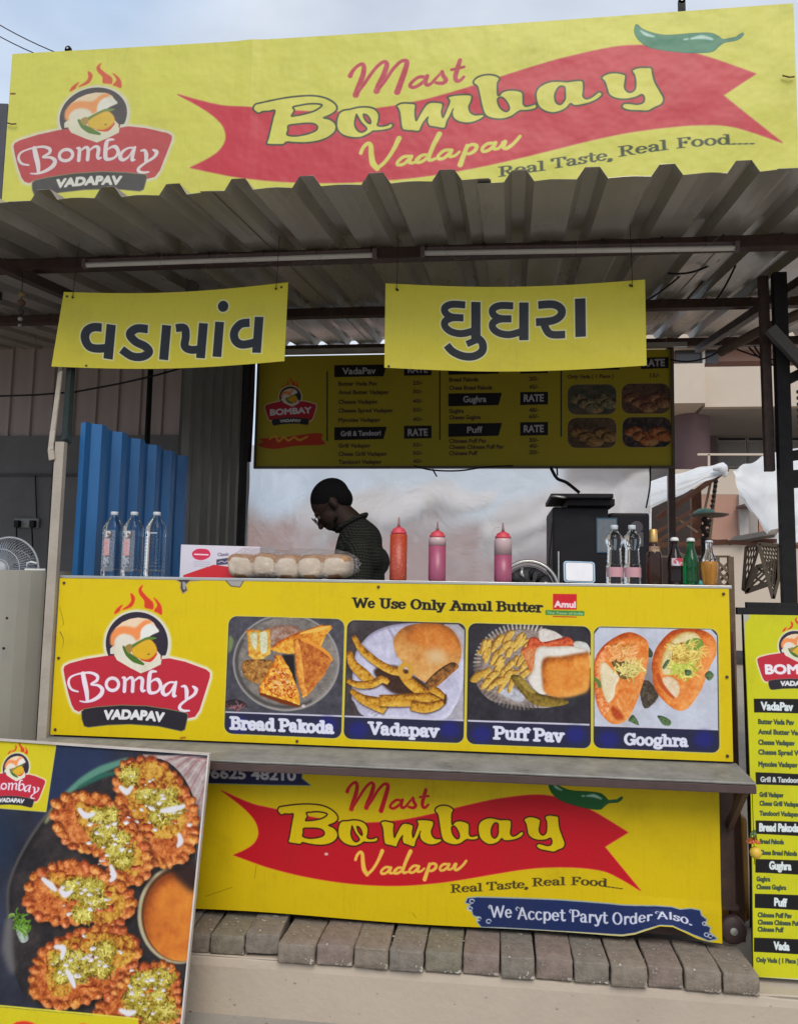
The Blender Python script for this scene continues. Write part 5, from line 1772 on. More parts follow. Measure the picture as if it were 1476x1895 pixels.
MB().bar((p_[0], 3.25, -.05), (p_[0] + .02, 3.25, rz(3.25) - .03), .05).build('post', M_iron, sh_)
MB().bar((-.62, 2.9, -.05), (-.62, 2.9, rz(2.9) - .03), .05).build('post', M_iron, sh_)
a, b = atY(1240, 640, 2.6), atY(1440, 470, 1.0)
MB().box((-.25, 3.04, 3.19), (3.2, 3.07, 3.225)).build('hanging_rail', M_steel, sh_)
mb = MB()                                                # screw tips with washers under the sheets at each purlin
rs_ = random.Random(4)
for y in (.67, 2.0, 3.45):
    for k in range(-8, 16):
        x = xr0 + (k + .5) * pit + rs_.uniform(-.01, .01)
        for dy in (-.045, .045):
            z = rz(y + dy)
            mb.tube([(x, y + dy, z + .0005), (x, y + dy, z - .004)], .007, 7)
            mb.tube([(x, y + dy, z - .004), (x, y + dy, z - .022)], .0022, 5)
mb.build('screw_tips', M_iron, sh_)['kind'] = 'stuff'
# front posts of beige angle iron, upper flattened piece lapped on the lower one
mb = MB().box((-.049, -.028, .60), (-.006, -.002, 1.876))
mb.box((-.049, -.028, .60), (-.045, .02, 1.876))
mb.build('front_post', M_beige, sh_)


def lean(x, z, y0=-.034):
    """the extension leans back from the lower post to behind the hanging board"""
    y = y0 + min(max(0, z - 1.88) / .31, 1.05) * (.45 - y0)
    k = (3.0724 + y) / (3.0724 + y0)
    return CAM_POS + (np.array([x, y0, z]) - CAM_POS) * k


mb = MB()
q = [(-.062, 1.80), (-.070, 1.84), (-.066, 1.92), (-.048, 2.19), (-.046, 2.36)]
for i in range(len(q) - 1):
    (xa, za), (xb, zb) = q[i], q[i + 1]
    mb.bar(lean(xa + .012, za), lean(xb + .012, zb), .024, .006, up=(0, 1, 0))
mb.build('front_post_extension', M_beige, sh_)
MB().bar(lean(-.012, 1.88, .0), lean(-.012, 2.2, .0), .028, .03, up=(0, 1, 0)).build('rear_flange', mat('dark_green_steel', (.02, .035, .035), (.03, .04, .04), 8, .5, .3), sh_)

# side wall: low blue sheet in front, tall grey sheet behind
sw = thing('side_wall', 'corrugated side wall of the stall, blue low part and grey tall part', 'wall', (.02, 1.6, 0))


def vwall(name, y0, y1, z0, z1, m, pitch, x=.02, seed=0, h=.035, z1b=None):
    mb = MB()
    corrugated(mb, (x, y0, z0), (0, 1, 0), (0, 0, 1), (1, 0, 0), y1 - y0, z1 - z0, pitch, .05, .10, h, start=pitch * .5, seed=seed, wob=.0)
    if z1b:
        mb.v = [(v[0], v[1], v[2] if v[2] < z1 - .01 else v[2] + (z1b - z1) * (v[1] - y0) / (y1 - y0)) for v in mb.v]
    return mb.build(name, m, sw)


vwall('blue_panel', .09, 1.22, .1, 1.985, M_blue, .19, z1b=2.02)
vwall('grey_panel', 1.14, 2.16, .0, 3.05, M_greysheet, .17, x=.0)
MB().box((.0, .085, .1), (.022, .10, 1.98)).build('edge_strip', M_blue, sw)

# plastic sheet across the back opening
M_film = film_mat('milky_plastic_film', (.93, .88, .89), .55, .16, 1.0, 2.2, .10, .2, blurry=.40)
mb = MB()
nx, ny = 60, 24
rng2 = np.random.RandomState(4)
ph = rng2.rand(6) * 6
for j in range(ny + 1):
    for i in range(nx + 1):
        u, v = i / nx, j / ny
        x = -.24 + 3.18 * u
        zt = 2.47 - .18 * u
        zb = .75 + (.92 if u > .9 else 0) * min(1, (u - .9) / .03) if u > .9 else .75
        z = zt * (1 - v) + zb * v
        y = 3.20 + .028 * math.sin(9 * u + 5 * v + ph[0]) + .02 * math.sin(23 * u - 9 * v + ph[1]) + .012 * math.sin(40 * u + 14 * v + ph[2]) + .05 * v * math.sin(4 * u + ph[3])
        y += .03 * math.exp(-((u - .08 - .10 * v) / .012) ** 2)
        mb.v.append((x, y, z))
for j in range(ny):
    for i in range(nx):
        a = j * (nx + 1) + i
        mb.f.append((a, a + nx + 1, a + nx + 2, a + 1))
o = mb.build('plastic_sheet', M_film, None, smooth=True)
tag(o, 'milky translucent plastic sheet hung across the back of the stall', 'plastic sheet')

# ------------------------------------------------------------------ counter
st = thing('serving_counter', 'steel topped serving counter with a stone shelf along its front', 'counter', (1.3, .3, .09))
MB().box((-.004, -.004, 1.319), (2.612, .62, 1.331)).build('steel_top', M_steel, st, bevel=.002)
MB().box((0, .02, .69), (2.6, .60, 1.312)).build('cabinet_body', M_iron, st)
MB().box((.03, .0, .09), (2.53, .55, .63)).build('base_box', M_iron, st)
mb = MB()
n = 40
for i in range(n + 1):
    x = -.02 + 2.635 * i / n
    yf = -.205 + rng.uniform(-.002, .002)
    mb.v += [(x, -.012 + .02, .692), (x, yf, .672 + rng.uniform(-.001, .001)), (x, yf - .002, .668), (x, yf, .664), (x, .008, .664)]
for i in range(n):
    for j in range(4):
        a = i * 5 + j
        mb.f.append((a, a + 1, a + 6, a + 5))
    mb.f.append((i * 5 + 4, i * 5, i * 5 + 5, i * 5 + 9))
mb.f += [(4, 3, 2, 1, 0), tuple(n * 5 + j for j in range(5))]
mb.build('stone_shelf', M_stone, st)
MB().box((-.02, -.204, .634), (2.618, -.188, .662)).build('shelf_edge', M_shelfedge, st, bevel=.003)
for x in (.2, 1.35, 2.52):
    MB().bar((x, -.18, .645), (x, .0, .645), .03, .03).build('shelf_bracket', M_iron, st)
MB().box((2.556, .02, .19), (2.605, .07, .66)).build('leg', M_iron, st)
MB().box((-.01, .02, .19), (.04, .07, .66)).build('leg', M_iron, st)
MB().bar((2.592, -.16, .635), (2.585, .01, .47), .018, .03).build('corner_strut', mat('rusty_strut', (.12, .06, .035), (.07, .045, .035), 12, .7), st)
for x, yy in ((2.585, .02), (.02, .02)):
    w_ = MB()
    c = Vector((x, yy - .02, .122))
    for (r, hw) in ((.046, .014), (.040, .018)):
        pass
    prof = [(.012, -.019), (.040, -.018), (.047, -.012), (.047, .012), (.040, .018), (.012, .019)]
    mbw = MB().lathe(prof, (0, 0, 0), 26)
    mbw.v = [(v[0] + c.x, v[2] + c.y, v[1] + c.z) for v in mbw.v]
    wh = mbw.build('wheel', mat('wheel_rubber', (.055, .028, .026), (.035, .02, .02), 20, .6), st, smooth=True)
    mbw = MB().lathe([(.004, -.024), (.013, -.023), (.014, .023), (.004, .024)], (0, 0, 0), 16)
    mbw.v = [(v[0] + c.x, v[2] + c.y, v[1] + c.z) for v in mbw.v]
    mbw.build('axle_cap', M_steel, wh)
    MB().box((x - .03, yy - .005, .18), (x + .03, yy + .05, .195)).build('wheel_plate', M_iron, st)

# ------------------------------------------------------------------ signs
b = BOARDS['counter']
t = thing('counter_sign', 'yellow counter sign with logo and four labelled food photos', 'sign', (1.3, 0, 1.0))
sheet('printed_panel', b.c3, print_mat('print_counter_sign', IM['counter'], .45, .22, 5, .22), t, 30, 8, .006, lambda u, v: (0, -.008, 0))
for x, z in ((.02, 1.30), (.02, .72), (1.302, 1.305), (1.0, .712), (2.58, 1.30), (2.58, .72), (2.585, 1.0), (.016, 1.0)):
    MB().tube([(x, -.0125, z), (x, -.0075, z)], .0055, 10).build('screw', M_iron, t)
b = BOARDS['lower']
t = thing('lower_sign', 'yellow sign with red ribbon below the counter shelf', 'sign', (1.3, -.04, .1))


def torn(u, v):
    if v > .8 and u > .86:
        k = (v - .8) / .2
        g_ = math.exp(-((u - .925) / .035) ** 2)
        return (0, -.004 - .02 * k * g_, .055 * k * g_)
    return (0, -.003 * v * math.sin(9 * u), -.004 * v * math.sin(14 * u))


sheet('printed_panel', b.c3, print_mat('print_lower_sign', IM['lower'], .5, .10, 5, .18), t, 60, 12, .005, torn)
for x in (.35, 1.2, 2.3):
    MB().box((x, -.041, .30), (x + .04, .0, .34)).build('mounting_block', M_iron, t)
b = BOARDS['roof']
t = thing('roof_sign', 'large yellow roof sign, print paled by painted haze, with red ribbon above the corrugated awning', 'sign', (1.26, .03, 2.9))


def roofw(u, v):
    y = -.004 * math.sin(3.1 * u * 3) * (1 - abs(2 * v - 1)) - .006 * math.exp(-((u - .33) / .012) ** 2) * (1 - v)
    return (0, y, -.010 * math.sin(math.pi * u) * (1 - v))


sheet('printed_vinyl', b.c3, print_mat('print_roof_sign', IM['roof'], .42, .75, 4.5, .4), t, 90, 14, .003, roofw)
mb = MB()
mb.box((-.37, .012, 3.59), (2.895, .037, 3.612)).box((-.37, .012, 2.93), (2.895, .037, 2.95))
mb.build('frame_rail', M_iron, t)
for x in (-.36, .7, 1.8, 2.87):
    MB().box((x, .014, 2.951), (x + .022, .036, 3.588)).build('frame_upright', M_iron, t)
for px, py in ((128, 84), (1260, -6)):
    a = atY(px, py, .05)
    mb = MB()
    mb.box((a[0] - .014, .04, 2.925), (a[0] + .014, .052, a[2] - .02))
    mb.tube([(a[0], .04, a[2] - .02), (a[0], .052, a[2] - .02)], .014, 14)
    o = mb.build('fixing_strap', M_dkiron, t)
    MB().tube([(a[0], .036, a[2] - .02), (a[0], .0405, a[2] - .02)], .005, 10).build('bolt', M_steel, o)
for x, z in ((-.345, 3.28), (2.87, 3.3)):
    MB().tube([(x - .025, -.012, z + .01), (x, -.014, z), (x + .02, -.012, z + .002)], .003, 6).build('tie_wire', mat('rusty_wire', (.12, .05, .02), (.08, .04, .02), 30, .8), t)

for k, lab, dy in (('hang_a', 'hanging yellow board on the left, lettered with four Gujarati letters and a dot', 0), ('hang_b', 'hanging yellow board in the middle, its Gujarati word set higher', 0)):
    b = BOARDS[k]
    c = sum(b.c3) / 4
    t = thing('hanging_sign', 'hanging yellow board, ' + ('dark Gujarati word with a dot above it' if k == 'hang_a' else 'dark Gujarati word with a tail curling below it'), 'sign', c, 'yellow Gujarati boards hanging from the roof')
    sheet('printed_board', b.c3, print_mat('print_' + k, IM[k], .38, .4, 5), t, 28, 8, .003, lambda u, v: (0, .02 * math.sin(math.pi * u) * (.3 + .7 * v), -.022 * math.sin(math.pi * u) * (1 - .25 * v)))
    for i, (uu, vv) in enumerate(((.045, .08), (.95, .08))):
        p = b.c3[0] * (1 - uu) + b.c3[1] * uu + (0, -.006, -.03)
        MB().tube([p, p + (.002, .0, .03), p + (0, .03, rz(.40) - p[2])], .0014, 5).build('wire', M_dkiron, t)
        MB().ball(p, .005, 8, 6).build('eyelet', M_dkiron, t)

b = BOARDS['menu']
t = thing('menu_board', 'long yellow menu board with price columns on the shaded back wall', 'sign', (1.46, 3.12, 2.28))
sheet('printed_board', b.c3, print_mat('print_menu', IM['menu'], .5, .1, 5, .2), t, 20, 4, .01)
mb = MB()
z0, z1, x0, x1 = 2.28, 3.186, -.15, 3.085
mb.box((x0 - .018, 3.085, z0 - .018), (x1 + .018, 3.12, z0)).box((x0 - .018, 3.085, z0), (x0, 3.12, z1)).box((x1, 3.085, z0), (x1 + .018, 3.12, z1))
mb.build('frame', mat('dull_frame', (.10, .075, .04), (.07, .05, .03), 10, .5), t)

b = BOARDS['banner']
t = thing('leaning_banner', 'tall banner picturing gughra on a dark plate, leaning on the counter shelf', 'sign', (b.c3[2] + b.c3[3]) / 2)
sheet('printed_board', b.c3, print_mat('print_banner', IM['banner'], .5, .12, 3, .15), t, 16, 16, .012)
mb = MB()
e = [p + np.array([0, .0, 0]) for p in b.c3]
mb.bar(e[1] + (.004, 0, 0), e[2] + (.004, 0, 0), .006, .018, up=(0, 1, 0))
mb.bar(e[0] + (0, 0, .004), e[1] + (.007, 0, .004), .018, .006)
mb.build('edge_trim', mat('white_edge', (.6, .56, .52), (.45, .4, .37), 12, .5), t)

b = BOARDS['standee']
t = thing('menu_standee', 'upright yellow price list board standing right of the counter', 'sign', (2.85, -.12, 0))
sheet('printed_board', b.c3, print_mat('print_standee', IM['standee'], .5, .2, 4, .2), t, 14, 20, .006, lambda u, v: (.008 * math.sin(3 * v) * (1 - u), -.02 * math.exp(-u * 9) * (1 - v), 0))
mb = MB()
e = b.c3
mb.bar(e[0] + (-.012, .022, .012), e[1] + (.05, .022, .012), .025, .026)
mb.bar(e[0] + (.02, .03, .0), e[3] + (.02, .03, .0), .02, .02)
mb.bar(e[0] + (.03, .05, .03), e[1] + (.05, .05, .03), .02, .03)
mb.build('back_frame', M_dkiron, t)
MB().bar((2.69, .03, 1.1), (2.76, .35, 0), .02).build('back_strut', M_dkiron, t)

# ------------------------------------------------------------------ tube lights
M_tube = mat('unlit_tube', (.86, .82, .78), (.78, .74, .70), 12, .35)
M_fix = mat('tube_fitting', (.20, .15, .15), (.12, .085, .085), 12, .6)
for k, (pa, pb) in enumerate((((153, 489), (697, 470)), ((778, 467), (1367, 457)))):
    a, b_ = atY(*pa, .625), atY(*pb, .625)
    a = np.array([a[0], .625, a[2] + .004])
    b_ = np.array([b_[0], .625, b_[2] + .004])
    t = thing('tube_light', ['unlit tube light under the roof above the left hanging board', 'unlit tube light under the roof above the right hanging board'][k], 'tube light', (a + b_) / 2, 'tube lights under the corrugated roof')
    MB().bar(a + (0, .02, .012), b_ + (0, .02, .012), .036, .024).build('fitting', M_fix, t)
    MB().tube([a + (.012, 0, -.008), b_ + (-.012, 0, -.008)], .0125, 12).build('tube', M_tube, t, smooth=True)
    for e, s_ in ((a, 1), (b_, -1)):
        MB().bar(e + (0, .004, 0), e + (.02 * s_, .004, 0), .034, .042).build('end_cap', M_fix, t)
    for i in range(5):
        x = a + (b_ - a) * (.1 + .2 * i)
        MB().tube([x, x + (.0, .01, rz(.64) - x[2])], .0016, 5).build('wire_tie', M_dkiron, t)
# cobweb threads
mb = MB()
rg = random.Random(9)
for i in range(16):
    x = rg.choice([rg.uniform(0, .9), rg.uniform(1.5, 2.7)])
    a = (x, .63, 2.90)
    mb.tube(catenary(a, (x + rg.uniform(-.25, .25), .63 + rg.uniform(-.3, .5), 2.93), .05, 6), .0006, 4)
o = mb.build('cobweb', mat('cobweb', (.35, .33, .3), (.3, .28, .26), 9, .9))
tag(o, 'dusty cobweb threads trailing from the tube lights', 'cobweb', kind='stuff')

# ------------------------------------------------------------------ bottles
CT = 1.331
M_pet = glassy('clear_bottle_water', (.93, .96, .97), .05, 1.25)
M_cap = mat('clear_cap', (.55, .58, .6), (.5, .52, .55), 20, .35)
M_glass_b = glassy('cola_glass', (.035, .014, .010), .05, 1.4, .75)
M_glass_br = glassy('brown_bottle', (.09, .03, .015), .06, 1.4, .7)
M_glass_g = glassy('green_glass', (.01, .22, .05), .05, 1.4, .85)
M_orange = glassy('orange_drink', (.75, .33, .06), .12, 1.3, .55)


def ribbed(r, z0, z1, n, d):
    out = []
    for i in range(n):
        z = z0 + (z1 - z0) * i / n
        dz = (z1 - z0) / n
        out += [(r, z), (r, z + dz * .55), (r - d, z + dz * .7), (r - d, z + dz * .9)]
    return out


def label_strip(name, c, r, z0, z1, m, parent, a0=200, a1=340, n=14):
    mb = MB()
    for i in range(n + 1):
        t_ = math.radians(a0 + (a1 - a0) * i / n)
        for rr_, z in ((r, z0), (r, z1), (r - .001, z1), (r - .001, z0)):
            mb.v.append((c[0] + rr_ * math.cos(t_), c[1] + rr_ * math.sin(t_), c[2] + z))
    for i in range(n):
        for j in range(4):
            a = i * 4 + j
            b2 = i * 4 + (j + 1) % 4
            mb.f.append((a, a + 4, b2 + 4, b2))
    return mb.build(name, m, parent, smooth=False)


M_labfilm = film_mat('label_film', (.6, .62, .64), .72, .3, .2, 30, .08)
M_lab_w = mat('pale_label', (.55, .56, .58), (.45, .47, .50), 30, .4)
M_lab_r = mat('pink_label', (.55, .22, .22), (.42, .42, .46), 60, .4, contrast=.08)
M_lab_p = mat('pink_band_label', (.62, .28, .30), (.50, .32, .36), 60, .4, contrast=.08)
M_lab_txt = mat('label_text_band', (.10, .12, .16), (.40, .42, .46), 90, .4, contrast=.05)

px = [206, 243, 285]
for i, x in enumerate(px):
    p = atY(x, 1062, .10)
    lab = ['square shouldered water bottle with faded red label, nearest the post', 'square shouldered water bottle with faded red label, middle of the three by the blue sheet',
           'square shouldered water bottle without a label, nearest the white carton'][i]
    t = thing('water_bottle', lab, 'bottle', (p[0], .10, CT), 'clear water bottles on the left of the counter')
    w = .037
    mb = MB()
    # rounded-square section body with ribs
    prof = [(.8, 0), (.97, .004), (1, .012)] + [(a_[0], a_[1]) for a_ in ribbed(1.0, .02, .17, 11, .045)] + [(1, .172), (1, .198), (.9, .212), (.62, .232), (.42, .246), (.36, .25), (.36, .26)]
    for r, z in prof:
        for j in range(28):
            tt = 2 * math.pi * j / 28
            c_, s_ = math.cos(tt), math.sin(tt)
            sq = 1 / (abs(c_) ** 4 + abs(s_) ** 4) ** .25 if z < .22 else 1 + (1 / (abs(c_) ** 4 + abs(s_) ** 4) ** .25 - 1) * max(0, (.25 - z) / .03)
            mb.v.append((p[0] + w * r * c_ * sq, .10 + w * r * s_ * sq, CT + z * (1.0)))
    for q in range(len(prof) - 1):
        for j in range(28):
            a, b_ = q * 28 + j, q * 28 + (j + 1) % 28
            mb.f.append((a, b_, b_ + 28, a + 28))
    mb.f.append(tuple(range(28))[::-1])
    mb.f.append(tuple((len(prof) - 1) * 28 + j for j in range(28)))
    mb.build('body', M_pet, t, smooth=True)
    MB().lathe([(.0145, 0), (.0155, .001), (.0155, .013), (.014, .015)], (p[0], .10, CT + .255), 20).build('cap', M_cap, t, smooth=True)
    if i < 2:
        y = .10 - w - .002
        o = MB().box((p[0] - .022, y - .001, CT + .02), (p[0] + .026, y, CT + .19)).build('label', M_labfilm, t)
        MB().box((p[0] - .018, y - .0025, CT + .085), (p[0] + .006, y - .0012, CT + .155)).build('red_print', M_lab_r, o)
        MB().box((p[0] - .018, y - .0025, CT + .04), (p[0] + .006, y - .0012, CT + .078)).build('small_print', M_lab_txt, o)
        MB().box((p[0] - .012, y - .0025, CT + .16), (p[0] + .012, y - .0012, CT + .186)).build('picture', mat('label_picture', (.62, .60, .62), (.10, .07, .06), 45, .4, contrast=.04), o)
    else:
        y = .10 - w - .001
        MB().box((p[0] - .018, y - .001, CT + .178), (p[0] + .022, y, CT + .182)).build('print_line', M_lab_w, t)

for i, (x, lab) in enumerate(((1137, 'waisted clear water bottle with pink label, nearer the black machine'), (1170, 'waisted clear water bottle with pink label, beside the gold topped brown bottle'))):
    p = atY(x, 1085, .12)
    zt = atY(x, 972, .12)[2] - CT
    t = thing('water_bottle', lab, 'bottle', (p[0], .12, CT), 'waisted water bottles beside the black machine')
    k = zt / .245
    pr = [(.024, 0), (.031, .003), (.0325, .01), (.031, .018), (.0325, .03), (.0325, .065), (.031, .07), (.0325, .075)] + [(.030 - .002 * (q % 2) - .0004 * q, .08 + q * .0085) for q in range(8)] + [(.027, .150), (.030, .160), (.0335, .172), (.034, .186), (.030, .200), (.018, .215), (.0125, .222), (.0125, .228)]
    MB().lathe([(r, z * k) for r, z in pr], (p[0], .12, CT), 26).build('body', M_pet, t, smooth=True)
    MB().lathe([(.0135, 0), (.0145, .001), (.0145, .016), (.013, .018)], (p[0], .12, CT + .226 * k), 20).build('cap', M_cap, t, smooth=True)
    label_strip('label', (p[0], .12, CT), .0335, .028, .066, M_lab_p, t)

for i, (x, yt, kind, lab) in enumerate(((1210, 979, 'brown', 'dark brown drink bottle with gold foil top and round label'), (1249, 994, 'cola', 'dark cola bottle with red and white label and white cap'),
                                        (1279, 995, 'green', 'green glass soda bottle with white cap'), (1313, 999, 'orange', 'clear glass bottle of orange drink at the right end of the counter'))):
    p = atY(x, 1085, .13)
    H = atY(x, yt, .13)[2] - CT
    t = thing('drink_bottle', lab, 'bottle', (p[0], .13, CT), 'glass drink bottles on the right end of the counter')
    if kind == 'brown':
        pr = [(.024, 0), (.029, .004), (.030, .012), (.030, .10), (.029, .115), (.024, .130), (.017, .150), (.0135, .165), (.0135, .205)]
        m = M_glass_br
    elif kind == 'orange':
        pr = [(.022, 0), (.026, .004), (.026, .02), (.029, .05), (.0325, .09), (.0315, .102), (.028, .112)]
        m = M_orange
    else:
        pr = [(.024, 0), (.029, .004), (.0295, .02), (.028, .045), (.0295, .075), (.0305, .095), (.028, .115), (.020, .140), (.0145, .160), (.0125, .175), (.0125, .192), (.014, .195)]
        m = M_glass_b if kind == 'cola' else M_glass_g
    k = H / .212
    MB().lathe([(r, z * k) for r, z in pr], (p[0], .13, CT), 26).build('body', m, t, smooth=True)
    if kind == 'brown':
        MB().lathe([(.0150, .160 * k), (.0155, .165 * k), (.015, .208 * k), (.011, .212 * k)], (p[0], .13, CT), 20).build('foil_top', mat('gold_foil', (.62, .38, .12), (.5, .3, .1), 40, .35, .5), t, smooth=True)
        label_strip('label', (p[0], .13, CT), .0255, .108 * k, .145 * k, mat('round_label', (.42, .28, .16), (.20, .11, .07), 80, .4, contrast=.06), t, 215, 325)
    elif kind == 'orange':
        MB().lathe([(.0275, .1125 * k), (.024, .125 * k), (.0155, .150 * k), (.0125, .170 * k), (.0125, .195 * k), (.013, .198 * k)], (p[0], .13, CT), 22).build('neck', M_pet, t, smooth=True)
        MB().lathe([(.014, .1985 * k), (.0155, .2 * k), (.013, .208 * k), (.006, .2105 * k)], (p[0], .13, CT), 18).build('cap', M_cap, t, smooth=True)
    else:
        MB().lathe([(.0155, .194 * k), (.0165, .197 * k), (.0145, .207 * k), (.009, .211 * k)], (p[0], .13, CT), 18).build('cap', M_white, t, smooth=True)
    if kind == 'cola':
        o = label_strip('label', (p[0], .13, CT), .0305, .085 * k, .118 * k, mat('white_red_label', (.62, .6, .64), (.5, .05, .06), 34, .4, contrast=.05), t, 235, 345)
p = atY(1295, 1080, .08)
o = MB().lathe([(.009, 0), (.010, .004), (.006, .016), (.003, .020)], (p[0], .075, CT), 14).build('bottle_stopper', mat('teal_plastic', (.03, .25, .22), (.02, .2, .18), 10, .4), smooth=True)
tag(o, 'small teal cap lying between the green and orange bottles', 'bottle cap')

# squeeze bottles
M_red = mat('red_cap', (.62, .06, .09), (.52, .05, .07), 9, .4)
M_chilli = mat('chilli_sauce', (.44, .05, .02), (.28, .018, .01), 260, .4, contrast=.08, third=(.62, .20, .08))
M_pink = mat('pink_sauce', (.36, .075, .14), (.30, .06, .115), 9, .35)
M_clearp = mat('empty_pink_plastic', (.52, .36, .36), (.48, .33, .34), 9, .35)
for i, (x, yt, fill, lab) in enumerate(((736, 957, 1.0, 'squeeze bottle full of speckled orange red chilli sauce'), (808, 965, .76, 'squeeze bottle nearly full of pink sauce, between the two others'), (930, 967, .58, 'squeeze bottle just over half full of pink sauce, by the round steel guard'))):
    p = atY(x, 1076, .10)
    H = atY(x, yt, .10)[2] - CT
    t = thing('squeeze_bottle', lab, 'sauce bottle', (p[0], .10, CT), 'squeeze bottles on the counter')
    k = H / .255
    r = .0345
    zf = .185 * fill
    MB().lathe([(r - .004, 0), (r - .001, .003), (r, .01), (r, zf)], (p[0], .10, CT), 26).build('sauce', M_chilli if i == 0 else M_pink, t, smooth=True)
    pr = [(r + .0006, zf - .0), (r, .175 * k), (r - .002, .182 * k), (.029, .188 * k)]
    if i:
        MB().lathe([(r + .0004, zf + .0005), (r, .175 * k), (r - .002, .182 * k), (.029, .188 * k)], (p[0], .10, CT), 26).build('bottle_wall', M_clearp, t, smooth=True)
    o = MB().lathe([(.029, .186 * k), (.031, .187 * k), (.031, .196 * k), (.026, .199 * k), (.025, .206 * k), (.014, .213 * k), (.007, .216 * k)], (p[0], .10, CT), 26).build('cap', M_red, t, smooth=True)
    MB().lathe([(.007, .2165 * k), (.0045, .23 * k), (.0028, .252 * k), (.0015, .255 * k)], (p[0], .10, CT), 12).build('nozzle', mat('nozzle_tip', (.30, .16, .15), (.25, .12, .12), 20, .5), o, smooth=True)
    if i == 2:
        MB().torus((p[0] - .02, .10, CT + .212 * k), .021, .0011, 'y', 24, 5, 70, 260).build('tether', mat('tether', (.5, .42, .42), (.45, .4, .4), 20, .5), t)

# carton
b = BOARDS['carton']
c3 = b.c3
t = thing('carton', 'white carton with red base stripe standing behind the bread pack', 'box', (.62, .2, CT))
dpt = np.array([.04, .09, 0])
sheet('front_panel', c3, print_mat('print_carton', IM['carton'], .4, .05), t, 2, 2, .001)
mb = MB()
A, B_, C_, D_ = [p + (0, .002, 0) for p in c3]
V = [A, B_, C_, D_] + [p + dpt for p in (A, B_, C_, D_)]
mb.add(V, [(0, 4, 5, 1), (1, 5, 6, 2), (2, 6, 7, 3), (3, 7, 4, 0), (4, 7, 6, 5), (0, 1, 2, 3)])
mb.build('carton_body', mat('carton_card', (.50, .47, .50), (.44, .41, .45), 12, .6), t)

# pack of bread rolls
M_crumb = mat('bread_crumb', (.74, .62, .50), (.58, .44, .31), 30, .8, bump=.4, bscale=120, contrast=.3)
M_crust = mat('bread_crust', (.30, .12, .045), (.50, .30, .15), 18, .6, contrast=.2)
t = thing('bread_pack', 'clear bag holding a row of white pav bread rolls', 'bread', (.93, .11, CT))
x0, x1 = .690, 1.165
for i in range(5):
    cx = x0 + (i + .5) * (x1 - x0) / 5
    wv = (x1 - x0) / 5 / 2 * 1.30
    cz = CT + .050 + .003 * math.sin(i * 2.1)
    cy = .10 + .010 * math.sin(i * 1.7)

    def roll(phi, tt, g_=1.0):
        c_, s_ = math.cos(tt), math.sin(tt)
        sp = math.sin(phi) ** .42
        k = 1 / (abs(c_) ** 3.4 + abs(s_) ** 3.4) ** (1 / 3.4)
        lump = 1 + .035 * math.sin(3 * tt + i * 2) + .02 * math.sin(7 * phi + 5 * tt + i)
        return (cx + wv * g_ * sp * c_ * k * lump, cy - .08 * g_ * np.sign(math.cos(phi)) * abs(math.cos(phi)) ** .8, max(CT + .002, cz + .050 * g_ * sp * s_ * k * lump + (.006 * math.cos(tt) * (i - 2) * .3)))
    mb = MB()
    for a in range(17):
        for j in range(26):
            mb.v.append(roll(math.pi * a / 16, 2 * math.pi * j / 26))
    for a in range(16):
        for j in range(26):
            p0, p1 = a * 26 + j, a * 26 + (j + 1) % 26
            mb.f.append((p0, p1, p1 + 26, p0 + 26))
    o = mb.build('bread_roll', M_crumb, t, smooth=True)
    mb = MB()
    for a in range(2, 15):
        for j in range(11):
            w0_ = .012 * math.sin(5 * a + i) 
            mb.v.append(roll(math.pi * a / 16, math.radians(22 + 136 * j / 10) + w0_, 1.012))
    for a in range(12):
        for j in range(10):
            p0 = a * 11 + j
            mb.f.append((p0, p0 + 1, p0 + 12, p0 + 11))
    mb.build('crust', M_crust, o, smooth=True)
    mb = MB()
    for a in range(2, 15):
        for j in range(7):
            mb.v.append(roll(math.pi * a / 16, math.radians(244 + 52 * j / 6), 1.010))
    for a in range(12):
        for j in range(6):
            p0 = a * 7 + j
            mb.f.append((p0, p0 + 1, p0 + 8, p0 + 7))
    mb.build('bottom_crust', M_crust, o, smooth=True)
mb = MB()
rg2 = np.random.RandomState(2)
nx, ny = 46, 22
for i in range(nx + 1):
    u = i / nx
    x = .685 + .52 * u
    e = min(1, u / .06) ** .5 * (1 - max(0, (u - .80) / .20) ** 2 * .65)
    for j in range(ny):
        tt = 2 * math.pi * j / ny
        wr = 1 + .035 * math.sin(7 * tt + 31 * u) + .03 * math.sin(3 * tt - 17 * u) + (.08 * math.sin(25 * u + 5 * tt) if u > .82 else 0)
        z = CT + .060 + .064 * e * math.sin(tt) * wr
        mb.v.append((x + .006 * math.sin(4 * tt), .10 + .100 * e * math.cos(tt) * wr, max(CT + .001, z)))
for i in range(nx):
    for j in range(ny):
        a, b_ = i * ny + j, i * ny + (j + 1) % ny
        mb.f.append((a, b_, b_ + ny, a + ny))
mb.f.append(tuple(range(ny)))
mb.f.append(tuple(nx * ny + j for j in range(ny))[::-1])
mb.build('plastic_bag', film_mat('clear_bag', (.8, .78, .78), .88, .07, 1.0, 34, .11), t, smooth=True)

# payment card (its code is left out)
a, b_, c_, d_ = [atY(x, y, yy) for x, y, yy in ((1042, 1038, .10), (1100, 1040, .10), (1101, 1079, .075), (1043, 1077, .075))]
t = thing('counter_card', 'white counter card in a blue rounded frame leaning on the black machine', 'card', (c_ + d_) / 2)


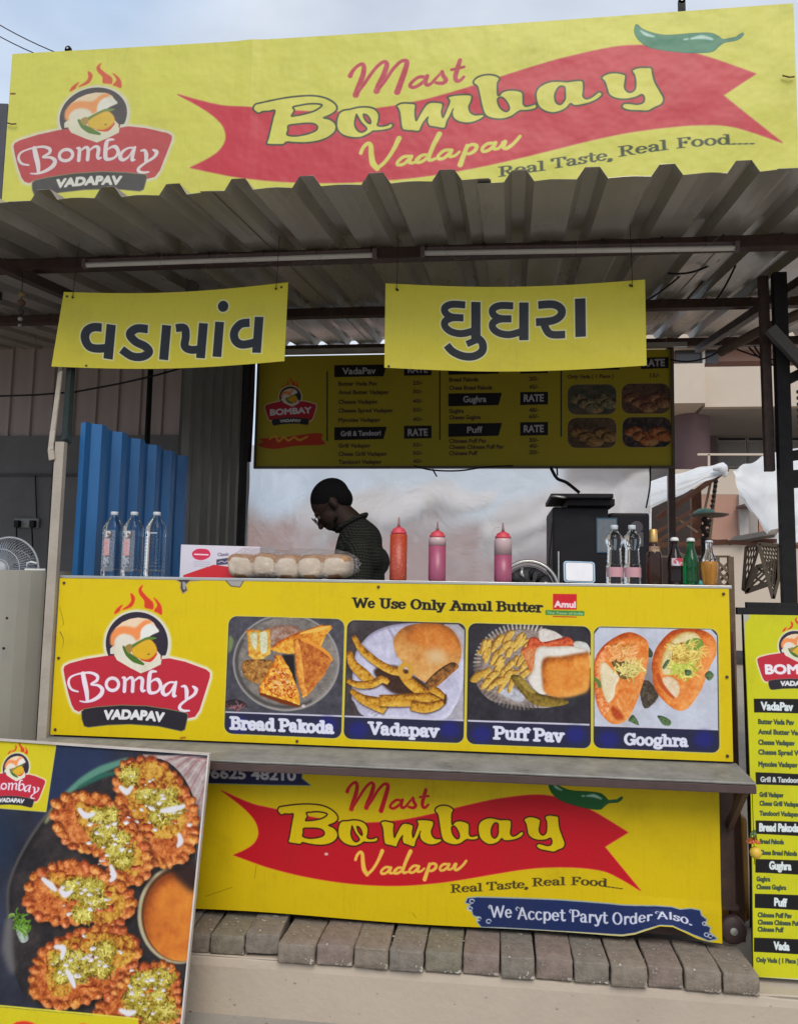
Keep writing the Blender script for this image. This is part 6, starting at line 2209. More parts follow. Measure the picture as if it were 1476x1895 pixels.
def slab_quad(name, q, m, th, parent, r=.012):
    q = [np.asarray(p, float) for p in q]
    nrm = np.cross(q[1] - q[0], q[3] - q[0])
    nrm /= np.linalg.norm(nrm)
    out = []
    for i in range(4):
        a_, b2, d2 = q[i], q[(i - 1) % 4], q[(i + 1) % 4]
        u, v = (b2 - a_) / np.linalg.norm(b2 - a_), (d2 - a_) / np.linalg.norm(d2 - a_)
        for tt in np.linspace(0, math.pi / 2, 6):
            out.append(a_ + u * r * (1 - math.sin(tt)) + v * r * (1 - math.cos(tt)))
    n = len(out)
    mb = MB()
    mb.v = [tuple(p) for p in out] + [tuple(p + nrm * th) for p in out]
    mb.f = [tuple(range(n)), tuple(range(n, 2 * n))[::-1]] + [(i, (i + 1) % n, n + (i + 1) % n, n + i) for i in range(n)]
    return mb.build(name, m, parent)


def inset(q, k, off):
    c = sum(q) / 4
    return [p + (c - p) * k + np.array([0, off, 0]) for p in q]


Q = [a, b_, c_, d_]
slab_quad('frame', Q, mat('sky_blue_frame', (.25, .42, .55), (.2, .36, .5), 9, .4), .004, t)
slab_quad('inner_rim', inset(Q, .09, -.0012), mat('dark_rim', (.05, .07, .1), (.04, .05, .08), 9, .4), .004, t, .010)
slab_quad('card_face', inset(Q, .14, -.0024), mat('card_white', (.66, .65, .68), (.6, .59, .62), 9, .4), .004, t, .008)

# ------------------------------------------------------------------ machine, guard
t = thing('drinks_machine', 'tall black machine with a tray on top behind the counter', 'machine', (2.26, 1.1, 0))
mb = MB().box((2.03, .9, .1), (2.30, 1.35, 1.72))
mb.build('body', M_black, t, bevel=.012)
MB().box((2.305, .93, .1), (2.50, 1.35, 1.695)).build('side_cabinet', M_black, t, bevel=.012)
MB().box((2.10, .86, 1.722), (2.325, 1.3, 1.757)).build('top_tray', M_black, t, bevel=.006)
MB().box((2.015, .80, 1.752), (2.31, 1.2, 1.774)).build('lid', M_black, t, bevel=.005)
MB().tube([(2.02, .795, 1.762), (2.03, .77, 1.757), (2.07, .768, 1.752), (2.085, .79, 1.752)], .006, 8).build('handle', M_steel, t, smooth=True)
MB().box((2.055, .893, .2), (2.062, .899, 1.5)).build('door_edge', M_steel, t)
tt_ = thing('notice_card', 'pale notice card with a blue edge fixed on the black machine', 'card', (2.33, .92, 1.5))
MB().box((2.245, .893, 1.50), (2.335, .8965, 1.66)).build('card_face', mat('notice_grey', (.14, .16, .18), (.20, .22, .24), 40, .4), tt_)
MB().box((2.24, .894, 1.495), (2.34, .8985, 1.667)).build('blue_edge', mat('notice_blue', (.02, .10, .16), (.02, .08, .13), 9, .4), tt_)
tt_ = thing('sticker', 'grey round topped sticker on the right of the black machine', 'sticker', (2.45, .925, 1.5))
MB().box((2.405, .925, 1.53), (2.468, .929, 1.60)).build('sticker_base', mat('sticker_grey', (.10, .09, .10), (.07, .06, .07), 30, .4), tt_)
MB().tube([(2.437, .924, 1.625), (2.437, .929, 1.625)], .030, 20).build('sticker_disc', mat('sticker_dark', (.06, .045, .055), (.09, .07, .08), 50, .4), tt_)

t = thing('round_guard', 'round steel fan guard with dark spokes behind the squeeze bottle', 'fan', (1.905, .7, 1.2))
c = (1.905, .7, 1.305)
MB().torus(c, .137, .009, 'y', 48, 8).build('rim', M_steel, t, smooth=True)
MB().torus((c[0], .695, c[2]), .118, .005, 'y', 48, 6).build('inner_rim', mat('grey_rim', (.2, .19, .19), (.15, .14, .14), 9, .4, .5), t, smooth=True)
mb = MB().lathe([(.01, -.01), (.112, -.008), (.112, .008), (.01, .01)], (0, 0, 0), 32)
mb.v = [(v[0] + c[0], v[2] + c[1] + .02, v[1] + c[2]) for v in mb.v]
mb.build('back_disc', mat('dark_disc', (.05, .047, .05), (.09, .085, .085), 20, .5, .4), t)
for k in range(12):
    an = math.radians(15 + k * 30)
    MB().tube([(c[0] + math.cos(an) * .05, .69, c[2] + math.sin(an) * .05), (c[0] + math.cos(an + .15) * .085, .68, c[2] + math.sin(an + .15) * .085), (c[0] + math.cos(an) * .108, .69, c[2] + math.sin(an) * .108)], [.006, .011, .006], 8).build('spoke', M_steel if k % 3 == 0 else M_dkiron, t, smooth=True)
MB().box((1.895, .7, .6), (1.915, .72, 1.2)).build('stand', M_dkiron, t)

# inner worktable that carries machine-side things
t = thing('worktable', 'dark worktable behind the counter where the cook stands', 'table', (1.0, .5, 0))
MB().box((.15, .45, 1.0), (.80, 1.15, 1.03)).build('tabletop', M_steel, t)
for x in (.18, .77):
    for y in (.48, 1.12):
        MB().box((x - .015, y - .015, 0), (x + .015, y + .015, 1.0)).build('leg', M_iron, t)

# ------------------------------------------------------------------ cook
def organic(name, parts, vox, m, parent, smooth_it=6):
    """parts: ('c', a, b, ra, rb) tapered capsules and ('e', centre, radii, rotation_y) ellipsoids, fused into one skin"""
    mb = MB()
    for p in parts:
        if p[0] == 'c':
            a, b2 = np.asarray(p[1], float), np.asarray(p[2], float)
            ra, rb = p[3], p[4]
            fl = p[5] if len(p) > 5 else 1
            d = b2 - a
            L = np.linalg.norm(d)
            d = d / L
            pts, rs = [], []
            for k in range(5):
                th = math.pi / 2 * (1 - k / 4)
                pts.append(a - d * ra * math.sin(th))
                rs.append(max(1e-4, ra * math.cos(th)))
            for k in range(5):
                th = math.pi / 2 * k / 4
                pts.append(b2 + d * rb * math.sin(th))
                rs.append(max(1e-4, rb * math.cos(th)))
            mb.tube(pts, rs, 14)
        else:
            k0 = len(mb.v)
            mb.ball((0, 0, 0), p[2], 22, 14)
            R = Matrix.Rotation(p[3], 3, 'Y') if len(p) > 3 else Matrix.Identity(3)
            for q in range(k0, len(mb.v)):
                v = R @ Vector(mb.v[q])
                mb.v[q] = tuple(v + Vector(p[1]))
    o = mb.build(name, m, parent)
    md = o.modifiers.new('r', 'REMESH')
    md.mode = 'VOXEL'
    md.voxel_size = vox
    ms = o.modifiers.new('s', 'SMOOTH')
    ms.factor = .5
    ms.iterations = smooth_it
    dg = bpy.context.evaluated_depsgraph_get()
    me = bpy.data.meshes.new_from_object(o.evaluated_get(dg))
    o.modifiers.clear()
    o.data = me
    for pl in me.polygons:
        pl.use_smooth = True
    return o


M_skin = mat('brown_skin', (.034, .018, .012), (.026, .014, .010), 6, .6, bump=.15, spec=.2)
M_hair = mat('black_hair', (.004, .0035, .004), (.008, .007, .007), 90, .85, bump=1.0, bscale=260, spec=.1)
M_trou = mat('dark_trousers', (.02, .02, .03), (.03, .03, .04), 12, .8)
M_shoe = mat('sandals', (.03, .02, .015), (.05, .03, .02), 12, .6)
t = thing('person', 'man in a dark checked shirt and glasses looking down behind the counter', 'person', (1.08, .84, 0))
hx, hy, hz = .940, .83, 1.715
TILT = math.radians(44)
HS = 1.10


def hd(x, y, z):
    """head frame (face towards -x) tilted forward about the skull centre"""
    x, y, z = x * HS, y * HS, z * HS
    return (hx + x * math.cos(TILT) + z * -math.sin(TILT), hy + y, hz + x * math.sin(TILT) + z * math.cos(TILT))


def he(x, y, z, r, rot=0):
    return ('e', hd(x, y, z), tuple(v * HS for v in r), rot - TILT)


def hc(a, b, ra, rb):
    return ('c', hd(*a), hd(*b), ra * HS, rb * HS)


skin = [he(.010, 0, .022, (.095, .072, .084)), he(-.030, 0, -.030, (.060, .058, .066)), he(-.045, 0, -.082, (.034, .034, .026)), he(-.010, 0, -.060, (.05, .052, .04)),
        he(-.076, 0, .012, (.016, .044, .012)), hc((-.082, 0, -.004), (-.104, 0, -.038), .008, .014), he(-.080, 0, -.062, (.014, .022, .008)), he(-.076, 0, -.075, (.013, .019, .008)),
        he(.018, -.072, -.012, (.016, .008, .028)), he(.018, .072, -.012, (.016, .008, .028)),
        ('c', (hx + .035, hy, hz - .03), (1.055, .845, 1.60), .062, .072), ('c', (1.055, .845, 1.60), (1.085, .845, 1.36), .075, .12), ('c', (1.09, .79, 1.38), (1.11, .80, 1.05), .10, .11), ('c', (1.07, .90, 1.38), (1.11, .90, 1.05), .10, .11),
        ('c', (1.11, .71, 1.49), (1.10, .98, 1.49), .055, .055),
        ('c', (1.115, .68, 1.47), (1.12, .64, 1.20), .048, .040), ('c', (1.12, .64, 1.20), (.90, .62, 1.09), .038, .026), ('c', (1.09, 1.00, 1.47), (1.10, 1.03, 1.20), .048, .040), ('c', (1.10, 1.03, 1.20), (.88, .98, 1.10), .038, .026),
        ('c', (1.11, .77, 1.02), (1.10, .76, .55), .085, .055), ('c', (1.11, .92, 1.02), (1.12, .93, .55), .085, .055), ('c', (1.10, .76, .55), (1.13, .76, .10), .052, .034), ('c', (1.12, .93, .55), (1.15, .93, .10), .052, .034),
        ('c', (1.13, .76, .06), (.97, .74, .045), .038, .032), ('c', (1.15, .93, .06), (.99, .94, .045), .038, .032)]
for sy, wy in ((.62, -1), (.98, 1)):
    w0 = np.array([.895, sy, 1.088])
    skin.append(('e', (w0[0] - .045, sy, 1.078), (.046, .036, .016), 0))
    for f, (dy, L) in enumerate(((-.027, .060), (-.009, .068), (.009, .064), (.027, .050))):
        k0 = w0 + (-.082, dy, -.010)
        k1 = k0 + (-L * .5, dy * .15, -.006)
        k2 = k1 + (-L * .32, dy * .1, -.022)
        skin.append(('c', k0, k1, .0092, .0085))
        skin.append(('c', k1, k2, .0085, .0072))
    k0 = w0 + (-.03, -.030 * wy * -1, -.008)
    skin.append(('c', k0, k0 + (-.035, .028 * wy, -.012), .011, .0095))
    skin.append(('c', k0 + (-.035, .028 * wy, -.012), k0 + (-.062, .030 * wy, -.026), .0095, .008))
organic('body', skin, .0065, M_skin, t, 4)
# checked shirt
m, n_, l_, p_ = nt('checked_shirt')
tc = n_.new('ShaderNodeTexCoord')
sx = n_.new('ShaderNodeSeparateXYZ')
wob = n_.new('ShaderNodeTexNoise')
wob.inputs['Scale'].default_value = 9
wadd = n_.new('ShaderNodeVectorMath')
wadd.operation = 'MULTIPLY_ADD'
wadd.inputs[1].default_value = (.035, .035, .035)
l_.new(tc.outputs['Object'], wob.inputs['Vector'])
l_.new(wob.outputs['Color'], wadd.inputs[0])
l_.new(tc.outputs['Object'], wadd.inputs[2])
l_.new(wadd.outputs[0], sx.inputs[0])


def band(out, freq, thr):
    a1 = n_.new('ShaderNodeMath')
    a1.operation = 'MULTIPLY'
    a1.inputs[1].default_value = freq
    l_.new(out, a1.inputs[0])
    a2 = n_.new('ShaderNodeMath')
    a2.operation = 'SINE'
    l_.new(a1.outputs[0], a2.inputs[0])
    a3 = n_.new('ShaderNodeMath')
    a3.operation = 'GREATER_THAN'
    a3.inputs[1].default_value = thr
    l_.new(a2.outputs[0], a3.inputs[0])
    return a3.outputs[0]


sumxy = n_.new('ShaderNodeMath')
l_.new(sx.outputs['X'], sumxy.inputs[0])
l_.new(sx.outputs['Y'], sumxy.inputs[1])
b1, b2 = band(sumxy.outputs[0], 430, .3), band(sx.outputs['Z'], 430, .3)
ad = n_.new('ShaderNodeMath')
l_.new(b1, ad.inputs[0])
l_.new(b2, ad.inputs[1])
mu = n_.new('ShaderNodeMath')
mu.operation = 'MULTIPLY'
mu.inputs[1].default_value = .5
l_.new(ad.outputs[0], mu.inputs[0])
cr = n_.new('ShaderNodeValToRGB')
cr.color_ramp.elements[0].color = (.006, .0065, .006, 1)
cr.color_ramp.elements[1].color = (.036, .036, .028, 1)
p_.inputs['Specular IOR Level'].default_value = .15
l_.new(mu.outputs[0], cr.inputs[0])
l_.new(cr.outputs[0], p_.inputs['Base Color'])
p_.inputs['Roughness'].default_value = .85
shirt = [('c', (1.070, .84, 1.585), (1.085, .84, 1.34), .080, .128), ('c', (1.085, .84, 1.53), (1.045, .84, 1.3), .115, .125), ('c', (1.10, .79, 1.40), (1.115, .80, 1.02), .118, .122), ('c', (1.08, .90, 1.40), (1.115, .90, 1.02), .118, .122), ('c', (1.10, .70, 1.485), (1.09, .99, 1.485), .070, .070), ('c', (1.135, .74, 1.44), (1.14, .94, 1.44), .085, .085),
         ('c', (1.115, .68, 1.475), (1.12, .635, 1.21), .064, .056), ('c', (1.12, .635, 1.20), (1.03, .63, 1.15), .055, .048), ('c', (1.09, 1.00, 1.475), (1.10, 1.035, 1.21), .064, .056), ('c', (1.10, 1.035, 1.20), (1.01, 1.02, 1.15), .055, .048)]
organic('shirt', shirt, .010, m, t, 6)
mb = MB().torus((1.040, .842, 1.628), .070, .013, 'z', 24, 8)
mb.v = [(v[0], v[1], v[2] + (v[0] - 1.040) * .55) for v in mb.v]
mb.build('collar', m, t, smooth=True)
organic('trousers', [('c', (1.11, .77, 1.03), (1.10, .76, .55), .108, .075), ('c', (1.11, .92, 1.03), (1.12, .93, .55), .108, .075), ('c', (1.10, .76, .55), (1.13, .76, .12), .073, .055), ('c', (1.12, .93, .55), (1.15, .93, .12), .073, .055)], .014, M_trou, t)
organic('hair', [he(.018, 0, .034, (.095, .0765, .084)), he(.052, 0, .0, (.054, .068, .062)), hc((.012, -.068, .01), (.0, -.066, -.035), .010, .007), hc((.012, .068, .01), (.0, .066, -.035), .010, .007)], .007, M_hair, t, 3)
organic('beard', [he(-.042, 0, -.086, (.036, .038, .026)), he(-.020, 0, -.066, (.042, .054, .026)), he(-.088, 0, -.053, (.008, .024, .005))], .006, M_hair, t, 3)
gl = MB()
for s_ in (-1, 1):
    k0 = len(gl.v)
    gl.torus((0, 0, 0), .024, .0018, 'x', 22, 6)
    for q in range(k0, len(gl.v)):
        v = gl.v[q]
        gl.v[q] = hd(-.104 + v[0], s_ * .032 + v[1], -.012 + v[2])
    gl.tube([hd(-.104, s_ * .056, -.006), hd(-.03, s_ * .073, .002), hd(.018, s_ * .077, .002)], .0018, 6)
gl.tube([hd(-.105, -.010, -.008), hd(-.108, 0, -.004), hd(-.105, .010, -.008)], .0018, 6)
gl.build('glasses', M_dkiron, t, smooth=True)
ey = MB()
for s_ in (-1, 1):
    ey.ball(hd(-.078, s_ * .030, -.010), .011, 10, 8)
ey.build('eyes', mat('eyes', (.10, .08, .07), (.03, .02, .015), 70, .4, contrast=.05), t, smooth=True)

# ------------------------------------------------------------------ left side: steel drum cabinet, fan, back wall
t = thing('metal_drum', 'tall grey beige metal drum at the left edge beside the counter', 'drum', (-.45, .45, 0))
mb = MB()
r = .36
xr, yf = -.088, .09
ring = [(xr - r + r * math.cos(a_), yf + r + r * math.sin(a_)) for a_ in np.linspace(0, 2 * math.pi, 48, endpoint=False)]
for z in (.0, 1.342, 1.352):
    for x, y in ring:
        mb.v.append((x, y, z))
n = len(ring)
for k in range(2):
    for i in range(n):
        a, b2 = k * n + i, k * n + (i + 1) % n
        mb.f.append((a, b2, b2 + n, a + n))
mb.f.append(tuple(2 * n + i for i in range(n)))
M_cab = mat('cabinet_paint', (.335, .315, .265), (.27, .255, .215), 2.2, .5, .15, bump=.12, bscale=30, contrast=.3, third=(.20, .19, .165))
mb.build('body', M_cab, t, smooth=False)
mb = MB()
for px_, py_, s_ in ((13, 1144, 1), (7, 1200, 1.2)):
    p = atY(px_, py_, .092)
    mb.ball((p[0], .0915, p[2]), (.006 * s_, .003, .006), 8, 6)
mb.build('dent', M_dkiron, t)
p = atY(62, 1056, .22)
o = MB().bar((p[0] - .045, .24, 1.358), (p[0] + .05, .24, 1.358), .03, .008).build('lid_handle', M_white, t)
MB().tube([(p[0] - .055, .26, 1.355), (p[0] - .05, .25, 1.385), (p[0] - .03, .245, 1.392), (p[0] + .0, .245, 1.385)], .004, 8).build('handle_loop', M_white, t, smooth=True)

t = thing('table_fan', 'white wire guard table fan standing behind the metal drum', 'fan', (-.55, .75, 1.0))
c = np.array([atY(14, 1062, .95)[0], .95, 1.37])
Rg = .175
M_fan = mat('fan_white', (.50, .52, .55), (.44, .46, .5), 9, .4)
mb = MB()
for k in range(64):
    an = 2 * math.pi * k / 64
    for sgn in (-1, 1):
        pts = []
        for q in np.linspace(.22, 1, 7):
            pts.append((c[0] + math.cos(an) * Rg * q, c[1] + sgn * .075 * math.sqrt(max(0, 1 - q ** 3)), c[2] + math.sin(an) * Rg * q))
        mb.tube(pts, .0014, 4, cap=False)
mb.build('wire_guard', M_fan, t)
for rr_, yy in ((1.0, 0), (.62, -.066), (.3, -.074), (.62, .066)):
    MB().torus((c[0], c[1] + yy, c[2]), Rg * rr_, .0028 if rr_ < 1 else .006, 'y', 48, 6).build('guard_ring', M_fan, t, smooth=True)
mb = MB().lathe([(.01, -.012), (.042, -.01), (.045, 0), (.042, .01), (.01, .012)], (0, 0, 0), 24)
mb.v = [(v[0] + c[0], v[2] + c[1] - .075, v[1] + c[2]) for v in mb.v]
mb.build('hub_cap', M_fan, t, smooth=True)
for k in range(3):
    mb = MB()
    for i in range(7):
        for j in range(5):
            q, w_ = .03 + .12 * i / 6, (-.5 + j / 4) * 1.1
            an = 2 * math.pi * k / 3 + w_
            mb.v.append((c[0] + math.cos(an) * q, c[1] + w_ * .03, c[2] + math.sin(an) * q))
    for i in range(6):
        for j in range(4):
            a = i * 5 + j
            mb.f.append((a, a + 1, a + 6, a + 5))
    mb.build('blade', mat('fan_blade', (.10, .12, .16), (.12, .14, .18), 9, .4), t, smooth=True)
MB().tube([(c[0], c[1] + .05, c[2]), (c[0], c[1] + .05, 1.0)], .02, 10).build('stem', M_fan, t)
MB().lathe([(.01, 0), (.11, 0), (.10, .02), (.02, .03)], (c[0], c[1] + .05, .97), 24).build('base', M_fan, t, smooth=True)
o = MB().box((-1.4, .84, 0), (-.2, 1.3, .968)).build('side_table', M_cab)
tag(o, 'plain table behind the metal drum that carries the fan', 'table')

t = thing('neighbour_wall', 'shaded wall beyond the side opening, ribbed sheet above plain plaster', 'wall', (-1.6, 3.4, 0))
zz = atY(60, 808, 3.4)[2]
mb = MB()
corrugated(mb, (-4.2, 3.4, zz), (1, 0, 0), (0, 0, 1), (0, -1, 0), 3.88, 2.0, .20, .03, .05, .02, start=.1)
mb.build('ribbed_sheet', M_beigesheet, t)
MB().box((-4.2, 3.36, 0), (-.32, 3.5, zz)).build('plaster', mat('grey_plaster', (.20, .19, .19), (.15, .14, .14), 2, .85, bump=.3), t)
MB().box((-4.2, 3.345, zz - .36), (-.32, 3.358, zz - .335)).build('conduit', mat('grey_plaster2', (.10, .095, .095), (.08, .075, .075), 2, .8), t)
p = atY(50, 968, 3.34)
t = thing('switch_board', 'white wall switch board with two black plugs on the shaded wall', 'switch board', (p[0], 3.34, p[2]))
MB().box((p[0] - .11, 3.33, p[2] - .04), (p[0] + .11, 3.358, p[2] + .04)).build('plate', mat('switch_plate', (.30, .29, .28), (.26, .25, .24), 9, .5), t, bevel=.004)
for dx in (-.07, .07):
    o = MB().box((p[0] + dx - .022, 3.29, p[2] - .04), (p[0] + dx + .022, 3.33, p[2] + .02)).build('plug', M_black, t, bevel=.006)
    MB().tube([(p[0] + dx, 3.30, p[2] - .04), (p[0] + dx + .02, 3.3, p[2] - .2), (p[0] + dx - .01, 3.32, p[2] - .4), (p[0] + dx + .02, 3.34, p[2] - .7)], .007, 6).build('plug_cable', M_black, o)
mb = MB().tube([atY(65, 880, 3.34), atY(68, 960, 3.34)], .006, 6)
mb.build('feed_cable', M_black, t)
pa, pb = atY(278, 690, 2.4), atY(272, 850, 2.4)
o = MB().tube([(pa[0], 2.4, rz(2.4) - .02), (pb[0], 2.4, 0)], .02, 12).build('standpipe', M_dkiron, smooth=True)
tag(o, 'thin dark pipe rising behind the blue corrugated sheet', 'pipe')
o = MB().tube(catenary(atY(-10, 733, 1.9), atY(352, 678, 1.9), -.0, 4)[:1] + [atY(x, y, 1.9) for x, y in ((60, 731), (140, 725), (220, 710), (290, 694), (352, 676))], .0065, 7).build('sagging_cable', M_black, smooth=True)
tag(o, 'black cable sagging across the shaded left wall', 'cable')
# clutter of dark cloths and rods between side wall and film
t = thing('hanging_cloth', 'dark cloths hanging at the far left inner corner of the stall', 'cloth', (-.28, 2.95, 1.2))
for k, (x0_, x1_, z0_, z1_) in enumerate(((-.36, -.18, .9, 3.1), (-.27, -.160, 2.30, 3.25), (-.40, -.22, 1.0, 1.8))):
    mb = MB()
    for j in range(9):
        for i in range(9):
            u, v = i / 8, j / 8
            mb.v.append((x0_ + (x1_ - x0_) * u, 2.95 + .05 * k + .02 * math.sin(12 * u + 3 * v + k), z1_ + (z0_ - z1_) * v))
    for j in range(8):
        for i in range(8):
            a = j * 9 + i
            mb.f.append((a, a + 9, a + 10, a + 1))
    mb.build('cloth_fold', [M_dkiron, mat('maroon_cloth', (.05, .02, .025), (.03, .015, .02), 9, .9), M_trou][k], t, smooth=True)

# hanging clutter at the left under the roof
t = thing('hanging_charm', 'small dried garland hanging from the roof frame left of the boards', 'charm', (-.5, .5, 2.6))
p = atY(42, 510, .5)
MB().tube([(p[0], .5, 2.83), (p[0] + .004, .5, atY(42, 600, .5)[2])], .002, 6).build('thread', M_dkiron, t)
for k, (yy, c_, r_) in enumerate(((545, (.22, .15, .05), .016), (560, (.10, .05, .03), .020), (577, (.05, .03, .03), .016), (590, (.30, .27, .24), .012), (602, (.25, .22, .2), .010))):
    q = atY(43, yy, .5)
    MB().ball((p[0] + .003, .5, q[2]), (r_, r_, r_ * .9), 10, 7).build('bead', mat('bead_%s' % 'abcde'[k], c_, None, 20, .8), t, smooth=True)
p = atY(1392, 1500, -.2)
t = thing('lemon_chilli_charm', 'lemon and chilli charm with an orange flower hanging from the shelf corner', 'charm', (p[0], -.2, p[2]))
z = lambda y: atY(1392, y, -.2)[2]
MB().tube([(p[0], -.2, .66), (p[0] + .002, -.2, z(1600))], .0012, 5).build('thread', M_dkiron, t)
MB().ball((p[0] + .006, -.2, z(1578)), (.019, .018, .020), 14, 10).build('lemon', mat('lemon', (.72, .48, .05), (.62, .38, .03), 12, .45, bump=.2), t, smooth=True)
rg = random.Random(5)
for k in range(3):
    a = rg.uniform(0, 6.3)
    MB().tube([(p[0] + .004, -.2, z(1537)), (p[0] + .012 * math.cos(a), -.2 + .01 * math.sin(a), z(1543)), (p[0] + .022 * math.cos(a), -.2 + .018 * math.sin(a), z(1552))], [.004, .0045, .001], 7).build('chilli', mat('chilli_green', (.06, .11, .03), (.04, .08, .02), 9, .4), t, smooth=True)
for k in range(10):
    a = k * .63
    MB().tube([(p[0] + .002, -.2, z(1556)), (p[0] + .012 * math.cos(a), -.2 + .012 * math.sin(a), z(1556) + .004 * (k % 3 - 1)), (p[0] + .024 * math.cos(a), -.2 + .02 * math.sin(a), z(1556) - .006)], [.003, .006, .001], 6).build('petal', mat('marigold', (.55, .12, .02), (.45, .08, .015), 9, .6), t)

# ------------------------------------------------------------------ right side: neighbour's kiosk frame, wires
t = thing('kiosk_frame', 'black iron frame of the next stall with a louvred panel', 'stall frame', (3.4, 1.2, 0))
a_, b2 = atY(1437, 600, 1.2), atY(1448, 1120, 1.2)
MB().bar((3.232, 1.2, 0), (3.232, 1.2, 3.0), .066, .05, up=(0, 1, 0)).build('post', M_dkiron, t)
MB().bar((3.17, 1.24, 1.95), (3.165, 1.24, 3.0), .045, .04, up=(0, 1, 0)).build('post', M_iron, t)
MB().bar((3.25, 1.2, 2.42), (4.6, 1.2, 3.1), .04, .05).build('rail', M_dkiron, t)
MB().bar((3.25, 1.2, 2.02), (4.6, 1.2, 2.25), .04, .05).build('rail', M_dkiron, t)
MB().bar((3.25, 1.2, 1.90), (4.6, 1.2, 2.02), .04, .09).build('rail', M_dkiron, t)
MB().bar(atY(1424, 608, 1.12), atY(1500, 690, 1.12), .04, .055).build('bracket', mat('grey_board', (.14, .13, .12), (.10, .09, .085), 6, .7), t)
for k in range(9):
    z_ = 2.10 + k * .033
    MB().bar((3.31, 1.21, z_), (4.4, 1.21, z_ + .19), .03, .016).build('slat', mat('louvre', (.18, .15, .14), (.13, .11, .10), 9, .5), t)
MB().tube([atY(1332, 652, 1.7), atY(1400, 615, 1.5), atY(1480, 580, 1.3)], .028, 10).build('bamboo_pole', mat('old_bamboo', (.16, .10, .07), (.10, .065, .045), 12, .7), t, smooth=True)

cab = [((1240, 665), (1345, 640), 2.3, .05), ((1350, 640), (1476, 668), 2.3, .03), ((1395, 640), (1412, 668), 2.3, .0), ((1385, 642), (1430, 675), 2.3, .02), ((1190, 560), (1300, 470), 1.4, .02), ((1265, 560), (1300, 520), 1.2, .0), ((1235, 505), (1330, 480), 1.2, .03), ((1320, 560), (1365, 480), 1.2, .02)]
t = thing('roof_cables', 'tangle of black cables under the right end of the roof', 'cables', (3.1, 2.2, 2.9))
for (pa, pb, yy, sg) in cab:
    MB().tube(catenary(atY(*pa, yy), atY(*pb, yy), sg, 12), .0055, 6).build('cable', M_black, t, smooth=True)
t = thing('film_cables', 'thin black cables looping below the menu board in front of the film', 'cables', (2.2, 2.9, 2.2))
for pts in ([(765, 862), (800, 870), (850, 871), (900, 864), (950, 862)], [(1018, 864), (1030, 885), (1048, 893), (1072, 912)], [(1030, 864), (1031, 880)], [(1203, 862), (1202, 900), (1195, 940)], [(800, 868), (808, 882)]):
    MB().tube(smooth_pts([atY(x, y, 2.9) for x, y in pts], n=4), .006 if pts[0][0] != 1018 else .012, 6).build('cable', M_black, t, smooth=True)
o = MB().tube(smooth_pts([atY(x, y, .88) for x, y in ((1022, 965), (1019, 1000), (1016, 1040), (1018, 1082))], n=4), .003, 6).build('white_cable', M_black, smooth=True)
tag(o, 'thin cable hanging down the left side of the black machine', 'cable')
t = thing('overhead_wires', 'two thin wires crossing the sky at the upper left', 'wires', (-6, 12, 10))
for pa, pb in (((-30, 28), (112, 100)), ((-30, 50), (100, 112))):
    MB().tube(catenary(atY(*pa, 12), atY(*pb, 12), .05, 8), .012, 5).build('wire', M_black, t)
p0, p1 = atY(14, 150, 1.2), atY(0, 420, 1.2)
o = MB().box((-2.6, 1.25, 0), (atY(10, 250, 1.25)[0], 1.33, atY(5, 158, 1.25)[2])).build('neighbour_board', mat('dark_grey_board', (.07, .07, .085), (.05, .05, .06), 5, .7))
for v in o.data.vertices:
    if v.co.z > 2 and v.co.x > -2:
        v.co.z -= .12
tag(o, 'dark board of the next stall at the left edge above the roof', 'board')
o.data.transform(Matrix.Translation((0, 0, 0)))
for v in o.data.vertices:
    if v.co.z < 1:
        v.co.z = 3.02

# things standing right of the counter behind the standee
t = thing('mesh_screen', 'weathered woven screen standing behind the right end of the counter', 'screen', (2.66, .45, 0))
M_wov = mat('woven_cane', (.17, .11, .065), (.10, .065, .04), 30, .8)
x0_, x1_ = atY(1318, 1070, .6)[0], atY(1353, 1070, .6)[0]
for x in (x0_ + .02, x1_):
    MB().box((x - .012, .60, 0), (x + .012, .62, atY(1345, 1030, .6)[2])).build('upright', M_wov, t)
mb = MB()
zt_ = atY(1345, 1030, .6)[2]
for k in range(34):
    z_ = zt_ - .02 - k * .042
    mb.bar((x0_ + .02, .605, z_), (x1_, .605, z_ - .06), .006, .012)
    mb.bar((x0_ + .02, .612, z_ - .06), (x1_, .612, z_), .006, .012)
mb.build('weave', M_wov, t)['kind'] = 'stuff'
p = atY(1362, 1600, .35)
o = MB().box((2.62, .34, .02), (2.75, .62, .42)).build('jerry_can', mat('ochre_can', (.42, .20, .03), (.32, .15, .025), 9, .5), bevel=.02)
tag(o, 'ochre plastic can on the ground between the counter wheel and the price list', 'can')
o = MB().bar((2.665, .22, 0), (2.67, .30, 1.15), .05, .03).build('leaning_plank', mat('reddish_plank', (.12, .045, .03), (.07, .035, .028), 6, .7))
tag(o, 'reddish plank leaning in the gap between counter and price list', 'plank')
o = None
t = thing('cloth_bundle', 'grey crumpled cloth hanging beside the counter above the price list', 'cloth', (2.68, .4, 1.0))
organic('bundle', [('e', (2.66, .42, 1.17), (.035, .05, .07), .2), ('e', (2.68, .44, 1.07), (.03, .05, .09), -.3), ('c', (2.67, .42, 1.2), (2.70, .43, .98), .02, .03)], .008, mat('grey_cloth', (.16, .15, .145), (.10, .095, .09), 20, .9, bump=.5), t, 2)

# ------------------------------------------------------------------ behind: tarps, timber shed, building
M_tarp = film_mat('white_tarp', (.90, .91, .93), .0, .5, .5, 2.5, .03, dshare=.72)


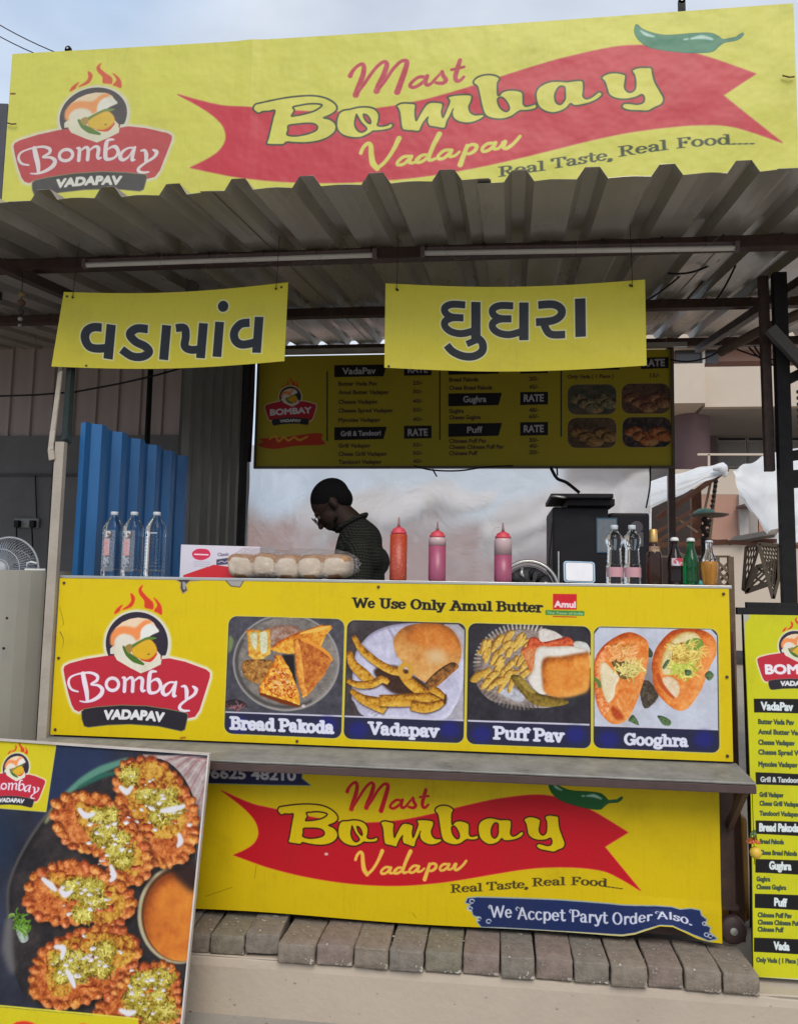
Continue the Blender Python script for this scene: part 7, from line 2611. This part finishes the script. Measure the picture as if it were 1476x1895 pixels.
def tarp(name, pts, label, yo=0.0, seed=0, nu=30, fold=.05, sub=10):
    """cloth spanned over rows of 3-D points"""
    rows = [smooth_pts(np.array(r, float), n=8) for r in pts]
    L = min(len(r) for r in rows)
    G = np.array([r[:L] for r in rows])
    R = []
    for k in range(len(G) - 1):
        for q in range(sub):
            R.append(G[k] * (1 - q / sub) + G[k + 1] * q / sub)
    R.append(G[-1])
    rg_ = np.random.RandomState(seed)
    ph_ = rg_.rand(4) * 6
    mb = MB()
    for i, r in enumerate(R):
        for j, p in enumerate(r):
            u, v = i / (len(R) - 1), j / (L - 1)
            y = p[1] + fold * (math.sin(16 * u + 5 * v + ph_[0]) * .5 + math.sin(31 * u - 7 * v + ph_[1]) * .3 + math.sin(9 * v + 12 * u + ph_[2]) * .4)
            mb.v.append((p[0], y, p[2] + fold * .4 * math.sin(20 * v + 6 * u + ph_[3])))
    for i in range(len(R) - 1):
        for j in range(L - 1):
            a = i * L + j
            mb.f.append((a, a + L, a + L + 1, a + 1))
    o = mb.build(name, M_tarp, None, smooth=True)
    return tag(o, label, 'tarpaulin', 'white tarpaulins over the stalls behind')


def W(x, y, Y):
    return atY(x, y, Y)


tarp('white_tarp', [[W(1150, 905, 5.2), W(1240, 880, 5.1), W(1300, 864, 5.0), W(1340, 856, 5.0)], [W(1150, 935, 5.0), W(1240, 902, 4.9), W(1300, 878, 4.85), W(1344, 866, 4.85)], [W(1150, 960, 4.8), W(1240, 925, 4.8), W(1300, 893, 4.8), W(1346, 874, 4.8)]],
     'narrow white tarp drooping from the knotted pole top to the film', seed=1, fold=.018)
t = thing('tarp_knot', 'knotted white cloth tied round the tip of the timber shed', 'cloth', W(1338, 868, 4.8))
c = W(1337, 868, 4.78)
organic('knot', [('e', tuple(c), (.045, .04, .055), .3), ('e', tuple(c + (-.05, 0, .01)), (.05, .035, .03), -.4), ('e', tuple(c + (.02, 0, -.045)), (.025, .02, .04), .3)], .009, M_tarp, t, 2)
tarp('white_tarp', [[W(1356, 872, 5.0), W(1372, 862, 5.0), W(1400, 852, 5.2), W(1425, 838, 5.4), W(1500, 828, 5.6)], [W(1362, 892, 4.8), W(1384, 905, 4.9), W(1404, 912, 5.1), W(1430, 915, 5.3), W(1500, 900, 5.5)],
                    [W(1366, 915, 4.7), W(1390, 945, 4.8), W(1412, 965, 5.0), W(1432, 985, 5.2), W(1500, 960, 5.4)], [W(1378, 925, 4.6), W(1398, 955, 4.7), W(1418, 985, 4.9), W(1436, 1010, 5.1), W(1500, 1000, 5.3)]],
     'wide white tarp bulging beside the black post', seed=2, fold=.022)
tarp('white_tarp', [[W(600, 935, 7.0), W(720, 915, 7.0), W(860, 905, 7.0), W(925, 905, 7.0)], [W(600, 985, 6.8), W(700, 975, 6.8), W(800, 945, 6.8), W(925, 925, 6.8)], [W(600, 1020, 6.9), W(680, 1000, 6.9), W(790, 965, 6.9), W(900, 940, 6.9)]],
     'white tarp seen dimly through the plastic sheet above the red squeeze bottle', seed=3, fold=.03)
tarp('white_tarp', [[W(925, 940, 6.4), W(980, 915, 6.4), W(1060, 900, 6.4), W(1205, 905, 6.4)], [W(890, 985, 6.3), W(960, 980, 6.3), W(1060, 980, 6.3), W(1205, 990, 6.3)], [W(872, 1035, 6.4), W(920, 1040, 6.4), W(1000, 1030, 6.4), W(1100, 1030, 6.4)]],
     'white tarp seen dimly through the plastic sheet beside the black machine', seed=5, fold=.03)

t = thing('timber_shed', 'open timber shed with reddish posts under the white tarp', 'shed', (3.2, 5.6, 0))
M_tim = mat('red_timber', (.22, .085, .045), (.14, .06, .035), 8, .7)
M_tim2 = mat('pale_timber', (.30, .22, .15), (.22, .15, .10), 8, .8)
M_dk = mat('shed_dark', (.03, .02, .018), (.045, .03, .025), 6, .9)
p = W(1287, 920, 5.1)
MB().box((p[0] - .045, 5.08, 0), (p[0] + .045, 5.16, p[2] + .05)).build('post', M_tim, t)
for (a_, b2, m_, w_) in (((1325, 878), (1303, 1080), M_tim2, .03), ((1215, 960), (1345, 868), M_tim, .05), ((1215, 985), (1280, 945), M_tim, .03), ((1205, 1010), (1290, 955), M_tim, .03), ((1230, 945), (1290, 985), M_tim2, .02), ((1220, 1005), (1290, 1040), M_tim2, .02),
                         ((1200, 1010), (1345, 1003), M_tim, .05), ((1205, 1030), (1350, 1030), M_tim2, .02), ((1290, 1000), (1480, 1012), M_tim, .035), ((1270, 1040), (1300, 1090), M_tim, .03), ((1315, 890), (1300, 960), M_tim2, .02)):
    MB().bar(W(*a_, 5.0), W(*b2, 5.0), w_, w_).build('beam', m_, t)
pa, pb = W(1150, 905, 6.6), W(1296, 1045, 6.6)
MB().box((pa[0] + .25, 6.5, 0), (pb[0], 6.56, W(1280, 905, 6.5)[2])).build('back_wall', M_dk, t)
mb = MB()
for k in range(16):
    q = W(1326 - k * 1.5, 882 + k * 9, 4.97)
    mb.ball(tuple(q), (.022, .02, .018), 7, 5)
mb.build('rope_binding', M_dk, t)
# green hat-like lamp on a knobbly stem
t = thing('garden_lamp', 'green metal lamp shade on a knobbly dark stem beside the timber shed', 'lamp', W(1308, 1060, 4.4))
c = W(1303, 948, 4.4)
MB().lathe([(.11, -.03), (.112, -.022), (.085, .01), (.05, .03), (.01, .036)], tuple(c), 24).build('lamp_shade', mat('green_enamel', (.06, .17, .11), (.04, .12, .08), 12, .45, .2), t, smooth=True)
MB().lathe([(.02, -.045), (.13, -.040), (.17, -.026), (.168, -.018), (.02, -.03)], tuple(c + (.04, .0, 0)), 24).build('dish', mat('tan_dish', (.16, .12, .09), (.2, .15, .11), 12, .6), t, smooth=True)
mb = MB()
for k in range(9):
    q = W(1303 + 4 * math.sin(k * 2), 962 + k * 7, 4.4)
    mb.ball(tuple(q), (.030 - .001 * k, .03, .028), 8, 6)
mb.build('stem', M_dk, t, smooth=True)
MB().bar(W(1300, 1000, 4.4), W(1304, 1500, 4.4), .03).build('pole', M_dk, t)

# lattice panels hanging at the right
M_lat = mat('lattice_wood', (.34, .27, .19), (.24, .185, .13), 12, .8)
M_latd = mat('dark_lattice', (.12, .085, .06), (.08, .055, .04), 12, .8)


def lattice(name, label, q, Y, n1, n2, m, w_):
    q = [W(x, y, Y) for x, y in q]
    t_ = thing(name, label, 'lattice', q[0], 'wooden lattices hanging behind the stall')

    def P(u, v):
        return (q[0] * (1 - u) + q[1] * u) * (1 - v) + (q[3] * (1 - u) + q[2] * u) * v
    for a_, b2 in (((0, 0), (1, 0)), ((1, 0), (1, 1)), ((1, 1), (0, 1)), ((0, 1), (0, 0))):
        MB().bar(P(*a_), P(*b2), w_ * 1.6).build('frame_bar', m, t_)
    mb1 = MB()
    for k in range(1, n1 * 2):
        s_ = k / n1
        for fl in (0, 1):
            a_ = (max(0, s_ - 1), min(1, s_))
            b_ = (min(1, s_), max(0, s_ - 1))
            if fl:
                a_, b_ = (1 - a_[0], a_[1]), (1 - b_[0], b_[1])
            mb1.bar(P(*a_) + (0, .008 * fl, 0), P(*b_) + (0, .008 * fl, 0), w_ * .6)
    mb1.build('lattice_strips', m, t_)['kind'] = 'stuff'


lattice('lattice_panel', 'pale diamond lattice panel hanging close to the black post', [(1403, 1006), (1440, 1010), (1440, 1070), (1430, 1108)], 4.2, 7, 4, M_lat, .016)
lattice('lattice_panel', 'darker narrow lattice panel hanging left of the pale one', [(1380, 1012), (1404, 1010), (1380, 1090), (1374, 1092)], 4.6, 5, 4, M_latd, .014)
lattice('lattice_panel', 'broad dark lattice panel behind the other two lattices', [(1400, 1050), (1436, 1040), (1436, 1075), (1378, 1095)], 5.0, 3, 3, M_latd, .03)
t = thing('lean_to_roof', 'narrow weathered board roof edge above the lattices', 'roof', W(1400, 1000, 5.0))
MB().bar(W(1352, 1001, 5.2), W(1436, 986, 5.0), .30, .03, up=(0, -.3, 1)).build('board', mat('weathered_board', (.25, .2, .155), (.17, .13, .10), 8, .8), t)
MB().bar(W(1340, 1004, 5.05), W(1436, 1001, 5.05), .04, .04).build('beam', M_tim, t)

# building
M_wall = mat('cream_wall', (.56, .47, .38), (.50, .42, .34), 1.2, .85, bump=.1)
M_peach = mat('peach_wall', (.42, .235, .17), (.37, .20, .15), 1.2, .85, bump=.1)
M_colm = mat('mauve_column', (.17, .105, .11), (.14, .085, .09), 2, .8)
M_soff = mat('soffit', (.33, .29, .27), (.28, .245, .23), 1.5, .85)
M_glassd = mat('dark_pane', (.03, .028, .032), (.05, .045, .05), 2, .15)
M_frame = mat('window_frame_paint', (.45, .41, .38), (.4, .36, .33), 9, .6)
t = thing('apartment_building', 'cream and peach building with round column, balcony and dark windows', 'building', (6, 14, 0))
Y0 = 13.0


def Bp(x, y, Y=Y0):
    return W(x, y, Y)


def bbox(name, x0, y0, x1, y1, Ya, Yb, m):
    a_, b_ = Bp(x0, y1, Ya), Bp(x1, y0, Ya)
    return MB().box((a_[0], Ya, a_[2]), (b_[0], Yb, b_[2])).build(name, m, t)


bbox('balcony_wall', 1304, 674, 1640, 753, Y0, Y0 + .2, M_wall)
bbox('pier_head', 1150, 672, 1303, 747, Y0 - .3, Y0 + 1.6, M_wall)
a_, b_ = Bp(1304, 753), Bp(1640, 753)
MB().box((a_[0], Y0 + .2, a_[2] - .02), (b_[0] + 2, Y0 + 3.2, a_[2] + .15)).build('balcony_slab', M_soff, t)
c0 = Bp(1280, 750, Y0 + .8)
MB().lathe([(.36, -4.9), (.36, -.0), (.46, .12), (.46, .16)], (c0[0], Y0 + .9, c0[2]), 28).build('column', M_colm, t, smooth=True)
zg = Bp(1300, 1150, Y0)[2]
MB().box((a_[0] - 2.6, Y0 + 3.2, -.1), (b_[0] + 3, Y0 + 3.6, 9.0)).build('rear_wall', M_soff, t)
# recess windows under the slab
Yw = Y0 + 3.1
for x0_, x1_ in ((1327, 1379), (1383, 1432), (1436, 1480)):
    o = bbox('window', x0_, 774, x1_, 866, Yw, Yw + .08, M_frame)
    w0, w1 = Bp(x0_ + 2, 815, Yw), Bp(x1_ - 2, 776, Yw)
    MB().box((w0[0], Yw - .02, w0[2]), (w1[0], Yw - .005, w1[2])).build('pane', M_glassd, o)
    w0, w1 = Bp(x0_ + 2, 862, Yw), Bp(x1_ - 2, 818, Yw)
    MB().box((w0[0], Yw - .02, w0[2]), (w1[0], Yw - .005, w1[2])).build('pane', mat('pale_pane', (.30, .27, .24), (.25, .23, .2), 2, .3), o)
bbox('dark_recess', 1300, 770, 1325, 866, Yw - .3, Yw, M_colm)
q0, q1 = Bp(1290, 841, Y0 + .1), Bp(1640, 841, Y0 + .1)
MB().bar(q0, q1, .04).build('handrail', M_wall, t)
for x in (1311, 1500):
    MB().bar(Bp(x, 841, Y0 + .1), Bp(x, 905, Y0 + .1), .04).build('baluster', M_wall, t)
bbox('lower_band', 1250, 868, 1640, 915, Y0 + .3, Y0 + .6, M_wall)
bbox('peach_panel', 1200, 915, 1368, 1003, Y0 + .3, Y0 + .5, M_peach)
bbox('pilaster', 1369, 915, 1383, 1003, Y0 + .2, Y0 + .5, M_frame)
bbox('shutter', 1384, 915, 1402, 1003, Y0 + .3, Y0 + .5, M_soff)
bbox('peach_panel', 1403, 915, 1640, 1003, Y0 + .3, Y0 + .5, M_peach)
o = bbox('window_hood', 1377, 932, 1405, 936, Y0 - .3, Y0 + .25, M_colm)
bbox('ground_floor_wall', 1200, 1004, 1640, 1200, Y0 + .4, Y0 + .6, M_wall)
# storey above, seen under the roof edge
bbox('upper_wall', 1180, 610, 1640, 671, Y0 + 1.0, Y0 + 1.4, M_peach)
for x0_, x1_ in ((1250, 1300), (1306, 1328)):
    o = bbox('window', x0_, 648, x1_, 672, Y0 + .9, Y0 + 1.0, M_glassd)
bbox('parapet', 1180, 560, 1640, 641, Y0 + .6, Y0 + 1.0, M_wall)
o = bbox('window_mullion', 1300, 645, 1304, 672, Y0 + .8, Y0 + .9, M_frame)
t2 = thing('compound_wall', 'pinkish wall far behind the milky plastic sheet', 'wall', (0, 24, 0))
MB().box((-22, 24, -.1), (4.4, 24.3, 3.5)).build('wall', mat('pink_wall', (.50, .34, .31), (.44, .30, .28), 1, .85), t2)
MB().box((-22.1, 23.9, 3.5), (4.5, 24.4, 3.65)).build('coping', M_wall, t2)

# grit and dry leaf bits lying about the pavers and the plinth
mb = MB()
rg = random.Random(21)
for i in range(420):
    x = rg.uniform(.2, 3.4)
    on_brick = rg.random() < .45 and x < 2.6
    y = rg.uniform(-.20, -.05) if on_brick else rg.uniform(-.42, -.215)
    z = .070 if on_brick else -.187
    if not on_brick and rg.random() < .3 and x > 2.62:
        y, z = rg.uniform(-.2, .05), .001
    r = rg.choice([.0012, .002, .002, .003, .005])
    k = len(mb.v)
    a = rg.uniform(0, 6.3)
    for q in range(4):
        t_ = a + q * 1.57 + rg.uniform(-.3, .3)
        mb.v.append((x + math.cos(t_) * r * rg.uniform(.6, 1.6), y + math.sin(t_) * r, z))
    mb.v.append((x, y, z + r * rg.uniform(.4, 1.0)))
    mb.f += [(k, k + 1, k + 4), (k + 1, k + 2, k + 4), (k + 2, k + 3, k + 4), (k + 3, k, k + 4)]
o = mb.build('grit', mat('grit', (.16, .12, .08), (.40, .36, .30), 35, .9, contrast=.08))
tag(o, 'grit and dry leaf bits scattered on the pavers and the plinth', 'grit', kind='stuff')
